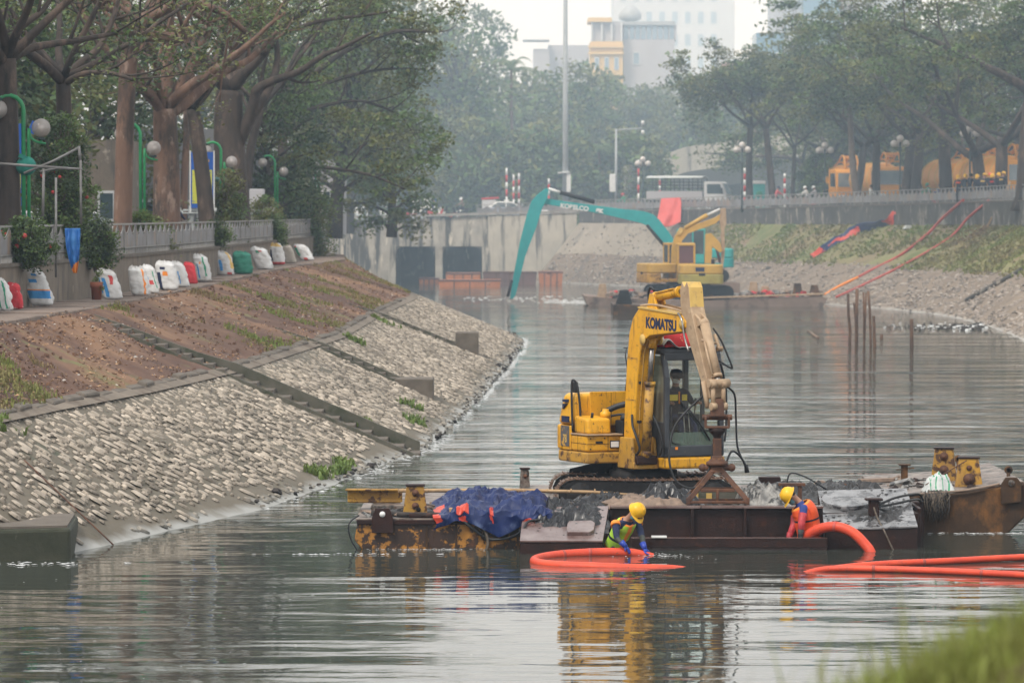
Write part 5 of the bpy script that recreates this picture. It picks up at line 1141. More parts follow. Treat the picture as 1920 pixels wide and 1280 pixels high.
mb = MB(); mb.lathe([(0, -.01), (.06, -.01), (.06, .01), (0, .01)], (8.9, 73.89, .90), 12, 'y'); bpart('lug_hole', mb, M['deck'], 0)
for x, y in ((9.05, 75.6), (8.5, 79.0)):
    mb = MB(); mb.tube([(x, y, .8), (x, y, .98)], .035, 8); mb.lathe([(.04, -.02), (.075, -.02), (.075, .02), (.04, .02), (.04, -.02)], (x, y, 1.03), 14, 'y'); bpart('towing_eye', mb, M['hull_brown'], 0)
# slanted plates in front: left (red brown) and right (grey with hatch)
LPa = [(.13, 69.42, .20), (1.52, 69.42, .20), (1.66, 71.1, .66), (.20, 71.1, .66)]
def slab(mb, top, th):
    b = mb.av(top + [(x, y, z - th) for x, y, z in top])
    for q in ((0, 1, 2, 3), (7, 6, 5, 4), (0, 4, 5, 1), (1, 5, 6, 2), (2, 6, 7, 3), (3, 7, 4, 0)): mb.af([b + k for k in q])
mb = MB(); slab(mb, LPa, .8); bpart('left_float', mb, M['rust_dark'])
mb = MB(); slab(mb, [(x, y - .02 * (y < 70), z + .03) for x, y, z in LPa], .027); bpart('left_ramp_plate', mb, M['deck_red'], .004)
RPa = [(5.32, 70.5, .30), (6.90, 70.5, .36), (6.92, 72.7, .86), (5.36, 72.7, .82)]
mb = MB(); slab(mb, RPa, .9); bpart('right_float', mb, M['rust_dark'])
mb = MB(); slab(mb, [(x, y - .02 * (y < 71), z + .03) for x, y, z in RPa], .027); bpart('right_ramp_plate', mb, M['deck_wet'], .004)
def on(P, u, v, h=0):
    a = Vector(P[0]).lerp(Vector(P[1]), u); b = Vector(P[3]).lerp(Vector(P[2]), u); n = (Vector(P[1]) - Vector(P[0])).cross(Vector(P[3]) - Vector(P[0])).normalized(); return a.lerp(b, v) + n * (h + .03)
mb = MB(); ring = [on(RPa, .32 + .29 * math.cos(t), .66 + .21 * math.sin(t), 0) for t in np.linspace(0, 2 * PI, 29)[:-1]]; rin2 = [on(RPa, .32 + .30 * math.cos(t), .66 + .22 * math.sin(t), .085) for t in np.linspace(0, 2 * PI, 29)[:-1]]
b = mb.av(ring + rin2)
for k in range(28): j = (k + 1) % 28; mb.af((b + k, b + j, b + 28 + j, b + 28 + k), True)
mb.af([b + 28 + k for k in range(28)]); bpart('hatch_cover', mb, M['deck_wet'], 0)
mb = MB(); mb.cyl(on(RPa, .02, .74, .06), on(RPa, .10, .74, .06), .018, 6); mb.cyl(on(RPa, .02, .66, .06), on(RPa, .10, .66, .06), .018, 6); bpart('hatch_hinge', mb, M['rust_dark'], 0)
mb = MB(); rim = [on(LPa, .55 + .33 * (.5 + .5 * c) * 1.0, .30 + .17 * s, 0) for c, s in ((-.9, -1), (.7, -1), (1, -.6), (1, .6), (.7, 1), (-.9, .9), (-1, .5), (-1, -.5))]; rm2 = [p + Vector((0, -.02, .07)) for p in rim]
b = mb.av(rim + rm2)
for k in range(8): j = (k + 1) % 8; mb.af((b + k, b + j, b + 8 + j, b + 8 + k))
mb.af([b + 8 + k for k in range(8)]); bpart('hatch_cover', mb, M['deck_red'], .01)
# dark bay between the plates: back wall, I-beam, ledge beam
mb = MB(); mb.bb(1.68, 5.34, 71.2, 71.34, -.5, .64); bpart('bay_wall', mb, M['rust_dark'])
mb = MB(); mb.bb(1.68, 5.34, 71.10, 71.36, .645, .685); bpart('wall_cap', mb, M['deck_red'], .006)
for xa, xb in ((3.06, 3.12), (3.98, 4.02)): mb = MB(); mb.bb(xa, xb, 71.08, 71.2, -.3, .64); bpart('bay_rib', mb, M['rust_dark'], .006)
mb = MB(); mb.bb(2.02, 5.34, 70.20, 70.42, .185, .21); mb.bb(2.02, 5.34, 70.29, 70.33, -.2, .184); bpart('ledge_beam', mb, M['deck_red'], .006)
mb = MB(); mb.bb(2.02, 5.34, 70.17, 70.2, .05, .209); bpart('ledge_flange', mb, M['rust_dark'], .006)
mb = MB(); mb.bb(1.6, 5.4, 69.4, 71.3, -1.0, -.88); bpart('sunken_step', mb, M['rust_dark'])
mb = MB(); mb.bb(2.36, 2.62, 70.14, 70.24, .215, .25) ; bpart('white_batten', mb, M['white'], .004)
# spud brackets: tapered steel boxes with a pin boss on each face
def spud(x, y, z, h, w0, w1, d, m, rz=0, bosses=((.74, .07), (.33, .10)), cut=None):
    o = 'spud_bracket'; mb = MB(); T = Matrix.Translation((x, y, z)) @ Matrix.Rotation(rz, 4, 'Z'); mb.M = T
    mb.prism([(-w0 / 2, 0), (w0 / 2, 0), (w1 / 2, h), (-w1 / 2, h)], -d / 2, d / 2, lambda a, c, e: (a, e, c)); s = mb.build(o, m, bg_, .02, org=BO)
    for t, r in bosses:
        q = MB(); q.M = T; q.lathe([(0, -.06), (r * .45, -.06), (r * .5, -.03), (r, -.02), (r, .0), (0, .0)], (0, -d / 2, h * t), 16, 'y'); q.build('pin_boss', M['rust'], s, org=BO)
    q = MB(); q.M = T; q.bb(-w1 / 2 - .02, w1 / 2 + .02, -d / 2 - .02, d / 2 + .02, h, h + .03); q.build('cap_plate', M['rust_dark'], s, .005, org=BO); return s
spud(-1.66, 71.1, .515, .52, .43, .29, .28, M['spud'], .05, ((.78, .06), (.36, .06)))
mb = MB(); mb.lathe([(0, -.006), (.04, -.006), (.04, .006), (0, .006)], (-1.6, 70.955, .64), 12, 'y'); bpart('bracket_hole', mb, M['black_steel'], 0)
spud(7.98, 76.6, .70, .66, .50, .34, .32, M['spud'], -.12, ((.80, .08), (.42, .09)))
spud(8.26, 75.0, .68, .60, .52, .34, .34, M['yellow_dirty'], -.06, ((.72, .05), (.38, .11)))
spud(.24, 77.6, .5, .42, .2, .14, .16, M['deck'], .1, ((.7, .04),))
# beam sticking out at the left, bollard, odd steel
mb = MB(); mb.box((-2.45, 72.6, .87), (.92, .22, .03), rz=-.05); mb.box((-2.4, 72.62, .75), (.96, .03, .2), rz=-.05); mb.box((-2.4, 72.75, .65), (.9, .25, .03), rz=-.05); bpart('cantilever_beam', mb, M['spud'], .006)
mb = MB(); mb.box((-2.05, 72.4, .57), (.8, .5, .12)); bpart('beam_base', mb, M['deck'])
mb = MB(); mb.bb(7.24, 7.36, 77.1, 77.22, .66, 1.02); mb.bb(7.19, 7.41, 77.05, 77.27, 1.02, 1.045); mb.tube([(7.14, 77.1, .94), (7.48, 77.1, .97)], .014, 6); mb.bb(7.12, 7.55, 76.95, 77.4, .66, .74); bpart('bollard', mb, M['hull_brown'], .01)
mb = MB(); mb.box((4.75, 76.5, .72), (.46, .3, .26), taper=.85); bpart('winch_stump', mb, M['rust_dark'])
mb = MB(); mb.lathe([(0, 0), (.13, 0), (.04, .12), (.05, .18), (.02, .19)], (6.05, 75.5, .6), 10); bpart('deck_fitting', mb, M['rust'], 0)
for x0, x1, y, z, m in ((6.45, 7.1, 77.2, .74, M['cloth_brown']), (5.2, 6.3, 76.2, .64, M['rust_dark']), (4.55, 5.0, 75.6, .66, M['rust'])):
    mb = MB(); mb.box(((x0 + x1) / 2, y, z), (x1 - x0, .22, .07), rz=.12, ry=-.03); bpart('loose_beam', mb, m, .008)
mb = MB(); mb.bb(4.75, 4.82, 72.8, 72.9, .58, .92); mb.bb(5.02, 5.09, 72.8, 72.9, .58, .92); mb.bb(4.68, 5.15, 72.76, 72.95, .92, .97); bpart('small_stand', mb, M['rust'], .006)
# dark base plate under the excavator, with small yellow placards
mb = MB(); mb.bb(.9, 4.6, 73.0, 77.6, .34, .345) ; bpart('track_bed', mb, M['rust_dark'], 0)
mb = MB(); mb.bb(2.6, 4.0, 73.02, 73.08, .60, .82); bpart('guard_plate', mb, M['concrete_moss'], .005)
for x in (3.23, 3.47):
    mb = MB(); mb.bb(x - .05, x + .05, 73.005, 73.018, .64, .78); bpart('placard', mb, M['yellow_pale'], 0)
# ---- loose things on the barge
def ridged(p, s, seed=0): return 1 - abs(noise.noise(Vector((p[0] * s + seed, p[1] * s, seed * 1.7))) * 2)
def heap(name, label, cat, x0, x1, y0, y1, zfn, mats, seed, amp=.1, nu=60, nv=34, mfn=None, skirt=.0, group=None, s1=2.6, drape=0, smooth=True):
    def fn(u, v):
        x, y = lerp(x0, x1, u), (lerp(y0, y1, v) if not drape else y0 + .06 + .05 * math.sin(u * 31 + v * 6) * (1 - v / drape) if v < drape else lerp(y0 + .06, y1, (v - drape) / (1 - drape))); k = min(1, 6 * min(u, 1 - u, v, 1 - v) + .02)
        ed = 1 + .0 * u
        x += .12 * vn((u * 5, v * 5, seed)) * (x1 - x0) * .5; y += .10 * vn((u * 5, v * 5, seed + 9)) * (y1 - y0) * (.5 if v > drape else .03)
        wx, wy = x + .25 * vn((x * 2, y * 2, seed)), y + .25 * vn((x * 2, y * 2, seed + 4)); f = ridged((wx * .55 + wy * .8, (wy - wx) * 1.5), s1, seed) ** 2 * .6 + ridged(((wx - .5 * wy) * 1.6, wy * .6), s1 * 1.7, seed + 3) ** 2 * .3 + vn((x * 2.2, y * 2.2, seed)) * .35 + (0 if smooth else .22 * vn((x * 7.5, y * 6, seed)))
        return (x, y, zfn(u, v) + amp * f * k * 1.6)
    return crumple(name, label, cat, fn, nu, nv, mats, mfn, group, ((x0 + x1) / 2, (y0 + y1) / 2, .6), .008, smooth)
def dome(h, z): return lambda u, v: z + h * (max(0, math.sin(PI * u)) ** .6) * (max(0, math.sin(PI * v)) ** .6)
# blue tarp with orange lining, heaped on deck and hanging over the hull side
def tz(u, v):
    y = lerp(70.28, 73.2, v); h = .13 + .30 * math.sin(PI * min(1, u * 1.05 + .03)) ** .7
    k = .30 + .30 * abs(math.sin(u * 5.2 + .5)) + .10 * vn((u * 9, 2, 2))
    if v < .2: return lerp(min(.50, k - .12), .54, v / .2)
    t = (v - .2) / .8; return .52 + h * .70 * (1 + .45 * vn((u * 3.2, t * 2.2, 6))) * math.sin(PI * (.06 + .86 * t)) ** .7
TMR = ((.04, .22, .88, .93), (.18, .26, .14, .27), (.42, .45, .10, .24), (.70, .80, .88, .99), (.68, .78, .0, .08), (.50, .56, .90, .99), (.0, .05, .1, .5), (.22, .27, .0, .10))
def tm(u, v):
    a, b = u + .035 * vn((u * 9, v * 7, 3)), v + .05 * vn((u * 8, v * 8, 6))
    return 1 if any(x0 < a < x1 and y0 < b < y1 for x0, x1, y0, y1 in TMR) else 0
heap('blue_tarp', 'crumpled blue tarp with orange lining heaped on the left pontoon', 'tarp', -1.34, .86, 70.28, 73.2, tz, [M['tarp_blue'], M['tarp_orange']], 3, .11, 76, 46, tm, s1=1.7, drape=.2, smooth=False)
PL = [M['plastic'], M['plastic'], M['plastic_grey']]
pmf = lambda sd: (lambda u, v: 0 if vn((u * 4, v * 4, sd)) < .12 else 2)
def pl_z(u, v):
    p = on(LPa, lerp(.06, .99, u), lerp(.16, 1.02, v)); return p.z + .10 * math.sin(PI * u) * math.sin(PI * v)
heap('black_plastic_sheet', 'crumpled dirty black plastic sheeting on the red-brown slanted plate', 'plastic sheet', .32, 1.66, 69.95, 71.5, pl_z, [M['plastic']], 7, .13, 46, 30, None, s1=2.6, smooth=False)
heap('brown_cloth', 'muddy brown cloth spread behind the worker in the green vest', 'cloth', 1.3, 3.2, 71.45, 72.6, dome(.10, .60), [M['cloth_brown']], 13, .10, 70, 34, None, s1=2.2)
heap('black_plastic_sheet', 'dark plastic sheeting heaped at the right end of the muddy brown cloth', 'plastic sheet', 2.15, 3.35, 71.7, 73.0, dome(.20, .60), [M['plastic']], 43, .14, 34, 24, None, s1=2.6, smooth=False)
heap('black_plastic_sheet', 'flat black plastic sheeting between the bamboo pole and the brown cloth', 'plastic sheet', .95, 2.1, 71.6, 73.0, dome(.10, .60), [M['plastic']], 47, .11, 34, 22, None, s1=2.6, smooth=False)
heap('grey_plastic_sheet', 'pale grey plastic sheeting right of the grab frame', 'plastic sheet', 3.9, 4.85, 71.5, 73.2, dome(.26, .58), [M['plastic_grey']], 17, .15, 32, 24, None, s1=2.8, smooth=False)
heap('mud_heap', 'wet black mud smeared across the grey slanted plate', 'mud', 5.75, 6.78, 70.75, 71.75, lambda u, v: on(RPa, (lerp(5.75, 6.78, u) - 5.35) / 1.55, (lerp(70.75, 71.75, v) - 70.5) / 2.2).z - .02, [M['mud']], 23, .055, 46, 34, None, s1=4)
heap('net_sack', 'knotted white and green mesh sack beside the front yellow spud bracket', 'sack', 7.36, 7.95, 74.05, 74.75, dome(.34, .66), [M['white_cloth'], mat('green_mesh', (.06, .30, .16), (.05, .24, .13), 4, .7)], 29, .07, 50, 36, lambda u, v: 1 if abs(math.sin(u * 17 + 2 * vn((u * 3, v * 3, 1)))) < .35 and .2 < u < .85 else 0, s1=3)
mb = MB(); g = random.Random(61)
for k in range(150):
    x, l = g.gauss(7.6, .11), g.uniform(.12, .5); y = 73.93 - g.random() * .09; z = .70 + g.uniform(-.05, .04); mb.cm = k % 2
    mb.tube([(x, y + .12, z + .03), (x + g.uniform(-.03, .03), y, z - .02), (x + g.uniform(-.06, .06), y - .02, z - l * .5), (x + g.uniform(-.09, .09), y - g.random() * .03, z - l)], [.010, .012, .009, .003], 4)
o = mb.build('weed_clump', [M['rope'], M['char']], org=(7.6, 73.95, .7)); tag(o, 'brown fibrous weed hanging over the barge edge below the mesh sack', 'weed'); o['kind'] = 'stuff'
mb = MB(); mb.tube([(-1.98, 72.2, .88), (-1.2, 72.5, .86), (0, 72.9, .84), (1.4, 73.0, .80), (2.2, 73.0, .74)], [.035, .034, .034, .03, .028], 8)
for k in range(9): mb.lathe([(.039, -.012), (.042, 0), (.039, .012)], (-1.9 + k * .42, 72.23 + k * .105, .878 - k * .008), 8, 'x')
o = mb.build('bamboo_pole', M['bamboo'], org=(-2, 72, .9)); tag(o, 'long bamboo pole lying across the deck under the blue tarp', 'bamboo pole')
for lab, pts, r, m in (('black burnt timber lying along the left pontoon edge', [(-2.4, 70.7, .60), (-1.7, 70.65, .57), (-1.1, 70.75, .56)], .045, M['char']), ('short dark pipe beside the burnt timber', [(-1.75, 70.58, .56), (-1.05, 70.56, .56)], .05, M['rust_dark']), ('white plastic pipe between the spud bracket and the tarp', [(-1.22, 71.3, .60), (-.75, 71.2, .62)], .045, M['white'])):
    mb = MB(); mb.tube(pts, r, 8); o = mb.build('pipe' if 'pipe' in lab else 'timber', m, org=pts[0]); tag(o, lab, 'pipe' if 'pipe' in lab else 'timber')
mb = MB(); mb.box((-.94, 70.72, .60), (.3, .3, .16), rz=.2, ry=.1); o = mb.build('wooden_block', M['bamboo'], bevel=.02, org=(-.94, 70.72, .52)); tag(o, 'pale wooden block at the tarp\'s left corner on the pontoon edge', 'wooden block')
def rope(label, pts, r=.02, m=None, cat='rope', name='rope'):
    mb = MB(); sp = smoothpts(pts, 6); mb.tube(sp, r, 6); o = mb.build(name, m or M['black_rubber'], org=tuple(sp[0])); tag(o, label, cat); return o
rope('black cable hanging from the left pontoon up to the red-brown plate', [(-.95, 70.5, .60), (-.75, 70.38, .42), (-.5, 70.40, .24), (-.33, 70.38, .17), (0, 70.3, .22), (.18, 70.0, .36), (.3, 70.2, .50), (.7, 70.4, .50)], .024, None, 'cable', 'cable')
rope('thin black rope hanging at the left corner of the barge', [(-2.6, 70.42, .58), (-2.76, 70.3, .45), (-2.74, 70.3, .2), (-2.6, 70.35, -.05)], .014)
rope('knotted grey rope tied around the left pontoon edge beside the tarp', [(-.6, 70.45, .58), (-.5, 70.4, .4), (-.42, 70.38, .2), (-.42, 70.36, .03), (-.5, 70.36, -.05)], .026, M['rope'])
for k, (y0, lab) in enumerate(((.86, 'top black cable tied to the post on the grey plate'), (.76, 'middle black cable tied to the post on the grey plate'), (.62, 'lowest black cable drooping from the post on the grey plate'))):
    rope(lab, [(6.28, 71.2, .70 - .03 * k), (6.6, 71.5, y0 - .06), (6.95, 72.0, y0 - .03), (7.2, 73.3, y0 - .12), (7.3, 73.6, y0 - .25)], .022, None, 'cable', 'cable')
rope('grey rope running from the post down over the plate edge into the water', [(6.2, 71.15, .7), (6.25, 70.9, .5), (6.33, 70.42, .30), (6.42, 70.38, .1), (6.5, 70.36, -.06)], .017, M['rope'])
mb = MB(); mb.bb(6.12, 6.30, 71.1, 71.28, .45, .78); mb.bb(6.06, 6.36, 71.05, 71.33, .78, .82); bpart('mooring_post', mb, M['rust_dark'], .015)
rope('thin rusty wire from the spud bracket to the mesh sack', [(8.2, 74.8, 1.25), (7.8, 74.5, 1.05), (7.4, 74.2, .85)], .010, M['rust'])
rope('tangled black hose looping on the deck by the small stand', [(4.9, 74, .7), (4.95, 74, 1.05), (5.2, 74, 1.02), (5.5, 74, .85), (5.7, 74.2, .72)], .016, None, 'hose', 'hose_line')
rope('pinkish rope draped along the right bow edge', [(7.2, 73.95, .70), (7.8, 73.93, .74), (8.3, 73.95, .80), (8.7, 74.0, .88)], .022, M['cloth_brown'])
# black sludge and scrap over the deck
heap('sludge_heap', 'black sludge spread over the deck behind the right slanted plate', 'mud', 4.3, 6.9, 73.2, 76.5, dome(.10, .60), [M['mud']], 51, .13, 70, 40, None, s1=2.4, smooth=False)
heap('sludge_heap', 'black sludge and rags between the burnt timber and the left spud bracket', 'mud', -2.5, -.9, 70.7, 72.2, dome(.03, .51), [M['mud']], 53, .05, 50, 36, None, s1=3)
heap('sludge_heap', 'black sludge along the excavator\'s near track', 'mud', .9, 4.0, 72.8, 73.9, dome(.10, .50), [M['mud']], 57, .13, 70, 26, None, s1=2.4, smooth=False)
# scattered scrap
mb = MB(); g = random.Random(9)
for _ in range(560):
    x, y = g.choice(((g.uniform(-2.5, -.5), g.uniform(70.7, 74)), (g.uniform(4.5, 6.95), g.uniform(73.5, 77.5)), (g.uniform(7.1, 8.9), g.uniform(74.2, 78)), (g.uniform(5.0, 6.9), g.uniform(74.5, 77)))); z = .53 if x < 0 else .62 if x < 7 else .72
    s = g.uniform(.02, .08) * (2.0 if g.random() < .12 else 1); mb.cm = g.randrange(4); mb.box((x, y, z + s * .3), (s * g.uniform(1, 5), s, s * .6), rz=g.random() * 3, rx=g.uniform(-.5, .5), ry=g.uniform(-.4, .4), taper=.8)
o = mb.build('deck_debris', [M['rust_dark'], M['char'], M['cloth_brown'], M['plastic_grey']]); o['kind'] = 'stuff'
mb = MB()
for _ in range(150):
    p = on(RPa, g.uniform(.02, .98), g.uniform(.02, .98)); s = g.uniform(.01, .035); mb.box(p, (s * 2, s * 1.6, s * .8), rz=g.random() * 3, taper=.6)
for _ in range(60):
    p = on(LPa, g.uniform(.05, .95), g.uniform(.05, .95)); s = g.uniform(.01, .025); mb.box(p, (s * 2, s * 1.6, s * .8), rz=g.random() * 3, taper=.6)
o = mb.build('mud_splashes', M['mud']); o['kind'] = 'stuff'
# ---- orange hoses
def hose(label, pts, r=.085, bands=(), seg=8):
    mb = MB(); sp = smoothpts(pts, seg); 
    fine = []
    for i in range(len(sp) - 1):
        for k in range(3): fine.append(sp[i].lerp(sp[i + 1], k / 3))
    fine.append(sp[-1]); mb.tube(fine, [r * (1 + .035 * (i % 2)) for i in range(len(fine))], 14)
    o = thing('orange_hose', label, 'hose', fine[0]); mb.build('hose_wall', M['hose'], o, org=tuple(fine[0]))
    for t in bands:
        i = int(t * (len(fine) - 2)); a, c = fine[i], fine[i + 1]; d = (c - a).normalized() * .025
        q = MB(); q.tube([a - d, a + d], r * 1.07, 14); q.build('hose_clamp', M['hose_red'], o, org=tuple(fine[0]))
    return o
hose('orange hose looping on the water in front of the worker in the green vest', [(2.35, 69.3, -.05), (2.0, 69.25, .03), (1.5, 69.2, .045), (.95, 69.05, .03), (.58, 68.7, .015), (.38, 68.1, .01), (.44, 67.5, .005), (.8, 67.1, .0), (1.3, 66.95, -.005), (1.9, 66.9, -.025), (2.6, 66.95, -.05), (3.0, 67.0, -.12)], .078, (.22, .3))
hose('orange hose arching out of the water to the worker in the life vest', [(4.88, 70.62, .10), (5.02, 70.5, .23), (5.24, 70.34, .36), (5.5, 70.2, .40), (5.76, 70.1, .31), (5.96, 70.02, .12), (6.06, 69.95, -.03), (6.1, 69.9, -.25)], .085, (.42, .9))
hose('orange hose floating at the right, upper of the crossing pair', [(4.7, 66.3, -.10), (5.2, 66.7, -.01), (6.0, 67.0, .04), (7.0, 67.4, .05), (8.4, 68.1, .06), (10.5, 69.3, .04)], .053, (.55,))
hose('orange hose floating at the right, lower of the crossing pair', [(4.5, 66.0, -.10), (5.0, 66.1, .03), (5.8, 65.95, .05), (6.9, 65.5, .05), (8.1, 64.75, .05), (10, 63.4, .04)], .053, (.4, .7))
# ---- foam on the water
mb = MB(); g = random.Random(19)
def foam(cx, cy_, rx, ry, n, s0, s1):
    for _ in range(n):
        x, y = cx + g.gauss(0, rx), cy_ + g.gauss(0, ry); s = g.uniform(s0, s1); k = 6; a = g.random() * 6; el = g.uniform(1, 3)
        b = mb.av([(x + s * el * math.cos(a + t * 6.283 / k) * g.uniform(.7, 1.2), y + s * math.sin(t * 6.283 / k + a) * g.uniform(.7, 1.2), .012) for t in range(k)] + [(x, y, .012 + s * .3)])
        for t in range(k): mb.af((b + t, b + (t + 1) % k, b + k), True)
foam(-2.8, 69.3, .7, .08, 50, .008, .03); foam(-1.4, 70.25, .5, .1, 110, .006, .016); foam(2.6, 69.0, .4, .25, 50, .006, .02); foam(-8.2, 67.3, .8, .2, 60, .012, .04); foam(3.2, 60, 5, 5, 40, .005, .012); foam(-4, 58, 3, 5, 60, .005, .012)
foam(8.5, 73.8, .6, .1, 60, .01, .03); foam(.5, 277, 2.4, 4.5, 60, .03, .10); foam(4.2, 268, 1.5, 4, 60, .04, .15)
for y in np.arange(80, 190, .35):
    x = lwx(y) + .10; foam(x, y, .08, .15, 2 if vn((y * .3, 1, 1)) > -.1 else 0, .012, .04)
o = mb.build('foam', M['foam']); o['kind'] = 'stuff'
# ================================================================== PEOPLE
def skin_body(name, verts, edges, radii, sub=2):
    me = bpy.data.meshes.new(name); me.from_pydata([tuple(v) for v in verts], edges, []); o = bpy.data.objects.new(name, me); COL.objects.link(o)
    o.modifiers.new('s', 'SKIN'); sv = me.skin_vertices[0].data
    for i, r in enumerate(radii):
        r = r if isinstance(r, tuple) else (r, r); sv[i].radius = r; sv[i].use_root = (i == 0)
    q = o.modifiers.new('d', 'SUBSURF'); q.levels = q.render_levels = sub
    dg = bpy.context.evaluated_depsgraph_get(); dg.update(); m2 = bpy.data.meshes.new_from_object(o.evaluated_get(dg))
    bpy.data.objects.remove(o); bpy.data.meshes.remove(me); m2.name = name; return m2
def segd(p, a, b):
    d = b - a; t = max(0, min(1, (p - a).dot(d) / max(1e-9, d.length_squared))); return (p - a - d * t).length
def person(label, J, base, cols, face, group=None, hands=True, helmet=None, mask=None, sub=2, hairm=None, gloves=None, curl=.5, hand_dir=None, cap=None):
    """J: joint dict in world metres. cols: material for torso, upper arm, forearm, leg, skin. face: direction the face looks"""
    o = thing('person', label, 'person', base, 0, group); O = Vector(base)
    J = {k: Vector(v) for k, v in J.items()}
    names = ['pel', 'spine', 'chest', 'neck', 'headb', 'head', 'top', 'shL', 'elL', 'wrL', 'shR', 'elR', 'wrR', 'hipL', 'knL', 'anL', 'toL', 'hipR', 'knR', 'anR', 'toR']
    f = Vector(face).normalized()
    if 'spine' not in J: J['spine'] = J['pel'].lerp(J['chest'], .5)
    up = (J['head'] - J['neck']).normalized(); J['headb'] = J['neck'].lerp(J['head'], .45); J['top'] = J['head'] + up * .07
    for s in 'LR': J['to' + s] = J['an' + s] + Vector((f.x, f.y, 0)).normalized() * .17 + Vector((0, 0, -.05))
    idx = {n: i for i, n in enumerate(names)}
    rad = dict(pel=(.15, .125), spine=(.14, .11), chest=(.165, .125), neck=.062, headb=.07, head=(.088, .104), top=.062, shL=.078, elL=.052, wrL=.036, shR=.078, elR=.052, wrR=.036, hipL=.095, knL=.066, anL=.05, toL=.04, hipR=.095, knR=.066, anR=.05, toR=.04)
    E = [('pel', 'spine'), ('spine', 'chest'), ('chest', 'neck'), ('neck', 'headb'), ('headb', 'head'), ('head', 'top')]
    for s in 'LR': E += [('chest', 'sh' + s), ('sh' + s, 'el' + s), ('el' + s, 'wr' + s), ('pel', 'hip' + s), ('hip' + s, 'kn' + s), ('kn' + s, 'an' + s), ('an' + s, 'to' + s)]
    V = [J[n] - O for n in names]; RR = [rad[n] for n in names]; EE = [(idx[a], idx[b]) for a, b in E]; bone = list(E)
    me = skin_body('body', V, EE, RR, sub)
    ms = [cols['torso'], cols['upper'], cols['fore'], cols['leg'], cols['skin'], cols.get('boot', M['wader'])]
    for m in ms: me.materials.append(m)
    def cls(a, b):
        if b in ('headb', 'head', 'top'): return 4
        if b[:2] == 'el': return 1
        if b[:2] == 'wr': return 2
        if b[:2] in ('hi', 'kn', 'an'): return 3
        if b[:2] == 'to': return 5
        return 0
    for p in me.polygons:
        c = p.center; best = min(E, key=lambda e: segd(c, J[e[0]] - O, J[e[1]] - O) - (rad[e[1]] if not isinstance(rad[e[1]], tuple) else rad[e[1]][0]) * .55)
        p.material_index = cls(*best); p.use_smooth = True
    b = bpy.data.objects.new('body', me); COL.objects.link(b); b.parent = o
    # face
    H = J['head'] - O; f = (f - up * f.dot(up)).normalized(); r = f.cross(up).normalized()
    if hands:
        mb = MB()
        for s in (-1, 1): mb.ball(H + f * .088 + r * .034 * s + up * .012, .013, 8, 6)
        mb.build('eyes', M['hair'], o)
        mb = MB(); mb.ball(H + f * .104 - up * .018, .019, 8, 6)
        for s in (-1, 1): mb.ball(H + r * .092 * s - up * .005, .028, 8, 6)
        mb.ball(H + f * .088 - up * .058, .02, 8, 5); mb.build('nose_and_ears', cols['skin'], o)
        mb = MB(); hm = [(0, .1)]; Mt = Matrix.Translation(H) @ frame((0, 0, 0), f, -r); mb.M = Mt
        mb.lathe([(.098, -.02), (.108, .03), (.096, .075), (.05, .105), (0, .112)], (-.012, 0, .0), 18); mb.build('hair', M['hair'], o)
    if mask:
        mb = MB(); mb.M = Matrix.Translation(H) @ frame((0, 0, 0), f, -r)
        def mf(u, v):
            a = lerp(-1.15, 1.15, u); z = lerp(-.088, -.008, v); k = .098 + .022 * math.cos(a) ** 2 * math.sin(PI * (v * .75 + .2)); return (k * math.cos(a), .94 * k * math.sin(a), z)
        mb.grid(mf, 14, 8); mb.build('face_mask', mask, o)
        mb = MB(); mb.M = Matrix.Translation(H) @ frame((0, 0, 0), f, -r)
        for s in (-1, 1): mb.tube([(.05, s * .092, -.03), (.0, s * .102, .012)], .003, 5)
        mb.build('mask_strap', M['white'], o)
    if helmet:
        mb = MB(); T = Matrix.Translation(H + up * .045) @ frame((0, 0, 0), f, -r) @ Matrix.Rotation(.12, 4, 'Y'); mb.M = T
        pr = [(.150, -.012), (.146, .0), (.142, .03), (.128, .078), (.098, .118), (.05, .140), (0, .147)]
        b0 = len(mb.v); mb.lathe(pr, (0, 0, 0), 24)
        br = MB(); 
        n = 24; ins = [(.140 * math.cos(a) * 1.08, .140 * math.sin(a), -.004) for a in np.linspace(0, 2 * PI, n, endpoint=False)]
        outs = [((.158 + .055 * max(0, math.cos(a)) ** 1.5) * math.cos(a) * 1.03, .158 * math.sin(a), -.016 - .012 * max(0, math.cos(a))) for a in np.linspace(0, 2 * PI, n, endpoint=False)]
        ba = mb.av(ins + outs)
        for k in range(n): j = (k + 1) % n; mb.af((ba + k, ba + n + k, ba + n + j, ba + j), True)
        mb.xz([(-.10, .12), (-.04, .150), (.06, .150), (.12, .10), (.10, .10), (.05, .138), (-.04, .138), (-.09, .11)], -.018, .018)
        ho = mb.build('helmet', helmet, o)
        mb = MB(); mb.M = T; mb.bb(.135, .150, -.05, .05, .002, .016); mb.build('helmet_band', M['navy_dark'], ho)
    if cap:
        mb = MB(); mb.M = Matrix.Translation(H + up * .035) @ frame((0, 0, 0), f, -r); mb.lathe([(.118, -.01), (.12, .03), (.10, .085), (.05, .105), (0, .108)], (0, 0, 0), 20)
        mb.prism([(.08, -.08), (.16, -.07), (.19, 0), (.16, .07), (.08, .08)], .0, .012, lambda a, c, e: (a, c, e - .1 * max(0, a - .1))); mb.build('cap', cap, o)
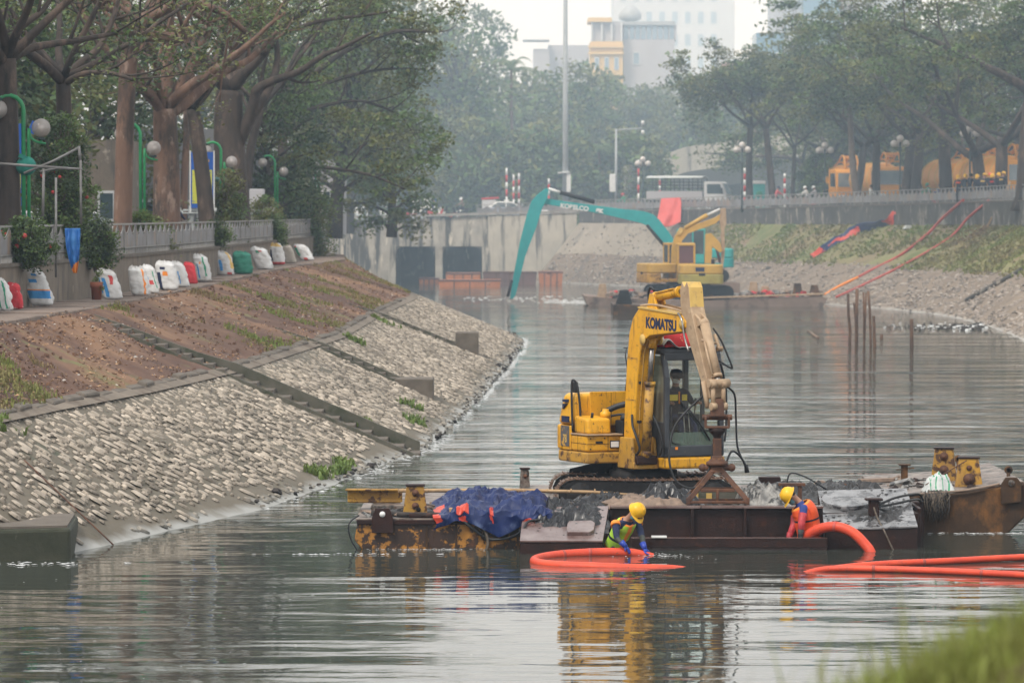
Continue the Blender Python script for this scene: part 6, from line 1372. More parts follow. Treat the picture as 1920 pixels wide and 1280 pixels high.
    # hands: palm, four fingers and a thumb, each a short chain rooted inside the palm
    if hands:
        for s in 'LR':
            w = J['wr' + s] - O; d = (J['wr' + s] - J['el' + s]).normalized()
            if hand_dir and s in hand_dir: d = Vector(hand_dir[s]).normalized()
            side = d.cross(f if abs(d.dot(f)) < .9 else up).normalized() * (1 if s == 'L' else -1); nrm = side.cross(d).normalized()
            V, EE, RR = [w, w + d * .055, w + d * .085], [(0, 1), (1, 2)], [(.036, .026), (.042, .024), (.040, .022)]
            for k, (off, ln) in enumerate(((-.030, .070), (-.010, .080), (.010, .076), (.029, .060))):
                p = w + d * .085 + side * off; a = d
                last = 2; V.append(p); EE.append((1, len(V) - 1)); RR.append(.0115); last = len(V) - 1
                for j in range(3):
                    a = (a + nrm * curl * (.35 + .25 * j)).normalized(); p = p + a * ln / 3 * 1.05; V.append(p); EE.append((last, len(V) - 1)); RR.append(.0105 - .0012 * j); last = len(V) - 1
            p = w + d * .03 - side * .036; V.append(p); EE.append((0, len(V) - 1)); RR.append(.014); last = len(V) - 1
            for j in range(2): p = p + (d * .7 - side * .45 + nrm * curl * .8 * (j + .4)).normalized() * .034; V.append(p); EE.append((last, len(V) - 1)); RR.append(.0125 - .002 * j); last = len(V) - 1
            hm = skin_body('hand', V, EE, RR, 1); hm.materials.append((gloves[s] if gloves else cols['skin']))
            for p_ in hm.polygons: p_.use_smooth = True
            q = bpy.data.objects.new('glove' if gloves else 'hand', hm); COL.objects.link(q); q.parent = o
            if gloves:
                mb = MB(); mb.tube([w - d * .09, w - d * .02, w + d * .03], [.056, .047, .044], 12); mb.build('glove_cuff', gloves[s], o)
    return o, J, O, f, up, r
def torso_shell(o, J, O, mats, mfn, z0=.0, z1=1.0, grow=1.16, name='vest', front=None, n=28, m=16, armhole=True, wide=(.205, .15)):
    """open vest wrapped round pelvis-chest-neck"""
    A, B, C = J['pel'] - O, J['chest'] - O, J['neck'] - O; side = ((J['shL'] - J['shR']) - (B - A).normalized() * (J['shL'] - J['shR']).dot((B - A).normalized())).normalized(); mb = MB()
    def ax(t):
        P = smoothpts([tuple(A), tuple(A.lerp(B, .55)), tuple(B), tuple(B.lerp(C, .75))], 6); p, _, d = sample(P, [0] * len(P), t); return p, d
    def fn(u, v):
        t = lerp(z0, z1, v); p, d = ax(min(.999, t)); sd = (side - d * side.dot(d)).normalized(); fr = d.cross(sd).normalized(); a = u * 2 * PI
        wa = interp(t, [0, .35, .7, .86, 1], [wide[0] * .9, wide[0] * .88, wide[0], wide[0] * .92, wide[0] * .42]); wb = interp(t, [0, .35, .7, .9, 1], [wide[1], wide[1] * .95, wide[1], wide[1] * .85, wide[1] * .6])
        w = .012 * vn((u * 9, v * 5, 4))
        return p + sd * math.cos(a) * (wa + w) * grow / 1.16 + fr * math.sin(a) * (wb + w) * grow / 1.16
    mb.grid(fn, n, m, True, mfn); return mb.build(name, mats, o, solid=.012)
# worker in the green vest, standing in the water and bending over the hose
c1 = dict(torso=M['navy'], upper=M['navy'], fore=M['wader'], leg=M['wader'], skin=M['skin'])
J1 = dict(pel=(1.70, 69.9, .05), chest=(1.88, 69.74, .43), neck=(1.965, 69.64, .58), head=(2.07, 69.54, .69), shL=(2.12, 69.88, .50), elL=(2.18, 69.60, .29), wrL=(2.21, 69.30, .12),
          shR=(1.74, 69.54, .49), elR=(1.75, 69.32, .27), wrR=(1.88, 69.14, .165), hipL=(1.78, 70.0, -.02), knL=(1.84, 69.98, -.42), anL=(1.78, 70.08, -.82), hipR=(1.64, 69.8, -.02), knR=(1.70, 69.74, -.42), anR=(1.64, 69.83, -.82))
w1, J, O, f1, u1, r1 = person('worker in yellow helmet and yellow-green vest bending over the orange hose at the barge', J1, (1.72, 70.02, -.85), c1, (.62, -.66, -.42), helmet=M['helmet'], mask=M['mask'], gloves=dict(L=M['glove_blue'], R=M['glove_blue']), curl=.45, hand_dir=dict(R=(.55, -.12, -.6), L=(.25, -.5, -.7)))
def vm(u, v):
    uu = abs(((u - .75 + .5) % 1) - .5)       # distance from the front seam
    if uu < .035 or v < .06 or v > .95: return 1
    if .26 < v < .33: return 2
    return 0
torso_shell(w1, J, O, [M['vest'], M['orange_trim'], M['navy_dark']], vm, .05, .97)
mb = MB()
for s in 'LR':
    a = J['sh' + s] - O; c = J['el' + s] - O; mb.tube([a.lerp(c, -.12), a.lerp(c, .12)], [.082, .086], 12)
mb.build('shoulder_patch', M['orange_trim'], w1)
# worker in the orange life vest
c2 = dict(torso=M['blue_cloth'], upper=M['blue_cloth'], fore=M['red_sleeve'], leg=M['wader'], skin=M['skin'])
J2 = dict(pel=(5.10, 70.84, .18), chest=(5.00, 70.80, .60), neck=(4.88, 70.78, .80), head=(4.76, 70.76, .875), shL=(4.97, 70.58, .71), elL=(4.92, 70.46, .44), wrL=(4.90, 70.42, .245),
          shR=(4.86, 70.98, .64), elR=(4.82, 70.9, .38), wrR=(4.72, 70.72, .17), hipL=(5.12, 70.72, .06), knL=(5.02, 70.66, -.36), anL=(5.12, 70.7, -.80), hipR=(5.12, 70.96, .06), knR=(5.04, 70.98, -.36), anR=(5.14, 71.0, -.80))
w2, J, O, f2, u2, r2 = person('worker in yellow helmet, orange life vest and red sleeves leaning over the dark bay', J2, (5.12, 70.84, -.85), c2, (-.80, -.16, -.58), helmet=M['helmet'], mask=M['mask'], gloves=dict(L=M['glove_grey'], R=M['red_sleeve']), curl=.6, hand_dir=dict(L=(-.1, -.1, -1), R=(-.3, -.2, -1)))
def lm(u, v):
    uu = abs(((u - .75 + .5) % 1) - .5)
    if uu < .012: return 1
    if .22 < v < .27 or .44 < v < .49 or (.10 < v < .13): return 1
    if .92 < v: return 2
    return 0
torso_shell(w2, J, O, [M['orange'], M['navy_dark'], M['orange_trim']], lm, .02, .95, 1.30, 'life_vest', wide=(.225, .19))
mb = MB()
for s in 'LR':
    a = J['sh' + s] - O; c = J['el' + s] - O; mb.tube([a.lerp(c, .42), a.lerp(c, .6), c, c.lerp(J['wr' + s] - O, .9)], [.074, .068, .062, .05], 12)
mb.build('rubber_sleeves', M['red_sleeve'], w2)
mb = MB(); a = J['chest'] - O; p = J['pel'] - O
mb.tube([p + Vector((-.14, -.16, .1)), p + Vector((-.16, -.17, -.1)), p + Vector((-.1, -.16, -.2))], .008, 5); mb.tube([p + Vector((-.05, -.19, .14)), p + Vector((-.02, -.19, -.06))], .008, 5); mb.build('vest_strap', M['yellow_pale'], w2)
# the operator, seated in the cab (positions in the machine's own axes)
T = lambda x, y, z: tuple(RH @ Vector((x, y, z)))
J3 = dict(pel=T(.02, .64, 1.66), chest=T(.02, .64, 2.02), neck=T(.04, .64, 2.24), head=T(.08, .63, 2.39), shL=T(.02, .84, 2.14), elL=T(.14, .94, 1.9), wrL=T(.34, .92, 1.93), shR=T(.02, .44, 2.14), elR=T(.16, .35, 1.9), wrR=T(.34, .36, 1.93),
          hipL=T(.1, .74, 1.62), knL=T(.50, .76, 1.60), anL=T(.60, .78, 1.20), hipR=T(.1, .54, 1.62), knR=T(.50, .50, 1.60), anR=T(.58, .48, 1.20))
fw = RH.to_3x3() @ Vector((1, .1, -.12))
w3, J, O, *_ = person('operator in dark cap and white mask seated in the near excavator cab', J3, T(.02, .64, 1.56), dict(torso=M['navy_dark'], upper=M['navy_dark'], fore=M['navy_dark'], leg=M['navy'], skin=M['skin']), fw, mask=M['mask_white'], cap=M['navy_dark'], curl=.9)
F = RH.to_3x3() @ Vector((1, 0, 0)); L_ = RH.to_3x3() @ Vector((0, 1, 0)); U = Vector((0, 0, 1)); ch = J['chest'] - O
mb = MB()
for s, w in ((-1, .15), (1, .11)):
    c = ch + F * .155 + L_ * s * .11 + U * .0; mb.box(c, (.10 if s > 0 else .16, .02, .11), rz=HEAD + PI / 2)
mb.build('chest_patch', mat('reflective_yellow', (.85, .62, .04), (.75, .52, .04), 8, .5), w3)
mb = MB(); mb.box(ch + F * .16 + U * .0, (.025, .02, .22), rz=HEAD + PI / 2); mb.build('zip_trim', M['orange_trim'], w3)
# group of workers at the far fence: three bodies reused with different helmets and turns
def small_person(label, loc, face_a, top, group, helmet=None, patch=None, arm=0, seed=0, leg=None, hatm=None):
    x, y, z = loc; f = Vector((math.cos(face_a), math.sin(face_a), 0)); s = Vector((-f.y, f.x, 0)); P = Vector(loc); g = random.Random(seed)
    def q(a, b, c): return tuple(P + f * a + s * b + Vector((0, 0, c)))
    ln = g.uniform(0, .12)
    J = dict(pel=q(0, 0, .92), chest=q(ln * .6, 0, 1.3), neck=q(ln, 0, 1.5), head=q(ln + .05, 0, 1.63), shL=q(ln * .8, .2, 1.42), elL=q(.08 + ln, .26, 1.15), wrL=q(.28 + ln, .2, 1.1 + arm), shR=q(ln * .8, -.2, 1.42), elR=q(.06 + ln, -.27, 1.15), wrR=q(.22 + ln, -.2, 1.02), hipL=q(0, .1, .88), knL=q(.04, .11, .48), anL=q(0, .12, .08), hipR=q(0, -.1, .88), knR=q(.03, -.11, .48), anR=q(-.04, -.12, .08))
    o, J, O, f_, u_, r_ = person(label, J, loc, dict(torso=top, upper=top, fore=top, leg=leg or M['navy_dark'], skin=M['skin']), f + Vector((0, 0, -.15)), group, False, helmet, None, 1)
    H = J['head'] - O
    if not helmet:
        mb = MB(); mb.ball(H + Vector((0, 0, .03)) - f * .01, .115, 10, 8); mb.build('hair', hatm or M['hair'], o)
    if patch:
        c = J['chest'] - O; mb = MB(); mb.box(c + f * .13, (.30, .05, .10), rz=face_a + PI / 2); mb.box(c - f * .13, (.30, .05, .10), rz=face_a + PI / 2); mb.build('reflective_patch', patch, o)
    return o
def fence_y(px):
    for i in range(len(rt) - 1):
        a, c = [960 + FPX * q.x / q.y for q in (rt[i], rt[i + 1])]
        if rt[i].y > 220 and min(a, c) <= px <= max(a, c): return lerp(rt[i].y, rt[i + 1].y, (px - a) / (c - a))
    return 262
wg = 'workers gathered behind the fence on the right'
lab = ['worker in yellow helmet with orange chest patch, left end of the group at the fence', 'shorter worker in yellow helmet second in the group at the fence', 'bare-headed worker beside the lamp post in the group at the fence', 'worker in yellow helmet just right of the lamp post', 'worker in yellow helmet with a broad yellow patch across the back', 'worker in orange cap between two helmets in the group', 'worker in yellow helmet with a red patch in the middle of the group', 'worker in yellow helmet pressed close behind the one with the red patch', 'worker in yellow helmet at the right end of the group, yellow patch on the sleeve']
for i, (px, Y, hl, pa, fa) in enumerate(((1797, 266.5, 1, 'orange', -1.9), (1808, 266, 1, None, -1.2), (1817, 266.5, 0, None, -.8), (1833, 265, 1, None, -2.2), (1844, 264, 1, 'yellow_pale', .9), (1856, 264.5, 2, None, -1.8), (1863, 263, 1, 'red', -2.4), (1869, 262.2, 1, None, -.6), (1879, 261.6, 1, 'yellow_pale', .6))):
    Y = fence_y(px) + (1.7 + .3 * (i % 3) if i else .72); small_person(lab[i], (xat(px, Y), Y, 6.38 + (i % 3) * .06), fa, M['navy_dark'], wg, M['helmet'] if hl == 1 else None, M[pa] if pa else None, .1 * (i % 2), i, None, M['orange'] if hl == 2 else None)
small_person('person in a white shirt bending behind the fence before the orange tankers', (xat(1632, 292), 292, 5.95), -.4, M['white'], None, None, None, 0, 21)
small_person('person in a pale shirt and hat standing on the culvert bridge under the leaves', (xat(738, 350), 350, 5.0), -1.4, M['white_cloth'], None, None, None, .2, 22, M['white_cloth'], M['bamboo'])
# ================================================================== FAR BARGES AND EXCAVATORS
def base_excavator(label, loc, rz, paint, cwm, sc=1.0, cab='glass', trk=None, track_rz=None):
    o = thing('excavator', label, 'excavator', loc, rz, 'excavators on the far barge'); tz_ = (track_rz if track_rz is not None else rz) - rz; TM = Matrix.Rotation(tz_, 4, 'Z')
    for y in (-1.35, .75):
        mb = MB(); mb.M = TM; n = 20; pr = []
        for k in range(n):
            a = 2 * PI * k / n; pr.append((1.6 * (1 if math.cos(a) > 0 else -1) + .42 * math.cos(a), .42 + .42 * math.sin(a)))
        mb.xz(pr, y, y + .6); t = mb.build('track', M['black_steel'], o)
        mb = MB(); mb.M = TM
        for k in range(22): mb.box((-1.7 + k * .162, y + .3, .85), (.05, .6, .03)); mb.box((-1.7 + k * .162, y + .3, .0), (.05, .6, .03))
        q = mb.build('track_shoes', M['black_rubber'], t)
    mb = MB(); mb.M = TM; mb.bb(-1.2, 1.2, -.75, .75, .3, .75); mb.lathe([(0, .7), (.7, .7), (.7, 1.0), (0, 1.0)], (0, 0, 0), 18); mb.build('undercarriage', M['black_steel'], o)
    mb = MB(); mb.xy(rrect(-2.2, 1.4, -1.35, 1.35, .3, 4, (0, 1, 1, 0)), 1.0, 1.22); mb.build('swing_frame', cwm, o, .03)
    mb = MB(); mb.xy(rrect(-2.35, -1.5, -1.38, 1.38, .45, 5, (0, 1, 1, 0)), .95, 1.55); mb.build('counterweight', cwm, o, .06)
    mb = MB(); mb.xy(rrect(-2.32, -.5, -1.36, 1.36, .4, 5, (0, 1, 1, 0)), 1.555, 2.15); mb.build('engine_cowl', paint, o, .08)
    mb = MB(); mb.bb(-.48, .9, -1.34, -.45, 1.225, 1.95); mb.build('tank_box', paint, o, .05)
    mb = MB(); mb.bb(-2.36, -2.33, -.25, .15, 1.45, 1.62); mb.build('tow_eye', M['black_steel'], o, .02); mb = MB(); mb.bb(-.6, -.2, -.9, -.7, 2.1, 2.45); mb.build('exhaust', M['black_steel'], o, .02)
    y0, y1 = .35, 1.33; mb = MB()
    for x, y in ((-.45, y0), (-.45, y1), (1.25, y0), (1.25, y1), (.3, y0), (.3, y1)): mb.bb(x - .05, x + .05, y - .05, y + .05, 1.225, 3.3)
    mb.bb(-.5, 1.3, y0 - .05, y0 + .02, 1.225, 1.9); mb.bb(-.5, 1.3, y1 - .02, y1 + .05, 1.225, 1.8); mb.bb(1.22, 1.3, y0, y1, 1.225, 1.5); mb.bb(-.5, -.42, y0, y1, 1.225, 2.2)
    mb.build('cab_frame', paint, o, .02)
    mb = MB(); mb.xy(rrect(-.52, 1.28, y0 - .08, y1 + .08, .12, 4), 3.28, 3.42); mb.build('cab_roof', paint, o, .04)
    mb = MB(); mb.bb(-.4, 1.2, y0 - .01, y0, 1.9, 3.28); mb.bb(-.4, 1.2, y1, y1 + .01, 1.8, 3.28); mb.bb(1.25, 1.26, y0 + .05, y1 - .05, 1.5, 3.28); mb.build('cab_window', M['dark_glass'], o)
    mb = MB(); mb.bb(-.46, -.45, y0 + .05, y1 - .05, 2.2, 3.28); mb.build('rear_window', M['dark_glass'] if cab == 'glass' else M['maroon'], o)
    return o
def plate(o, name, P, Y, w, m, org, bev=.02):
    """box-section limb whose side outline is given as picture points at distance Y"""
    mb = MB(); a = [atY(x, y, Y) for x, y in P]; mb.prism([(p.x, p.z) for p in a], Y - w / 2, Y + w / 2, lambda x, z, e: (x, e, z)); T = o.matrix_basis.inverted() if False else (Matrix.Translation(o.location) @ o.rotation_euler.to_matrix().to_4x4()).inverted()
    mb.v = [tuple(T @ Vector(v)) for v in mb.v]; return mb.build(name, m, o, bev)
def limbt(o, name, P, Y, r, m):
    T = (Matrix.Translation(o.location) @ o.rotation_euler.to_matrix().to_4x4()).inverted(); mb = MB(); mb.tube([T @ atY(x, y, Y) for x, y in P], r, 8); return mb.build(name, m, o)
eA = base_excavator('hazy yellow excavator with boom cranked right, left of the pair on the far barge', (xat(1270, 258.5), 258.5, .45), .28, M['far_yellow'], M['yellow_dirty'], track_rz=.05)
bA = plate(eA, 'boom', [(1258, 500), (1259, 465), (1265, 442), (1277, 430), (1340, 408), (1354, 399), (1356, 406), (1342, 419), (1290, 438), (1278, 452), (1270, 500)], 257.4, .5, M['far_yellow'], None)
plate(eA, 'arm', [(1351, 391), (1361, 390), (1362, 420), (1358, 430), (1359, 470), (1356, 500), (1352, 500), (1352, 430), (1349, 415)], 257.2, .35, M['tan_steel'], None)
limbt(eA, 'arm_cylinder', [(1284, 428), (1326, 403)], 257.2, .13, M['far_yellow']); limbt(eA, 'rod', [(1326, 403), (1350, 392)], 257.2, .07, M['white'])
q = plate(eA, 'decal_plate', [(1268, 437), (1275, 426), (1282, 428), (1277, 440), (1271, 441)], 257.1, .1, M['yellow_pale'], None)
eB = base_excavator('hazy yellow excavator seen from behind, maroon board in its cab, right of the pair', (xat(1313, 255.5), 256.5, .42), PI / 2, M['far_yellow'], M['far_olive'], 1, 'board', track_rz=.03)
plate(eB, 'boom', [(1321, 494), (1322, 440), (1333, 437), (1350, 455), (1354, 470), (1350, 474), (1335, 462), (1334, 494)], 257.0, .45, M['far_yellow'], None)
plate(eB, 'arm', [(1336, 447), (1340, 447), (1354, 493), (1348, 493)], 259.0, .3, M['maroon'], None)
# dark blue-grey lettering ghost on the cowl is too faint to read; a bar stands for it
mb = MB(); mb.bb(-2.335, -2.325, -.2, .35, 1.72, 1.98); mb.build('decal', M['navy'], eB)
eC = base_excavator('teal long-reach excavator behind the yellow pair, its long arm dipping into the water', (xat(1304, 268), 266.5, 1.30), PI, M['teal_cover'], M['teal'], track_rz=0)
plate(eC, 'boom', [(1256, 438), (1236, 412), (1224, 402), (1207, 396), (1160, 391), (1060, 378), (1026, 372), (1019, 377), (1022, 383), (1080, 392), (1150, 406), (1200, 418), (1216, 424), (1242, 452), (1275, 492), (1290, 492)], 265.2, .5, M['teal'], None)
plate(eC, 'stick', [(1024, 352), (1029, 356), (1026, 372), (1016, 392), (1006, 425), (985, 480), (967, 552), (962, 560), (956, 560), (962, 520), (975, 452), (988, 402), (996, 378), (1006, 366)], 264.9, .45, M['teal'], None)
limbt(eC, 'rod', [(1028, 354), (1050, 361)], 265, .10, M['white']); limbt(eC, 'arm_cylinder', [(1050, 361), (1115, 379)], 265, .13, M['black_steel'])
limbt(eC, 'boom_cylinder', [(1213, 422), (1238, 452), (1262, 480)], 264.7, .1, M['black_steel']); limbt(eC, 'bucket_cylinder', [(960, 525), (952, 556)], 264.7, .09, M['black_steel'])
TT = (Matrix.Translation(eC.location) @ eC.rotation_euler.to_matrix().to_4x4()).inverted()
def planeM(px, py, Y): 
    p = atY(px, py, Y); d = atY(px + 10, py + 1.6, Y) - p; return TT @ frame((p.x, p.y, p.z), (d.x, 0, d.z), (-d.z, 0, d.x))
def flip(m): return m
pm_ = atY(1077, 389, 264.9); dd_ = (atY(1100, 392, 264.9) - pm_).normalized()
text_mesh('KOBELCO', .40, M['white'], eC, TT @ frame((pm_.x, pm_.y - .02, pm_.z), (dd_.x, 0, dd_.z), (-dd_.z, 0, dd_.x)), 'lettering', .01, 1.0, .015)
pm_ = atY(1124, 395.5, 264.9); text_mesh('SK', .30, M['white'], eC, TT @ frame((pm_.x, pm_.y - .02, pm_.z), (dd_.x, 0, dd_.z), (-dd_.z, 0, dd_.x)), 'lettering', .01, 1.2, .03)
fbg = thing('dredging_barge', 'muddy tan barge carrying the hazy excavators near the right bank', 'barge', (12, 257, 0)); FO = (12, 257, 0)
def fp(name, fn, m, bev=.02): mb = MB(); fn(mb); return mb.build(name, m, fbg, bev, org=FO)
DK = mat('tan_barge', (.26, .19, .15), (.18, .13, .105), .6, .8, spots=[((.07, .05, .045), .7, .56, .7), (RUST, 1.5, .6, .7)], bump=.3)
fp('hull', lambda b: b.xz([(8.6, .42), (8.9, -.4), (18.8, -.4), (19.3, .45), (19.0, .62), (12, .40)], 254.2, 262), DK)
fp('left_bow', lambda b: b.xz([(4.45, .62), (4.6, .1), (5.2, -.3), (9, -.3), (9, .42), (6.4, .45)], 256.5, 263), DK)
fp('raised_deck', lambda b: b.bb(9.2, 14.5, 264, 270, .3, 1.28), DK)
fp('deck_edge', lambda b: b.xz([(11.0, .46), (19.1, .72), (19.1, .82), (11.0, .56)], 254.1, 254.6), M['tan_steel'])
for x, y, h in ((5.6, 257, .95), (17.6, 256, 1.0), (15.0, 258, 1.05), (15.7, 257.5, .8), (18.6, 255.5, .9)):
    mb = MB(); mb.prism([(x - .35, .4), (x + .35, .4), (x + .2, .4 + h), (x - .2, .4 + h)], y - .25, y + .25, lambda a, c, e: (a, e, c)); mb.build('spud_bracket', M['tan_steel'] if x < 16 else M['hull_brown'], fbg, .03, org=FO)
g = random.Random(3); mb = MB()
for _ in range(170):
    x = g.choice((g.uniform(6, 9.5), g.uniform(12, 19))); s = g.uniform(.08, .35); mb.cm = g.choice((0, 0, 1, 2, 3, 3)); mb.box((x, g.uniform(254.6, 259), .5 + s * .3 + g.random() * .25), (s * 2, s, s * .7), rz=g.random() * 3, rx=g.uniform(-.4, .4), ry=g.uniform(-.4, .4), taper=.7)
o = mb.build('barge_debris', [M['cloth_brown'], M['plastic_grey'], M['red_cloth'], M['hull_brown']]); o['kind'] = 'stuff'
np_ = thing('pontoon', 'dark blunt pontoon with a bracket in front of the far barge', 'pontoon', (xat(1185, 236), 236, 0)); NO = tuple(np_.location)
mb = MB(); x = NO[0]; mb.xz([(x - 1.1, .55), (x - 1.05, -.3), (x + 1.9, -.3), (x + 1.9, .5)], 235, 241); mb.build('hull', M['hull_brown'], np_, .04, org=NO)
mb = MB(); mb.prism([(x - .95, .55), (x + .0, .55), (x - .2, 1.35), (x - .7, 1.35)], 235.4, 235.9, lambda a, c, e: (a, e, c)); mb.build('spud_bracket', M['black_steel'], np_, .03, org=NO)
for lab, x0, x1, y0, y1, h, m in (('long orange barge floating nearest the culvert openings', -5.7, -.85, 322, 325, .55, 'barge_orange'), ('short orange barge between the culvert pier and the brown barge', -5.3, -2.5, 331, 334, .95, 'barge_orange'), ('red-brown barge below the pale wing wall', -2.35, 2.0, 333, 336, 1.02, 'barge_brown'), ('rusty end pontoon right of the red-brown barge', 2.1, 4.1, 333, 336, 1.05, 'barge_orange'), ('small orange float at the left culvert opening', -7.6, -5.9, 338, 340, .45, 'barge_orange')):
    o = thing('work_barge', lab, 'barge', ((x0 + x1) / 2, y0, 0), 0, 'work barges moored by the culvert'); org = tuple(o.location)
    mb = MB(); mb.xz([(x0, h), (x0 + .12, -.3), (x1 - .12, -.3), (x1, h)], y0, y1); mb.build('hull', M[m], o, .03, org=org)
    mb = MB(); mb.bb(x0, x1, y0 - .04, y0 + .05, h - .12, h + .02); 
    for k in range(1, 4): xx = lerp(x0, x1, k / 4); mb.bb(xx - .05, xx + .05, y0 - .03, y0, 0, h - .1)
    mb.build('fender', M['barge_brown'] if m == 'barge_orange' else M['rust'], o, .01, org=org)
# ---- bamboo stakes standing in the water
for lab, P, r in (('dark leaning bamboo stake, leftmost of the group in the water', [(1590, 551), (1591, 590), (1594, 622), (1593, 642)], .05), ('short bamboo stake touching the tallest one', [(1601, 567), (1604, 600), (1606, 640)], .035), ('tallest brown bamboo stake of the group', [(1607, 541), (1606, 600), (1606, 640)], .06), ('bamboo stake with a split top right of the tallest', [(1619, 548), (1620, 590), (1620, 646)], .035), ('thin stake close behind the split one', [(1624, 549), (1622, 600), (1620.5, 646)], .035), ('pale stake slanting away from its neighbours', [(1628, 545), (1631, 585), (1633, 648)], .045), ('short thick reddish stake at the right of the group', [(1638, 592), (1639, 620), (1640, 650)], .055), ('stub of a stake barely above the water', [(1653, 626), (1653, 634)], .06), ('lone dark stake standing apart to the right', [(1709, 598), (1709, 620), (1709.5, 650)], .06)):
    Y = 44386 / (P[-1][1] - 400); pts = [atY(x, y, Y) for x, y in P]; pts.append(pts[-1] - Vector((0, 0, .6))); mb = MB(); mb.tube(pts, [r * 1.45 * (.85 + .15 * i / len(pts)) for i in range(len(pts))], 7); o = mb.build('bamboo_stake', mat('stake', (.15, .085, .055), (.05, .035, .03), 1.2, .8) if 'stake' not in M else M['stake'], org=tuple(pts[-2])); M['stake'] = o.data.materials[0]; tag(o, lab, 'stake', 'bamboo stakes standing in the water')
mb = MB(); p, q = atZ(1516, 621, .02), atZ(1534, 634, .02); mb.tube([p, q], .07, 6); o = mb.build('driftwood', M['wood'], org=tuple(p)); tag(o, 'short stick drifting left of the bamboo stakes', 'stick')
mb = MB(); g = random.Random(15)
for _ in range(260):
    t = g.random(); px, py = lerp(1655, 1850, t), 612 + g.gauss(0, 3); p = atZ(px, py, .03); s = g.uniform(.02, .09) * (.5 + t); mb.cm = g.choice((0, 1, 1)); mb.box(p, (s * 3, s * 1.5, s * .5), rz=g.random() * 3, ry=g.uniform(-.2, .2), taper=.7)
o = mb.build('floating_debris', [M['foam'], M['char']]); o['kind'] = 'stuff'
# ---- things lying on the right slope
def slope_pt(px, py):
    """meets the right slope along the sight line"""
    best = None
    for i in range(300):
        s = 12 + (NR - 12.2) * i / 300
        for k in range(0, 46):
            u = k / 45; p = rsl(s, u); qx = 960 + FPX * p.x / p.y; qy = 400 + FPX * (CAMZ - p.z) / p.y; d = (qx - px) ** 2 + (qy - py) ** 2
            if best is None or d < best[0]: best = (d, p)
    return best[1]
for lab, P, r, z in (('red hose climbing the right slope to the fence, upper of two', [(1798, 378), (1775, 402), (1740, 440), (1690, 480), (1640, 505), (1608, 523)], .10, .12), ('thinner red hose on the right slope, lower of two', [(1850, 375), (1820, 415), (1780, 450), (1700, 496), (1630, 530), (1568, 562)], .085, .1)):
    pts = [slope_pt(x, max(y, 425)) + Vector((0, 0, z)) for x, y in P]; a = pts[0]
    pts[0] = Vector((a.x, a.y, 0)) + Vector((.25, .2, 6.55)); 
    if P[1][1] < 425: pts[1] = Vector((pts[1].x, pts[1].y, 0)) + Vector((-.2, -.5, 5.45))
    rope(lab, [tuple(p) for p in pts], r, M['hose_red'], 'hose', 'red_hose')
rope('orange hose end continuing the upper red hose to the water', [tuple(slope_pt(1608, 523) + Vector((0, 0, .12))), tuple(slope_pt(1575, 540) + Vector((0, 0, .1))), tuple(slope_pt(1547, 556) + Vector((0, 0, .06)))], .10, M['orange_trim'], 'hose', 'red_hose')
mb = MB(); p = slope_pt(1848, 430); mb.tube([p, p + Vector((1.6, .6, 3.0))], .06, 6); o = mb.build('wooden_pole', M['bamboo'], org=tuple(p)); tag(o, 'pale wooden pole leaning from the right slope over the fence', 'pole')
pA, pB, pC = slope_pt(1523, 486), slope_pt(1600, 440), slope_pt(1678, 418)
def tp(u, v):
    P = smoothpts([tuple(pA), tuple(pB), tuple(pC), tuple(pC + Vector((.35, .25, 1.35)))], 6); p, _, d = sample(P, [0] * len(P), min(.999, u)); w = interp(u, [0, .2, .5, .75, 1], [.25, .45, .8, .75, .12]); sd = Vector((-.55, .5, .35)) if u < .8 else Vector((.5, .3, 0))
    return p + sd * (v - .5) * 2 * w + Vector((0, -.05, .16 + .16 * ridged((u * 9, v * 3), 1.2, 4)))
crumple('blue_tarp', 'blue and orange tarp trailing down the right grass slope from the wall', 'tarp', tp, 46, 12, [M['tarp_blue'], M['tarp_orange']], lambda u, v: 1 if (vn((u * 7, v * 1.5, 3)) > .1 and u < .82) or u < .1 and v > .3 else 0, None, tuple(pB))
mb = MB(); p = slope_pt(1705, 428); mb.box(p + Vector((0, 0, .1)), (.7, .5, .25), rz=.4, taper=.5); o = mb.build('white_bag', M['white_cloth'], bevel=.06, org=tuple(p)); tag(o, 'small white bag at the wall foot above the grass', 'bag')
def rt_(u, v):
    a, b, c, d = (1240, 372), (1278, 370), (1276, 416), (1230, 424); x = lerp(lerp(a[0], b[0], u), lerp(d[0], c[0], u), v); y = lerp(lerp(a[1], b[1], u), lerp(d[1], c[1], u), v) + 5 * math.sin(PI * u) * v; p = atY(x, y, 323.2 - 3.0 * v); p.y += .25 * math.sin(u * 9 + v * 2) * v + .2 * vn((u * 4, v * 4, 1)); return p
crumple('red_tarp', 'faded red tarp hung over the fence at the far side of the river', 'tarp', rt_, 20, 14, [M['red_tarp']], None, None, tuple(atY(1255, 395, 325)))
mb = MB(); a, c = slope_pt(1812, 565), slope_pt(1915, 510); mb.tube([a + Vector((0, 0, .08)), c + Vector((0, 0, .1))], .14, 6); o = mb.build('drain_pipe', M['wall_dark'], org=tuple(a)); tag(o, 'dark drain line running up the right slope near the frame edge', 'pipe')
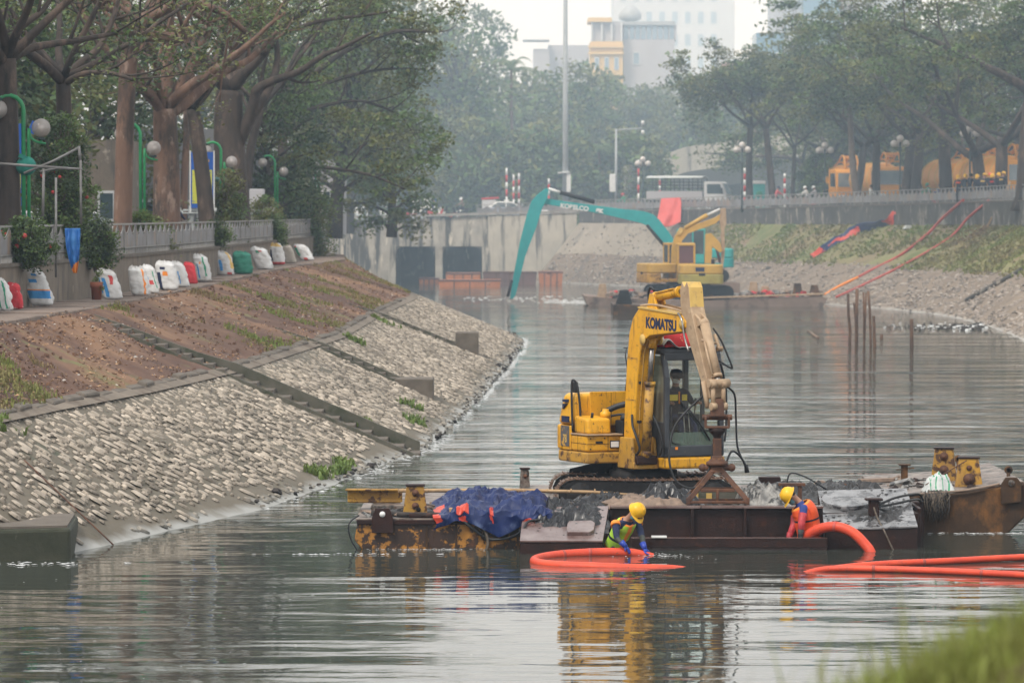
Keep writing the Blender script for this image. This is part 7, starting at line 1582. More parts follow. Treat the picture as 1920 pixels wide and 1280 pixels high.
# ================================================================== LAMPS, POLES, SIGNS
def twin_lamp(label, loc, wrap=False):
    o = thing('street_lamp', label, 'street lamp', loc, 0, 'green twin-globe lamps along the left road'); GP = M['green_pole']; H = 4.35
    mb = MB(); mb.tube([(0, 0, -.1), (0, 0, 3.9)] + [(-.36 + .36 * math.cos(a), 0, 3.9 + .38 * math.sin(a)) for a in np.linspace(.25, PI * .95, 8)], .055, 10); mb.build('pole', GP, o)
    mb = MB(); mb.tube([(.13, 0, -.1), (.13, 0, 3.2), (.14, 0, 3.46)], .045, 8); mb.build('second_pole', GP, o)
    mb = MB(); mb.tube(smoothpts([(.14, 0, 3.4), (.2, 0, 3.22), (.34, 0, 3.12), (.56, 0, 3.08)], 4), .03, 8); mb.cyl((.44, 0, 3.08), (.44, 0, 3.2), .03, 8); mb.build('arm', GP, o)
    mb = MB(); mb.lathe([(0, -.06), (.08, -.05), (.11, 0), (.05, .02), (0, .02)], (.44, 0, 3.22), 14); mb.lathe([(0, .06), (.1, .02), (.12, -.03), (0, -.03)], (-.62, 0, 4.20), 14); mb.build('lamp_cup', M['dark_pole'], o)
    for c in ((.44, 0, 3.47), (-.62, 0, 3.93)):
        mb = MB(); mb.ball(c, .235, 18, 12); gl = mb.build('globe', M['globe_g'], o); mb = MB(); mb.cyl((c[0], 0, c[2] - .1), (c[0], 0, c[2] + .06), .075, 10); mb.build('bulb', M['globe_in'], gl)
    mb = MB(); mb.bb(-.1, .22, -.09, .09, -.1, .1); mb.build('base_plate', M['dark_pole'], o, .02)
    if wrap:
        mb = MB(); mb.ball((.06, 0, 2.52), .26, 10, 8, (1, .8, .95)); mb.box((.0, -.1, 2.74), (.22, .1, .1), rz=.4, ry=.4); mb.build('cloth_wrap', mat('green_cloth', (.02, .22, .17), (.015, .16, .13), 5, .8, bump=.5), o)
    return o
M['globe_g'] = glass('clear_globe', (.78, .74, .72), .10, .45, (.50, .46, .44))
for lab, px, Y, wr in (('green twin-globe lamp nearest the left edge with a cloth wrapped round its pole', 45, 103.8, True), ('green twin-globe lamp in front of the tall straight trunk', 264, 136, False), ('green twin-globe lamp beside the massive multi-stem tree and green post', 415, 172, False), ('green twin-globe lamp in front of the grey hut', 516, 212, False), ('farthest green lamp half hidden by boughs', 592, 252, False)):
    twin_lamp(lab, (xat(px, Y), Y, 4.36), wr)
def globe_lamp(label, px, Y, ztop, zb=6.1):
    o = thing('street_lamp', label, 'street lamp', (xat(px, Y), Y, zb), 0, 'dark multi-globe lamps along the right road'); h = ztop - zb
    mb = MB(); mb.tube([(0, 0, -.2), (0, 0, .5), (0, 0, h)], [.1, .07, .05], 8); mb.build('pole', M['dark_pole'], o)
    mb = MB()
    for x, y in ((-.42, 0), (.42, 0), (0, .4)): mb.tube([(0, 0, h - .55), (x * .6, y * .6, h - .58), (x, y, h - .42)], .035, 6); mb.lathe([(.04, 0), (.12, .06), (.05, .1)], (x, y, h - .45), 8)
    mb.build('arms', M['dark_pole'], o)
    for x, y, z in ((-.42, 0, h - .15), (.42, 0, h - .15), (0, 0, h + .2), (0, .4, h - .15)):
        mb = MB(); mb.ball((x, y, z), .25, 12, 8); mb.build('globe', M['globe'], o)
globe_lamp('dark multi-globe lamp left of the canvas truck', 1205, 340, 9.9, 5.8); globe_lamp('dark multi-globe lamp between the truck and the green kiosk', 1391, 311, 10.6, 6.0); globe_lamp('dark multi-globe lamp left of the first orange tanker', 1546, 301, 10.4); globe_lamp('dark multi-globe lamp in front of the second orange tanker', 1687, 284, 10.6); globe_lamp('dark multi-globe lamp above the group of workers', 1818, 268, 11.0)
mp = thing('tall_mast', 'very tall grey mast rising out of the picture beyond the bridge', 'mast', (xat(1060, 352), 352, 5.5)); mb = MB(); mb.tube([(0, 0, 0), (0, 0, 10), (0, 0, 30)], [.26, .22, .12], 12); mb.build('pole', M['grey_pole'], mp)
mb = MB(); mb.bb(.1, .45, -.3, .0, 2.0, 3.6); mb.box((-.15, -.1, 3.65), (1.0, .7, .1), ry=-.08); mb.build('control_box', M['white'], mp, .02)
cc = thing('camera_pole', 'grey camera pole with a horizontal arm and two cameras beyond the bridge', 'camera pole', (xat(1155, 350), 350, 5.6)); mb = MB(); mb.tube([(0, 0, 0), (0, 0, 7.2)], [.13, .09], 10); mb.tube([(0, 0, 7.1), (2.2, 0, 7.25)], .06, 8); mb.tube([(2.15, 0, 7.2), (2.2, 0, 7.9)], .05, 8); mb.build('pole', M['grey_pole'], cc)
for z in (7.75, 6.95): mb = MB(); mb.lathe([(0, -.22), (.13, -.15), (.16, .0), (.12, .12), (0, .14)], (2.25, 0, z), 10); mb.build('camera', M['white'], cc)
mb = MB(); mb.bb(-.55, -.05, -.25, .05, 1.9, 3.4); mb.build('control_box', M['white'], cc, .03)
def barber(label, px, Y, zb, h):
    o = thing('striped_post', label, 'striped post', (xat(px, Y), Y, zb), 0, 'red and white posts along the bridge'); n = 7
    for k in range(n): mb = MB(); mb.cyl((0, 0, h * k / n), (0, 0, h * (k + 1) / n), .085, 8); mb.build('band', M['red'] if k % 2 else M['white'], o)
for lab, px, yt, Y in (('red and white post left of the taxi, taller and alone', 950, 315, 352), ('red and white post over the taxi, left of a pair', 963, 327, 351), ('red and white post over the taxi, right of a pair', 973, 325, 351.5), ('red and white post behind the teal stick', 1029, 335, 351), ('red and white post beside the lamp left of the canvas truck', 1197, 300, 346), ('short red and white post behind the truck\'s tail', 1237, 330, 338), ('red and white post next to the forked leaning trees', 1396, 315, 313), ('red and white post in front of the motorbikes', 1471, 325, 309)):
    zb = 5.3 if Y > 345 else 6.0; barber(lab, px, Y, zb, atY(px, yt, Y).z - zb)
def banner(label, px0, px1, py0, py1, Y, sp):
    a, c = atY(px0, py1, Y), atY(px1, py0, Y); o = thing('banner_sign', label, 'sign', (a.x, Y, a.z)); w, h = c.x - a.x, c.z - a.z
    mb = MB(); mb.bb(0, w, 0, .06, 0, h); mb.build('board', M['blue'], o); mb = MB(); mb.bb(.06 * w, .94 * w, -.012, -.003, h * sp[0], h * sp[1]); pn_ = mb.build('yellow_panel', mat('yellow_print', (.62, .62, .06), (.55, .55, .08), 8, .6, spots=[((.45, .03, .05), 6, .62, .66), ((.03, .1, .4), 9, .6, .64)]), o)
    mb = MB(); mb.bb(-.05, 0, -.02, .08, -1.6, h + .05); mb.bb(w, w + .05, -.02, .08, -1.6, h + .05); mb.build('frame_post', M['white'], o)
    mb = MB(); g = random.Random(int(px0))
    for z0 in (sp[1] + .06, sp[1] + .14, sp[0] - .10):
        if 0 < z0 < .95: 
            for k in range(4): x = w * (.16 + .18 * k); mb.bb(x, x + w * g.uniform(.08, .14), -.012, -.003, h * z0, h * (z0 + .045))
    mb.build('print', M['yellow_pale'], o); return o
banner('blue and yellow banner at the left edge behind the first green lamp', 4, 41, 232, 386, 109, (.22, .58)); banner('blue and yellow banner half behind the slim knotty tree', 358, 400, 285, 390, 168, (.08, .68))
mb = MB(); a = atY(62, 232, 108); mb.box(a + Vector((0, 0, -.1)), (.18, .04, .32), ry=.4); o = mb.build('blue_sign', M['blue'], bevel=.01, org=tuple(a)); tag(o, 'small round-edged blue sign behind the first lamp globe', 'sign')
mb = MB(); a = atY(405, 375, 170); mb.lathe([(.16, -1.6), (.16, .75), (.18, .76), (.18, .86), (.12, .92), (0, .94)], a, 14); o = mb.build('green_post', mat('dark_teal_post', (.012, .09, .085), (.01, .07, .07), 3, .5), org=tuple(a)); tag(o, 'dark teal round post with a pale cap beside the third lamp', 'post')
for z in (.45, -.3):
    q = MB(); q.lathe([(.165, z), (.175, z + .02), (.175, z + .08), (.165, z + .1)], (0, 0, 0), 14); q.build('pale_band', M['white'], o)
tb = thing('planter_bench', 'cream park bench with curled ends between the broad tree and the teal post', 'bench', tuple(atY(371, 398, 168))); mb = MB(); mb.bb(-.65, .65, -.2, .2, -.06, 0); mb.bb(-.62, .62, .16, .2, .05, .12); mb.build('seat', M['bldg_yellow'] if 0 else M['white_cloth'], tb, .02)
for x in (-.25, .2): mb = MB(); mb.lathe([(.11, -.9), (.08, -.8), (.07, -.3), (.12, -.07)], (x, 0, 0), 10); mb.build('leg', M['white_cloth'], tb)
for s in (-1, 1): mb = MB(); mb.tube([(s * .6, 0, 0), (s * .72, 0, .06), (s * .72, 0, .18)], .05, 8); mb.build('curl', M['white_cloth'], tb)
# shed roof frame poles near the left edge
PF = mat('dull_grey_pipe', (.2, .2, .2), (.13, .12, .115), 3, .6)
fr = thing('pole_frame', 'grey pipe frame with crossbars above the fence at the left edge', 'frame', (-11.9, 102, 4.4))
for P, r in (([(-30, 305), (128, 316)], .035), ([(45, 325), (100, 302), (148, 277)], .03), ([(148, 274), (150, 300)], .035), ([(82, 316), (80, 420)], .035), ([(105, 333), (105, 520)], .03), ([(75, 322), (108, 315), (154, 317)], .03), ([(151, 300), (152, 420)], .03)):
    mb = MB(); mb.tube([atY(x, y, 102) for x, y in P], r, 8); mb.build('bar', PF, fr, org=tuple(fr.location))
# ================================================================== SACKS ON THE PATH
def sack(label, px, pyb, pyt, wpx, lean, cols, seed, base, lx=0.0, name='sack'):
    """base, wrap materials; cols: list of (u0,u1,v0,v1,mat index) flat prints"""
    p = atZ(px, pyb, ZP + .03); k = FPX / p.y; h = (pyb - pyt) / k; w = wpx / k; g = random.Random(seed)
    x1 = (-h * .05 + lean / k) * .75
    def fn(u, v):
        a = u * 2 * PI; rr = [0, .66, .93, 1.0, 1.0, .98, .95, .90, .76, .52, .46]; q = interp(v, [0, .02, .07, .2, .4, .6, .75, .86, .94, .98, 1], rr)
        d = .5 if v < .9 else .35; ca, sa = math.cos(a), math.sin(a); sq = (abs(ca) ** 3 + abs(sa) ** 3) ** (-1 / 3) if v < .86 else 1
        X = w * .5 * q * ca * sq; Yv = w * d * .62 * q * sa * sq; z = h * v * (1 - .02 * ca)
        n = .05 * w * vn((ca * 2 + seed, sa * 2, v * 5)) + .03 * w * vn((ca * 5, sa * 5 + seed, v * 11)); s = x1 * v ** 1.1
        if v > .93: z += .07 * h * vn((ca * 3 + seed, sa * 3, 1))
        return Vector((X * (1 + n / w * 2) + s + n, Yv + v * .10 * h + n, z))
    def mf(u, v):
        for a, b, c, d, m in cols:
            if a <= u <= b and c <= v <= d: return m
        return 0
    mb = MB(); mb.grid(fn, 36, 34, True, mf); ms = [base, M['sky_blue'], M['red'], M['navy'], M['orange_trim'], M['yellow_pale'], M['green_print'], M['orange']]
    o = mb.build(name, ms); o.location = p; tag(o, label, 'sack', 'filled sacks lined up along the wall'); return o
M['green_print'] = mat('green_print', (.03, .28, .16), (.03, .23, .14), 3, .7)
WS = mat('white_woven_sack', (.66, .66, .66), (.52, .51, .50), 3, .75, spots=[((.36, .30, .25), 1.6, .56, .74)], bump=.8, bscale=12); RS = mat('red_woven_sack', (.58, .035, .05), (.46, .03, .04), 4, .7, spots=[((.65, .5, .48), 6, .62, .68)], bump=.8, bscale=12); GS = mat('green_woven_sack', (.03, .22, .15), (.025, .17, .12), 4, .7, bump=.5, bscale=16); BS = mat('beige_woven_sack', (.48, .43, .37), (.4, .35, .3), 4, .8, bump=.3, bscale=22)
# u: .75 faces the camera; smaller u = left of front
sk = [(8, 584, 520, 34, -14, [(.70, .73, .1, .9, 6), (.80, .82, .1, .9, 6)], WS, 'white sack with thin green lines at the left edge'), (32, 580, 530, 26, -10, [(.62, .88, .45, .75, 0)], RS, 'red sack leaning on the white one at the left edge'),
      (80, 574, 502, 46, -26, [(.6, .95, .22, .40, 1), (.6, .95, .41, .435, 4), (.66, .78, .62, .70, 1), (.72, .80, .78, .84, 1)], WS, 'big white sack with a broad blue band, slumping to the right'), (212, 562, 504, 38, -20, [(.66, .71, .1, .72, 1), (.78, .84, .5, .8, 2), (.60, .63, .2, .7, 1)], WS, 'white sack with a tall blue stripe beside the terracotta pot'),
      (264, 555, 499, 36, -10, [(.82, .86, .05, .9, 4), (.70, .74, .4, .62, 0)], WS, 'plain white sack with one orange stripe'), (288, 551, 496, 26, -14, [(.72, .80, .32, .48, 2), (.82, .85, .2, .8, 6), (.68, .72, .5, .6, 1)], WS, 'white sack with red blots and a green edge'),
      (318, 545, 489, 40, -12, [(.60, .66, .04, .62, 3), (.70, .77, .50, .66, 4), (.66, .74, .7, .78, 3)], WS, 'white sack with a navy side stripe and orange square'), (342, 539, 490, 28, -14, [(.72, .76, .15, .62, 1), (.64, .70, .5, .66, 3)], WS, 'narrow white sack with a pale blue stripe next to the red one'), (360, 533, 491, 22, -8, [(.66, .72, .1, .4, 0)], RS, 'red patterned sack squeezed between two white ones'),
      (383, 528, 477, 30, -12, [(.66, .70, .12, .66, 1), (.72, .76, .64, .74, 4), (.80, .82, .2, .9, 6)], WS, 'tall white sack with a blue stripe right of the red patterned one'), (424, 517, 471, 32, -10, [(.66, .71, .2, .66, 1), (.86, .98, .3, 1, 5), (.78, .86, .05, .14, 2)], WS, 'white sack with a yellow back panel left of the green sack'),
      (456, 514, 471, 36, -4, [], GS, 'dark green woven sack with a tied top'), (497, 506, 463, 34, -18, [(.70, .74, .75, .85, 6), (.76, .80, .8, .86, 2)], WS, 'plain white sack right of the green one'), (521, 497, 456, 28, -6, [(.55, .95, .04, .16, 2), (.62, .67, .2, .7, 3), (.55, .95, .86, .99, 5)], WS, 'white sack with a red base and yellow top'), (545, 494, 458, 24, -14, [], BS, 'slim beige sack near the end of the row'), (577, 489, 458, 28, -22, [(.62, .68, .3, .8, 6), (.70, .78, .06, .2, 2), (.60, .66, .8, .92, 2)], WS, 'last white sack of the row, leaning far over, green and red prints')]
for i, (px, yb, yt, w, ln, cols, base, lab) in enumerate(sk): sack(lab, px, yb, yt, w, ln, cols, i, base)
p = atZ(181, 563, ZP + .03); pt = thing('flower_pot', 'terracotta flower pot with a small plant standing by the wall', 'flower pot', p)
mb = MB(); mb.lathe([(.0, .0), (.12, .0), (.145, .32), (.165, .33), (.17, .48), (.15, .48), (.14, .42), (0, .42)], (0, 0, 0), 16); mb.build('pot', M['terracotta'], pt)
me = leaf_mesh('plant', [(0, 0, .55), (.12, -.05, .35), (.05, 0, .7)], [(.14, .14, .14)] * 3, 40, .05, 3, [M['leaf_light']]); q = bpy.data.objects.new('plant', me); COL.objects.link(q); q.parent = pt
def bt(u, v):
    x = lerp(122, 150, u); x = lerp(x, 141 + (u - .5) * 6, v ** 2.2); y = lerp(428, 512, v) + (0 if v < .99 else 0); p = atY(x, y, 103.4 - .12 * math.sin(PI * v)); p.y += .10 * math.sin(u * 9) * (1 - v * .5) + .05 * vn((u * 5, v * 6, 2)); return p
crumple('blue_tarp', 'blue tarp with orange tip hanging over the left fence beside a shrub', 'tarp', bt, 20, 30, [mat('bright_blue_tarp', (.02, .13, .42), (.03, .17, .46), 4, .5), M['orange_trim']], lambda u, v: 1 if v > .72 + .18 * (1 - u) else 0, None, tuple(atY(136, 470, 103.4)))
# ================================================================== VEHICLES
def wheel(o, x, y, r, w=.22, m=None):
    mb = MB(); mb.lathe([(r * .55, -w / 2), (r * .95, -w / 2), (r, -w / 4), (r, w / 4), (r * .95, w / 2), (r * .55, w / 2)], (x, y, r), 18, 'y'); t = mb.build('wheel', M['black_rubber'], o); mb = MB(); mb.lathe([(0, -w * .4), (r * .54, -w * .3), (r * .54, w * .3), (0, w * .4)], (x, y, r), 12, 'y'); mb.build('rim', M['grey_pole'], t)
def car(label, loc, rz, body, prof=None, side=None, L_=4.3, W_=1.7, group=None, name='parked_car'):
    o = thing(name, label, 'car', loc, rz, group)
    low = [(-2.1, .28), (2.1, .28), (2.15, .55), (2.05, .78), (1.15, .92), (-1.65, .95), (-2.1, .85), (-2.15, .5)]; cabp = [(1.1, .925), (.45, 1.40), (-.9, 1.44), (-1.7, .955)]
    mb = MB(); mb.xz(low, -W_ / 2, W_ / 2); mb.build('body', side or body, o, .06, 3)
    mb = MB(); b0 = len(mb.v); mb.xz(cabp, -W_ / 2 + .08, W_ / 2 - .08)
    for i in range(len(mb.v)):
        x, y, z = mb.v[i]
        if z > 1.2: mb.v[i] = (x, y * .82, z)
    mb.build('cabin', body, o, .06, 3)
    for s in (-1, 1):
        mb = MB()
        for P in ([(.95, .97), (.42, 1.33), (-.10, 1.35), (-.10, .97)], [(-.2, .97), (-.2, 1.35), (-.85, 1.36), (-1.4, .98)]):
            f = lambda a, c, e: (a, s * (lerp(W_ / 2 - .065, (W_ / 2 - .08) * .82 + .02, (c - .93) / .5) + e), c); mb.prism(P, 0, .012, f)
        mb.build('side_window', M['dark_glass'], o)
    mb = MB(); mb.prism([(-.62, 0), (.62, 0), (.54, 1), (-.54, 1)], 0, .012, lambda a, c, e: (lerp(1.08, .50, c) + .03 + e, a, lerp(.96, 1.37, c))); mb.prism([(-.62, 0), (.62, 0), (.5, 1), (-.5, 1)], 0, .012, lambda a, c, e: (lerp(-1.68, -.95, c) - .03 - e, a, lerp(.99, 1.40, c))); mb.build('windscreen', M['dark_glass'], o)
    for s in (-1, 1): mb = MB(); mb.box((2.12, s * .6, .68), (.08, .3, .12)); mb.build('headlight', M['white'], o, .02); mb = MB(); mb.box((-2.13, s * .6, .75), (.06, .28, .14)); mb.build('tail_light', M['red'], o, .02)
    for x in (-1.3, 1.3):
        for y in (-.78, .78): wheel(o, x, y, .31)
    return o
tx = car('white taxi with blue and pink side print on the culvert bridge', (xat(952, 349.5), 349.6, 5.25), .0, M['white'], side=mat('taxi_side', (.60, .62, .72), (.16, .36, .62), 1.6, .4, spots=[((.62, .2, .3), 1.3, .58, .64)]), name='taxi'); 
mb = MB(); mb.bb(-.3, .1, -.1, .1, 1.46, 1.58); mb.build('roof_sign', M['white'], tx, .02)
car('white car parked behind the tall dark shrub on the left road', (xat(140, 136), 136, 4.36), 1.2, M['white'])
car('white car half hidden behind the lilies near the first lamp', (xat(12, 118), 118, 4.36), 1.3, M['bldg_white'])
def box_truck(label, loc, rz, body, kind):
    o = thing('truck', label, 'truck', loc, rz)
    mb = MB(); mb.bb(-3.6, 2.4, -.45, .45, .55, .8); mb.build('chassis', M['black_steel'], o, .02)
    mb = MB(); mb.xz([(1.05, .5), (2.85, .5), (2.9, 1.2), (2.55, 2.15), (2.35, 2.25), (1.05, 2.25)], -1.0, 1.0); cabo = mb.build('cab', body, o, .07, 3)
    mb = MB(); mb.prism([(-.88, 0), (.88, 0), (.8, 1), (-.8, 1)], 0, .015, lambda a, c, e: (lerp(2.88, 2.57, c) + e, a, lerp(1.25, 2.1, c))); mb.build('windscreen', M['pale_glass'], o)
    for s in (-1, 1): mb = MB(); mb.prism([(1.3, 1.3), (2.6, 1.3), (2.35, 2.05), (1.3, 2.05)], 0, .012, lambda a, c, e: (a, s * (1.0 + e), c)); mb.build('side_window', M['dark_glass'], o); mb = MB(); mb.bb(2.5, 2.58, s * 1.12 - .06, s * 1.12 + .06, 1.4, 1.75); mb.build('mirror', M['black_rubber'], o); mb = MB(); mb.bb(2.9, 2.94, s * .75 - .16, s * .75 + .16, .75, .95); mb.build('headlight', M['white'], o, .01)
    mb = MB(); mb.bb(-3.6, .95, -1.05, 1.05, .82, 1.5); mb.build('cargo_bed', M['bldg_grey'], o, .02)
    mb = MB()
    for k in range(7): x = -3.55 + k * .74; mb.bb(x - .03, x + .03, -1.04, -1.0, 1.5, 2.5); mb.bb(x - .03, x + .03, 1.0, 1.04, 1.5, 2.5)
    for z in (1.7, 1.95, 2.2): mb.bb(-3.58, .92, -1.03, -1.0, z, z + .05); mb.bb(-3.58, .92, 1.0, 1.03, z, z + .05)
    mb.build('stake_sides', M['wader'], o)
    mb = MB(); mb.grid(lambda u, v: (lerp(-3.65, .95, u), lerp(-1.12, 1.12, v), 2.55 + .16 * math.cos((v - .5) * PI) + .03 * vn((u * 6, v * 4, 1))), 16, 10); mb.build('canvas_top', M['white_cloth'], o, solid=.03)
    for x in (-2.6, 1.9):
        for y in (-.85, .85): wheel(o, x, y, .42, .26)
    return o
box_truck('pale truck with slatted sides and canvas top beneath the flyover', (xat(1300, 330), 330, 5.95), -.25, M['bldg_white'], 0)
M['truck_glass'] = mat('truck_windscreen', (.10, .13, .15), (.16, .19, .2), 1.5, .1, spec=.8)
def tanker(label, loc, rz, seed=0):
    o = thing('tanker_truck', label, 'truck', loc, rz, 'orange tanker trucks along the right road'); B = M['tanker']
    mb = MB(); mb.bb(-5.2, 2.2, -.45, .45, .6, .9); mb.bb(2.1, 2.35, -1.2, 1.2, .4, .8); mb.build('chassis', M['black_steel'], o, .02)
    mb = MB(); mb.xz([(.5, .75), (2.25, .75), (2.32, 1.7), (2.18, 2.75), (2.0, 2.9), (.5, 2.9)], -1.18, 1.18); mb.build('cab', B, o, .09, 3)
    mb = MB(); mb.prism([(-1.05, 0), (1.05, 0), (1.0, 1), (-1.0, 1)], 0, .015, lambda a, c, e: (lerp(2.33, 2.2, c) + e, a, lerp(1.72, 2.62, c))); mb.build('windscreen', M['truck_glass'], o)
    for s in (-1, 1):
        mb = MB(); mb.prism([(1.0, 1.75), (2.1, 1.7), (2.0, 2.6), (1.0, 2.6)], 0, .012, lambda a, c, e: (a, s * (1.18 + e), c)); mb.build('side_window', M['dark_glass'], o)
        mb = MB(); mb.tube([(2.1, s * 1.2, 2.6), (2.3, s * 1.4, 2.5), (2.3, s * 1.4, 1.7)], .025, 6); mb.bb(2.22, 2.3, s * 1.4 - .1, s * 1.4 + .1, 1.85, 2.4); mb.build('mirror', M['black_rubber'], o)
        mb = MB(); mb.bb(2.34, 2.38, s * .85 - .2, s * .85 + .2, .95, 1.15); mb.build('headlight', M['white'], o, .01)
        mb = MB(); mb.prism([(1.0, .95), (1.95, .95), (1.95, 1.65), (1.0, 1.65)], 0, .01, lambda a, c, e: (a, s * (1.18 + e), c)); dr = mb.build('door', B, o, .004); mb = MB(); mb.box((1.15, s * 1.2, 1.5), (.14, .03, .04)); mb.build('door_handle', M['black_rubber'], dr)
    mb = MB(); mb.lathe([(0, -5.3), (.7, -5.2), (1.08, -4.9), (1.12, -4.6), (1.12, -.3), (1.05, .0), (.7, .25), (0, .32)], (0, 0, 2.05), 20, 'x'); mb.build('tank', B, o)
    mb = MB()
    for x in (-4.4, -3, -1.6, -.4): mb.lathe([(1.13, -.04), (1.16, 0), (1.13, .04)], (x, 0, 2.05), 20, 'x')
    mb.build('tank_band', M['yellow_pale'], o)
    mb = MB()   # pump boom rack over the cab
    for y in (-.45, .45): mb.tube(smoothpts([(-.6, y, 3.1), (.4, y, 3.35), (1.1, y, 3.75), (1.6, y, 3.7), (1.9, y, 3.15), (1.9, y, 2.9)], 3), .06, 8)
    for x, z in ((.4, 3.35), (1.1, 3.75), (1.65, 3.65), (1.9, 3.2)): mb.tube([(x, -.45, z), (x, .45, z)], .05, 6)
    mb.tube(smoothpts([(.2, 0, 3.3), (1.0, 0, 3.6), (1.6, 0, 3.55)], 3), .12, 8); mb.build('hose_rack', B, o)
    for x in (-4.2, -3.1, 1.3):
        for y in (-.95, .95): wheel(o, x, y, .5, .3)
    return o
tk = tanker('first orange tanker truck from the left, behind two slim trunks', (xat(1588, 313), 317, 5.75), -1.35); tk.scale = (1.14,) * 3
for lab, px, Y, z, rz in (('second orange tanker truck from the left, its windscreen facing the river', 1668, 304, 5.85, -1.38), ('third orange tanker truck, behind the lamp above the workers', 1812, 284, 5.85, -1.38), ('fourth orange tanker truck, mostly behind the low-forked tree', 1860, 278, 5.85, -1.38), ('fifth orange tanker truck, nearest the right edge', 1908, 270, 5.9, -1.3)):
    dup(tk, (xat(px, Y), Y + 4, z), rz, lab)
def bike(label, px, Y, z, rz, top, hel, seed):
    o = thing('motorbike', label, 'motorbike', (xat(px, Y), Y, z), rz, 'motorbikes riding along the bridge road')
    for x in (-.6, .6): wheel(o, x, 0, .28, .1)
    mb = MB(); mb.xz([(-.75, .55), (-.3, .4), (.2, .35), (.5, .5), (.62, .95), (.52, 1.0), (.3, .55), (-.1, .62), (-.7, .78)], -.12, .12); mb.build('frame', M['black_rubber'] if seed % 2 else M['red'], o, .03); mb = MB(); mb.bb(-.75, .05, -.13, .13, .76, .86); mb.build('saddle', M['black_rubber'], o, .03); mb = MB(); mb.tube([(.5, -.32, 1.05), (.52, 0, 1.0), (.5, .32, 1.05)], .02, 6); mb.build('handlebar', M['chrome'], o)
    def q(x, y, zz): return tuple(Vector(o.location) + Vector((x * math.cos(rz) - y * math.sin(rz), x * math.sin(rz) + y * math.cos(rz), zz)))
    J = dict(pel=q(-.35, 0, .95), chest=q(-.25, 0, 1.33), neck=q(-.2, 0, 1.5), head=q(-.15, 0, 1.62), shL=q(-.22, .18, 1.42), elL=q(.05, .26, 1.2), wrL=q(.4, .26, 1.1), shR=q(-.22, -.18, 1.42), elR=q(.05, -.26, 1.2), wrR=q(.4, -.26, 1.1), hipL=q(-.3, .1, .92), knL=q(.12, .16, .85), anL=q(.05, .16, .42), hipR=q(-.3, -.1, .92), knR=q(.12, -.16, .85), anR=q(.05, -.16, .42))
    person(label.replace('motorbike', 'rider on the motorbike', 1), J, q(-.35, 0, .9), dict(torso=top, upper=top, fore=top, leg=M['navy_dark'], skin=M['skin']), (math.cos(rz), math.sin(rz), -.1), 'riders on the bridge road', False, hel, None, 1)
for lab, px, Y, z, rz, t, h, s in (('motorbike beside the leaf curtain on the bridge', 770, 351, 5.1, .2, 'navy', 'white', 0), ('motorbike with a white-clad rider on the bridge', 795, 353, 5.15, 3.3, 'white_cloth', 'white', 1), ('motorbike left of the orange flowers', 818, 351, 5.15, .1, 'navy', 'sky_blue', 2), ('motorbike left of the taxi', 862, 354, 5.25, 3.2, 'cloth_brown', 'white', 3), ('motorbike with green load right of the camera pole', 1165, 349, 5.6, 2.8, 'green_print', 'red', 4), ('motorbike behind the left part of the far fence', 1215, 344, 5.7, 2.9, 'white', 'red', 5), ('motorbike just right of the green kiosk', 1462, 314, 5.95, .3, 'red', 'navy', 6), ('motorbike with a rider in white near the striped post', 1506, 312, 5.95, 2.7, 'white', 'white', 7), ('motorbike with a pale rider left of the first tanker', 1522, 310, 5.95, 2.8, 'bldg_grey', 'white', 8), ('motorbike between tanker and thick trunk', 1735, 288, 6.0, 2.6, 'green_print', 'green_print', 9), ('motorbike with blue rider left of the thick trunk', 1760, 285, 6.0, 2.6, 'blue_cloth', 'navy', 10), ('motorbike behind the shrubs near the slim tree', 330, 160, 4.36, 1.4, 'navy', 'white', 11)):
    bike(lab, px, Y, z, rz, M[t], M[h], s)
hv = thing('delivery_cart', 'pale box cart with a red roof left of the taxi', 'cart', (xat(917, 353), 353, 5.25)); mb = MB(); mb.bb(-.6, .6, -.5, .5, .5, 1.6); mb.build('box', M['bldg_white'], hv, .03); mb = MB(); mb.box((.1, 0, 1.72), (1.5, 1.1, .16), ry=-.06); mb.build('roof', M['red'], hv, .02)
for x in (-.4, .4): wheel(hv, x, -.5, .25, .1)
fl = thing('road_barrier', 'red and white plastic barrier on the bridge below the teal boom', 'barrier', (xat(1033, 346.9), 347.4, 5.55)); 
for k, m in enumerate(('white', 'red')): mb = MB(); mb.bb(-.9 + k * 1.05, .15 + k * .75, -.2, .2, 0, .42); mb.build('section', M[m], fl, .03)
me = leaf_mesh('orange_flowers', [(0, 0, .2), (.3, 0, .15), (-.4, 0, .05)], [(.3, .2, .14)] * 3, 60, .07, 3, [M['orange']]); q = bpy.data.objects.new('orange_flowers', me); COL.objects.link(q); q.location = (xat(853, 346.7), 346.55, 5.4); tag(q, 'bright orange flowers on the edge of the culvert bridge', 'flowers')
kk = thing('advert_kiosk', 'green lit-panel kiosk with a white top between the forked trees', 'kiosk', (xat(1423, 326), 326, 6.0)); mb = MB(); mb.bb(-.45, .45, -.2, .2, 0, 2.0); mb.build('panel', M['teal_cover'], kk, .02); mb = MB(); mb.bb(-.48, .48, -.25, .25, 2.0, 2.25); mb.build('cap', M['white'], kk, .03)
mb = MB(); mb.lathe([(.12, -.01), (.26, -.01), (.26, .01), (.12, .01)], (0, -.21, 1.2), 18, 'y'); mb.build('ring_print', M['green_print'], kk); mb = MB(); mb.bb(-.38, .38, -.215, -.202, .25, .5); mb.build('print', M['white'], kk)
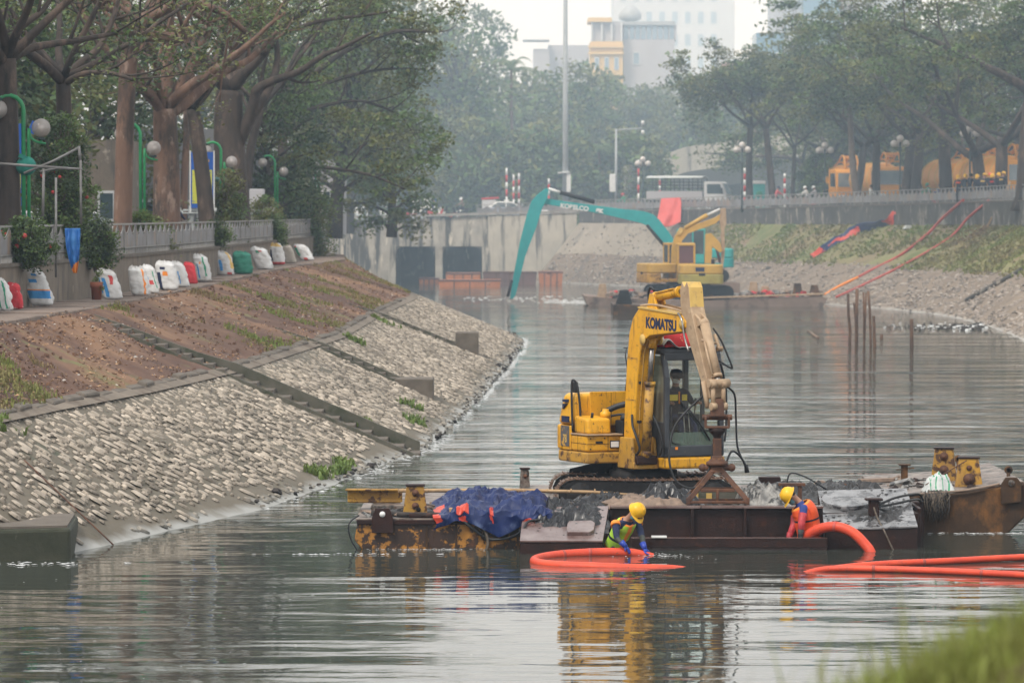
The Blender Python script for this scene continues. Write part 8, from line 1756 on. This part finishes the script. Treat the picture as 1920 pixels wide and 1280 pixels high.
# ================================================================== FLYOVER AND BUILDINGS
fo = thing('flyover', 'concrete flyover curving up behind the right road', 'flyover', (18, 400, 6)); FOo = (18, 400, 6)
def fdeck(t):
    px = lerp(1170, 1660, t); y_top = interp(px, [1170, 1215, 1290, 1440, 1560, 1660], [312, 300, 274, 256, 238, 228]); Y = lerp(385, 420, t); return atY(px, y_top, Y)
mb = MB(); mu = MB(); ml = MB(); N = 26
P = [fdeck(i / N) for i in range(N + 1)]
for i in range(N):
    a, c = P[i], P[i + 1]
    for q, z0, z1, y0, y1 in ((mb, -1.5 - .9, 0, 0, .3),):
        b = q.av([(p.x, p.y + e, p.z + z) for p in (a, c) for e in (y0, y1) for z in (z0, z1)])
        for f in ((0, 4, 5, 1), (2, 3, 7, 6), (1, 5, 7, 3), (0, 2, 6, 4)): q.af([b + k for k in f])
    b = mu.av([(p.x, p.y + e, p.z + z) for p in (a, c) for e, z in ((.1, -2.4), (2.5, -4.2), (9, -4.2), (11.5, -2.4))])
    for k in range(3): mu.af((b + k, b + k + 1, b + 4 + k + 1, b + 4 + k))
    mu.af((b + 3, b, b + 4, b + 7))
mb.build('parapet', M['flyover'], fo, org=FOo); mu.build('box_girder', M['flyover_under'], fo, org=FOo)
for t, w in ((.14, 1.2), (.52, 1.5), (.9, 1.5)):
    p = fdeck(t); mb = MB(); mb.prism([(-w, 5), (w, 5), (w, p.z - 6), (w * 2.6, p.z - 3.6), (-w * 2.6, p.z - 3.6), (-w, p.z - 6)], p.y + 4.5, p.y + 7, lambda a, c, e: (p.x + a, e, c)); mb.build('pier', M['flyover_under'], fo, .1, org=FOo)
def building(label, px0, px1, pyt, Y, zb, depth, wall, rows, name='building', ry=0, win=None, roof=None, cat='building'):
    """facade square to the picture with a grid of recessed-looking windows; rows: list of (y0,y1,[(x0,x1)...]) as fractions"""
    a, c = atY(px0, pyt, Y), atY(px1, pyt, Y); w, h = c.x - a.x, a.z - zb; o = thing(name, label, cat, (a.x, Y, zb)); mb = MB(); mb.bb(0, w, 0, depth, 0, h); mb.build('wall', wall, o)
    for y0, y1, cols in rows:
        for x0, x1 in cols:
            mb = MB(); mb.bb(x0 * w, x1 * w, -.16, -.02, y0 * h, y1 * h); f = mb.build('window', M['bldg_white'], o); mb = MB(); e = .12; mb.bb(x0 * w + e, x1 * w - e, -.18, -.155, y0 * h + e, y1 * h - e); mb.build('pane', win or M['pale_glass'], f)
    return o, w, h
def regular(n, x0, x1, fill=.55): return [(lerp(x0, x1, (i + .5 - fill / 2) / n), lerp(x0, x1, (i + .5 + fill / 2) / n)) for i in range(n)]
o, w, h = building('narrow yellow house front with blue windows above the hazy trees', 1107, 1168, 78, 560, 4, 9, M['bldg_yellow'], [(.845, .915, regular(3, .05, .95, .5)), (.68, .76, regular(3, .05, .95, .5))])
for z in (.93, .965): mb = MB(); mb.bb(-.3, w + .1, -.4, -.05, h * z, h * z + .3); mb.build('cornice', M['bldg_yellow'], o)
mb = MB(); mb.bb(.3, w, .5, 8, h, h + 2.6); mb.build('loggia', M['bldg_grey'], o); mb = MB(); mb.bb(-.3, w * .66, -.3, 8.5, h + 2.6, h + 3.2); mb.build('roof', M['bldg_yellow'], o)
for x in np.linspace(.2, w - .2, 4): mb = MB(); mb.bb(x - .12, x + .12, -.05, .2, h, h + 2.6); mb.build('column', M['bldg_white'], o)
o, w, h = building('pale lilac-grey house side with a single window and glazed attic right of the yellow front', 1169, 1265, 75, 562, 4, 10, M['bldg_grey'], [(.865, .935, [(.18, .32)])])
mb = MB(); mb.bb(.0, w + .3, .6, 9, h, h + 2.0); mb.build('attic', M['bldg_grey'], o); mb = MB(); mb.bb(-2.6, w + .1, .2, 9.6, h + 2.0, h + 2.5); mb.build('roof', M['grey_pole'], o)
for k in range(9): x = w * (k + .15) / 9; mb = MB(); mb.bb(x, x + w / 9 * .72, .48, .58, h + .1, h + 1.9); mb.build('window', M['pale_glass'], o)
mb = MB(); mb.lathe([(0, 0), (1.5, .5), (1.6, 1.2), (1.1, 1.9), (.6, 2.4), (0, 2.5)], (w * .15, 5, h + 2.5), 14); mb.build('water_tank', M['grey_pole'], o)
building('grey house with a roof terrace left of the yellow front', 1028, 1106, 85, 600, 4, 9, M['bldg_grey'], [(.86, .92, regular(3, .55, .95, .4)), (.60, .72, [(.06, .16)])])
o, w, h = building('lower grey annexe with awning at the far left of the houses', 1000, 1030, 92, 598, 4, 8, M['bldg_grey'], [(.4, .6, [(.3, .6)])]); mb = MB(); mb.bb(-1.5, w, -1, 6, h + 1.2, h + 1.35); mb.build('awning', M['bldg_white'], o)
building('very pale high-rise with rows of bluish windows fading into the sky', 1150, 1378, -260, 980, 4, 22, M['bldg_white'], [(z, z + .035, regular(8, .03, .88, .5)) for z in np.arange(.36, .97, .0625)], 'tower', cat='tower')
building('darker ornate block beside the blue glass front', 1449, 1506, -160, 620, 4, 12, M['bldg_grey'], [(z, z + .05, regular(3, .3, .98, .6)) for z in np.arange(.50, .95, .1)], win=M['dark_glass'])
building('blue glass-fronted office block above the right trees', 1507, 1578, -160, 615, 4, 12, M['bldg_blue'], [(.5, .52, regular(1, .02, .98, .96)), (.66, .68, regular(1, .02, .98, .96)), (.5, .98, [(.53, .56)])])
o, w, h = building('plain pale grey slab building above the right trees', 1560, 1720, -200, 640, 4, 14, M['bldg_grey'], [(z, z + .012, [(.01, .58)]) for z in (.5, .7, .9)])
building('pink-walled house glimpsed through the tree crowns', 1360, 1440, 115, 520, 4, 9, M['bldg_pink'], [(.7, .85, regular(3, .1, .9, .5))])
building('blue-grey house behind the crowns left of the office block', 1418, 1470, 62, 540, 4, 9, M['bldg_blue'], [(.75, .9, regular(3, .1, .9, .4))])
M['wall_grey'] = mat('grey_shop_wall', (.27, .27, .28), (.22, .22, .23), .4, .9)
# left side: grey hut with raised roof, shop building, gate pillar
ht = thing('roadside_hut', 'small grey hut with a pale hipped roof behind the fourth lamp', 'hut', (xat(492, 236), 236, 4.36)); mb = MB(); mb.bb(-1.25, 1.1, 0, 2.2, 0, 5.0); mb.build('wall', M['bldg_grey'], ht)
mb = MB(); b = mb.av([(-1.7, -.4, 4.9), (1.7, -.4, 4.9), (1.7, 2.6, 4.9), (-1.7, 2.6, 4.9), (-.9, .5, 6.2), (1.3, .5, 6.2), (1.3, 1.8, 6.2), (-.9, 1.8, 6.2)])
for f in ((3, 2, 1, 0), (4, 5, 6, 7), (0, 1, 5, 4), (1, 2, 6, 5), (2, 3, 7, 6), (3, 0, 4, 7)): mb.af([b + k for k in f])
mb.build('roof', M['bldg_white'], ht); mb = MB(); mb.bb(-1.0, .5, -.06, -.01, 3.3, 4.7); mb.build('window', M['pale_glass'], ht); mb = MB(); mb.bb(-1.1, 1.0, -.3, 0, 2.7, 3.0); mb.build('ledge', M['wall_dark'], ht)
mb = MB(); a = (xat(487, 205), 205, 4.36); mb.bb(a[0] - .45, a[0] + .75, 205, 206, 4.36, 6.0); mb.bb(a[0] - .5, a[0] + .2, 204.9, 206.1, 6.0, 6.9); o = mb.build('gate_pillar', M['bldg_grey'], bevel=.04, org=a); tag(o, 'pale grey pillar behind the fence left of the fourth lamp', 'pillar')
building('grey shop front with dark low windows behind the broad tree', 245, 470, 242, 212, 4.36, 8, M['wall_grey'], [(.16, .36, [(.06, .28), (.33, .50), (.55, .72)]), (.02, .12, [(.1, .2)])], win=M['dark_glass'])
building('long dull grey wall of shops behind the left-hand trees', -260, 238, 262, 196, 4.36, 8, M['wall_left'], [(.2, .5, regular(6, .3, .98, .6))], win=M['dark_glass'])
building('low grey building behind the hut and the end of the left fence', 470, 640, 300, 262, 4.36, 8, M['bldg_grey'], [(.3, .6, regular(4, .05, .95, .5))], win=M['dark_glass'])
# smoke and haze
mh = bpy.data.materials.new('hazy_air'); mh.use_nodes = True; N_ = mh.node_tree.nodes; N_.clear(); ou = N_.new('ShaderNodeOutputMaterial'); pv = N_.new('ShaderNodeVolumePrincipled')
pv.inputs['Color'].default_value = (.64, .82, 1, 1); pv.inputs['Absorption Color'].default_value = (1, 1, 1, 1); pv.inputs['Density'].default_value = HAZE; pv.inputs['Anisotropy'].default_value = .0
mh.node_tree.links.new(pv.outputs[0], ou.inputs['Volume'])
mb = MB(); mb.bb(-430, 430, -12, 1010, -2.2, 92); o = mb.build('haze', mh); o['kind'] = 'stuff'
# bluish smoke drifting over the far end of the channel: an added, denser second volume, its object also named haze
m2 = mh.copy(); m2.name = 'drifting_smoke'
for n_ in m2.node_tree.nodes:
    if n_.type == 'PRINCIPLED_VOLUME': n_.inputs['Density'].default_value = SMOKE
mb = MB(); mb.bb(-425, 425, 205, 1005, -2.1, 90); o = mb.build('haze', m2); o['kind'] = 'stuff'
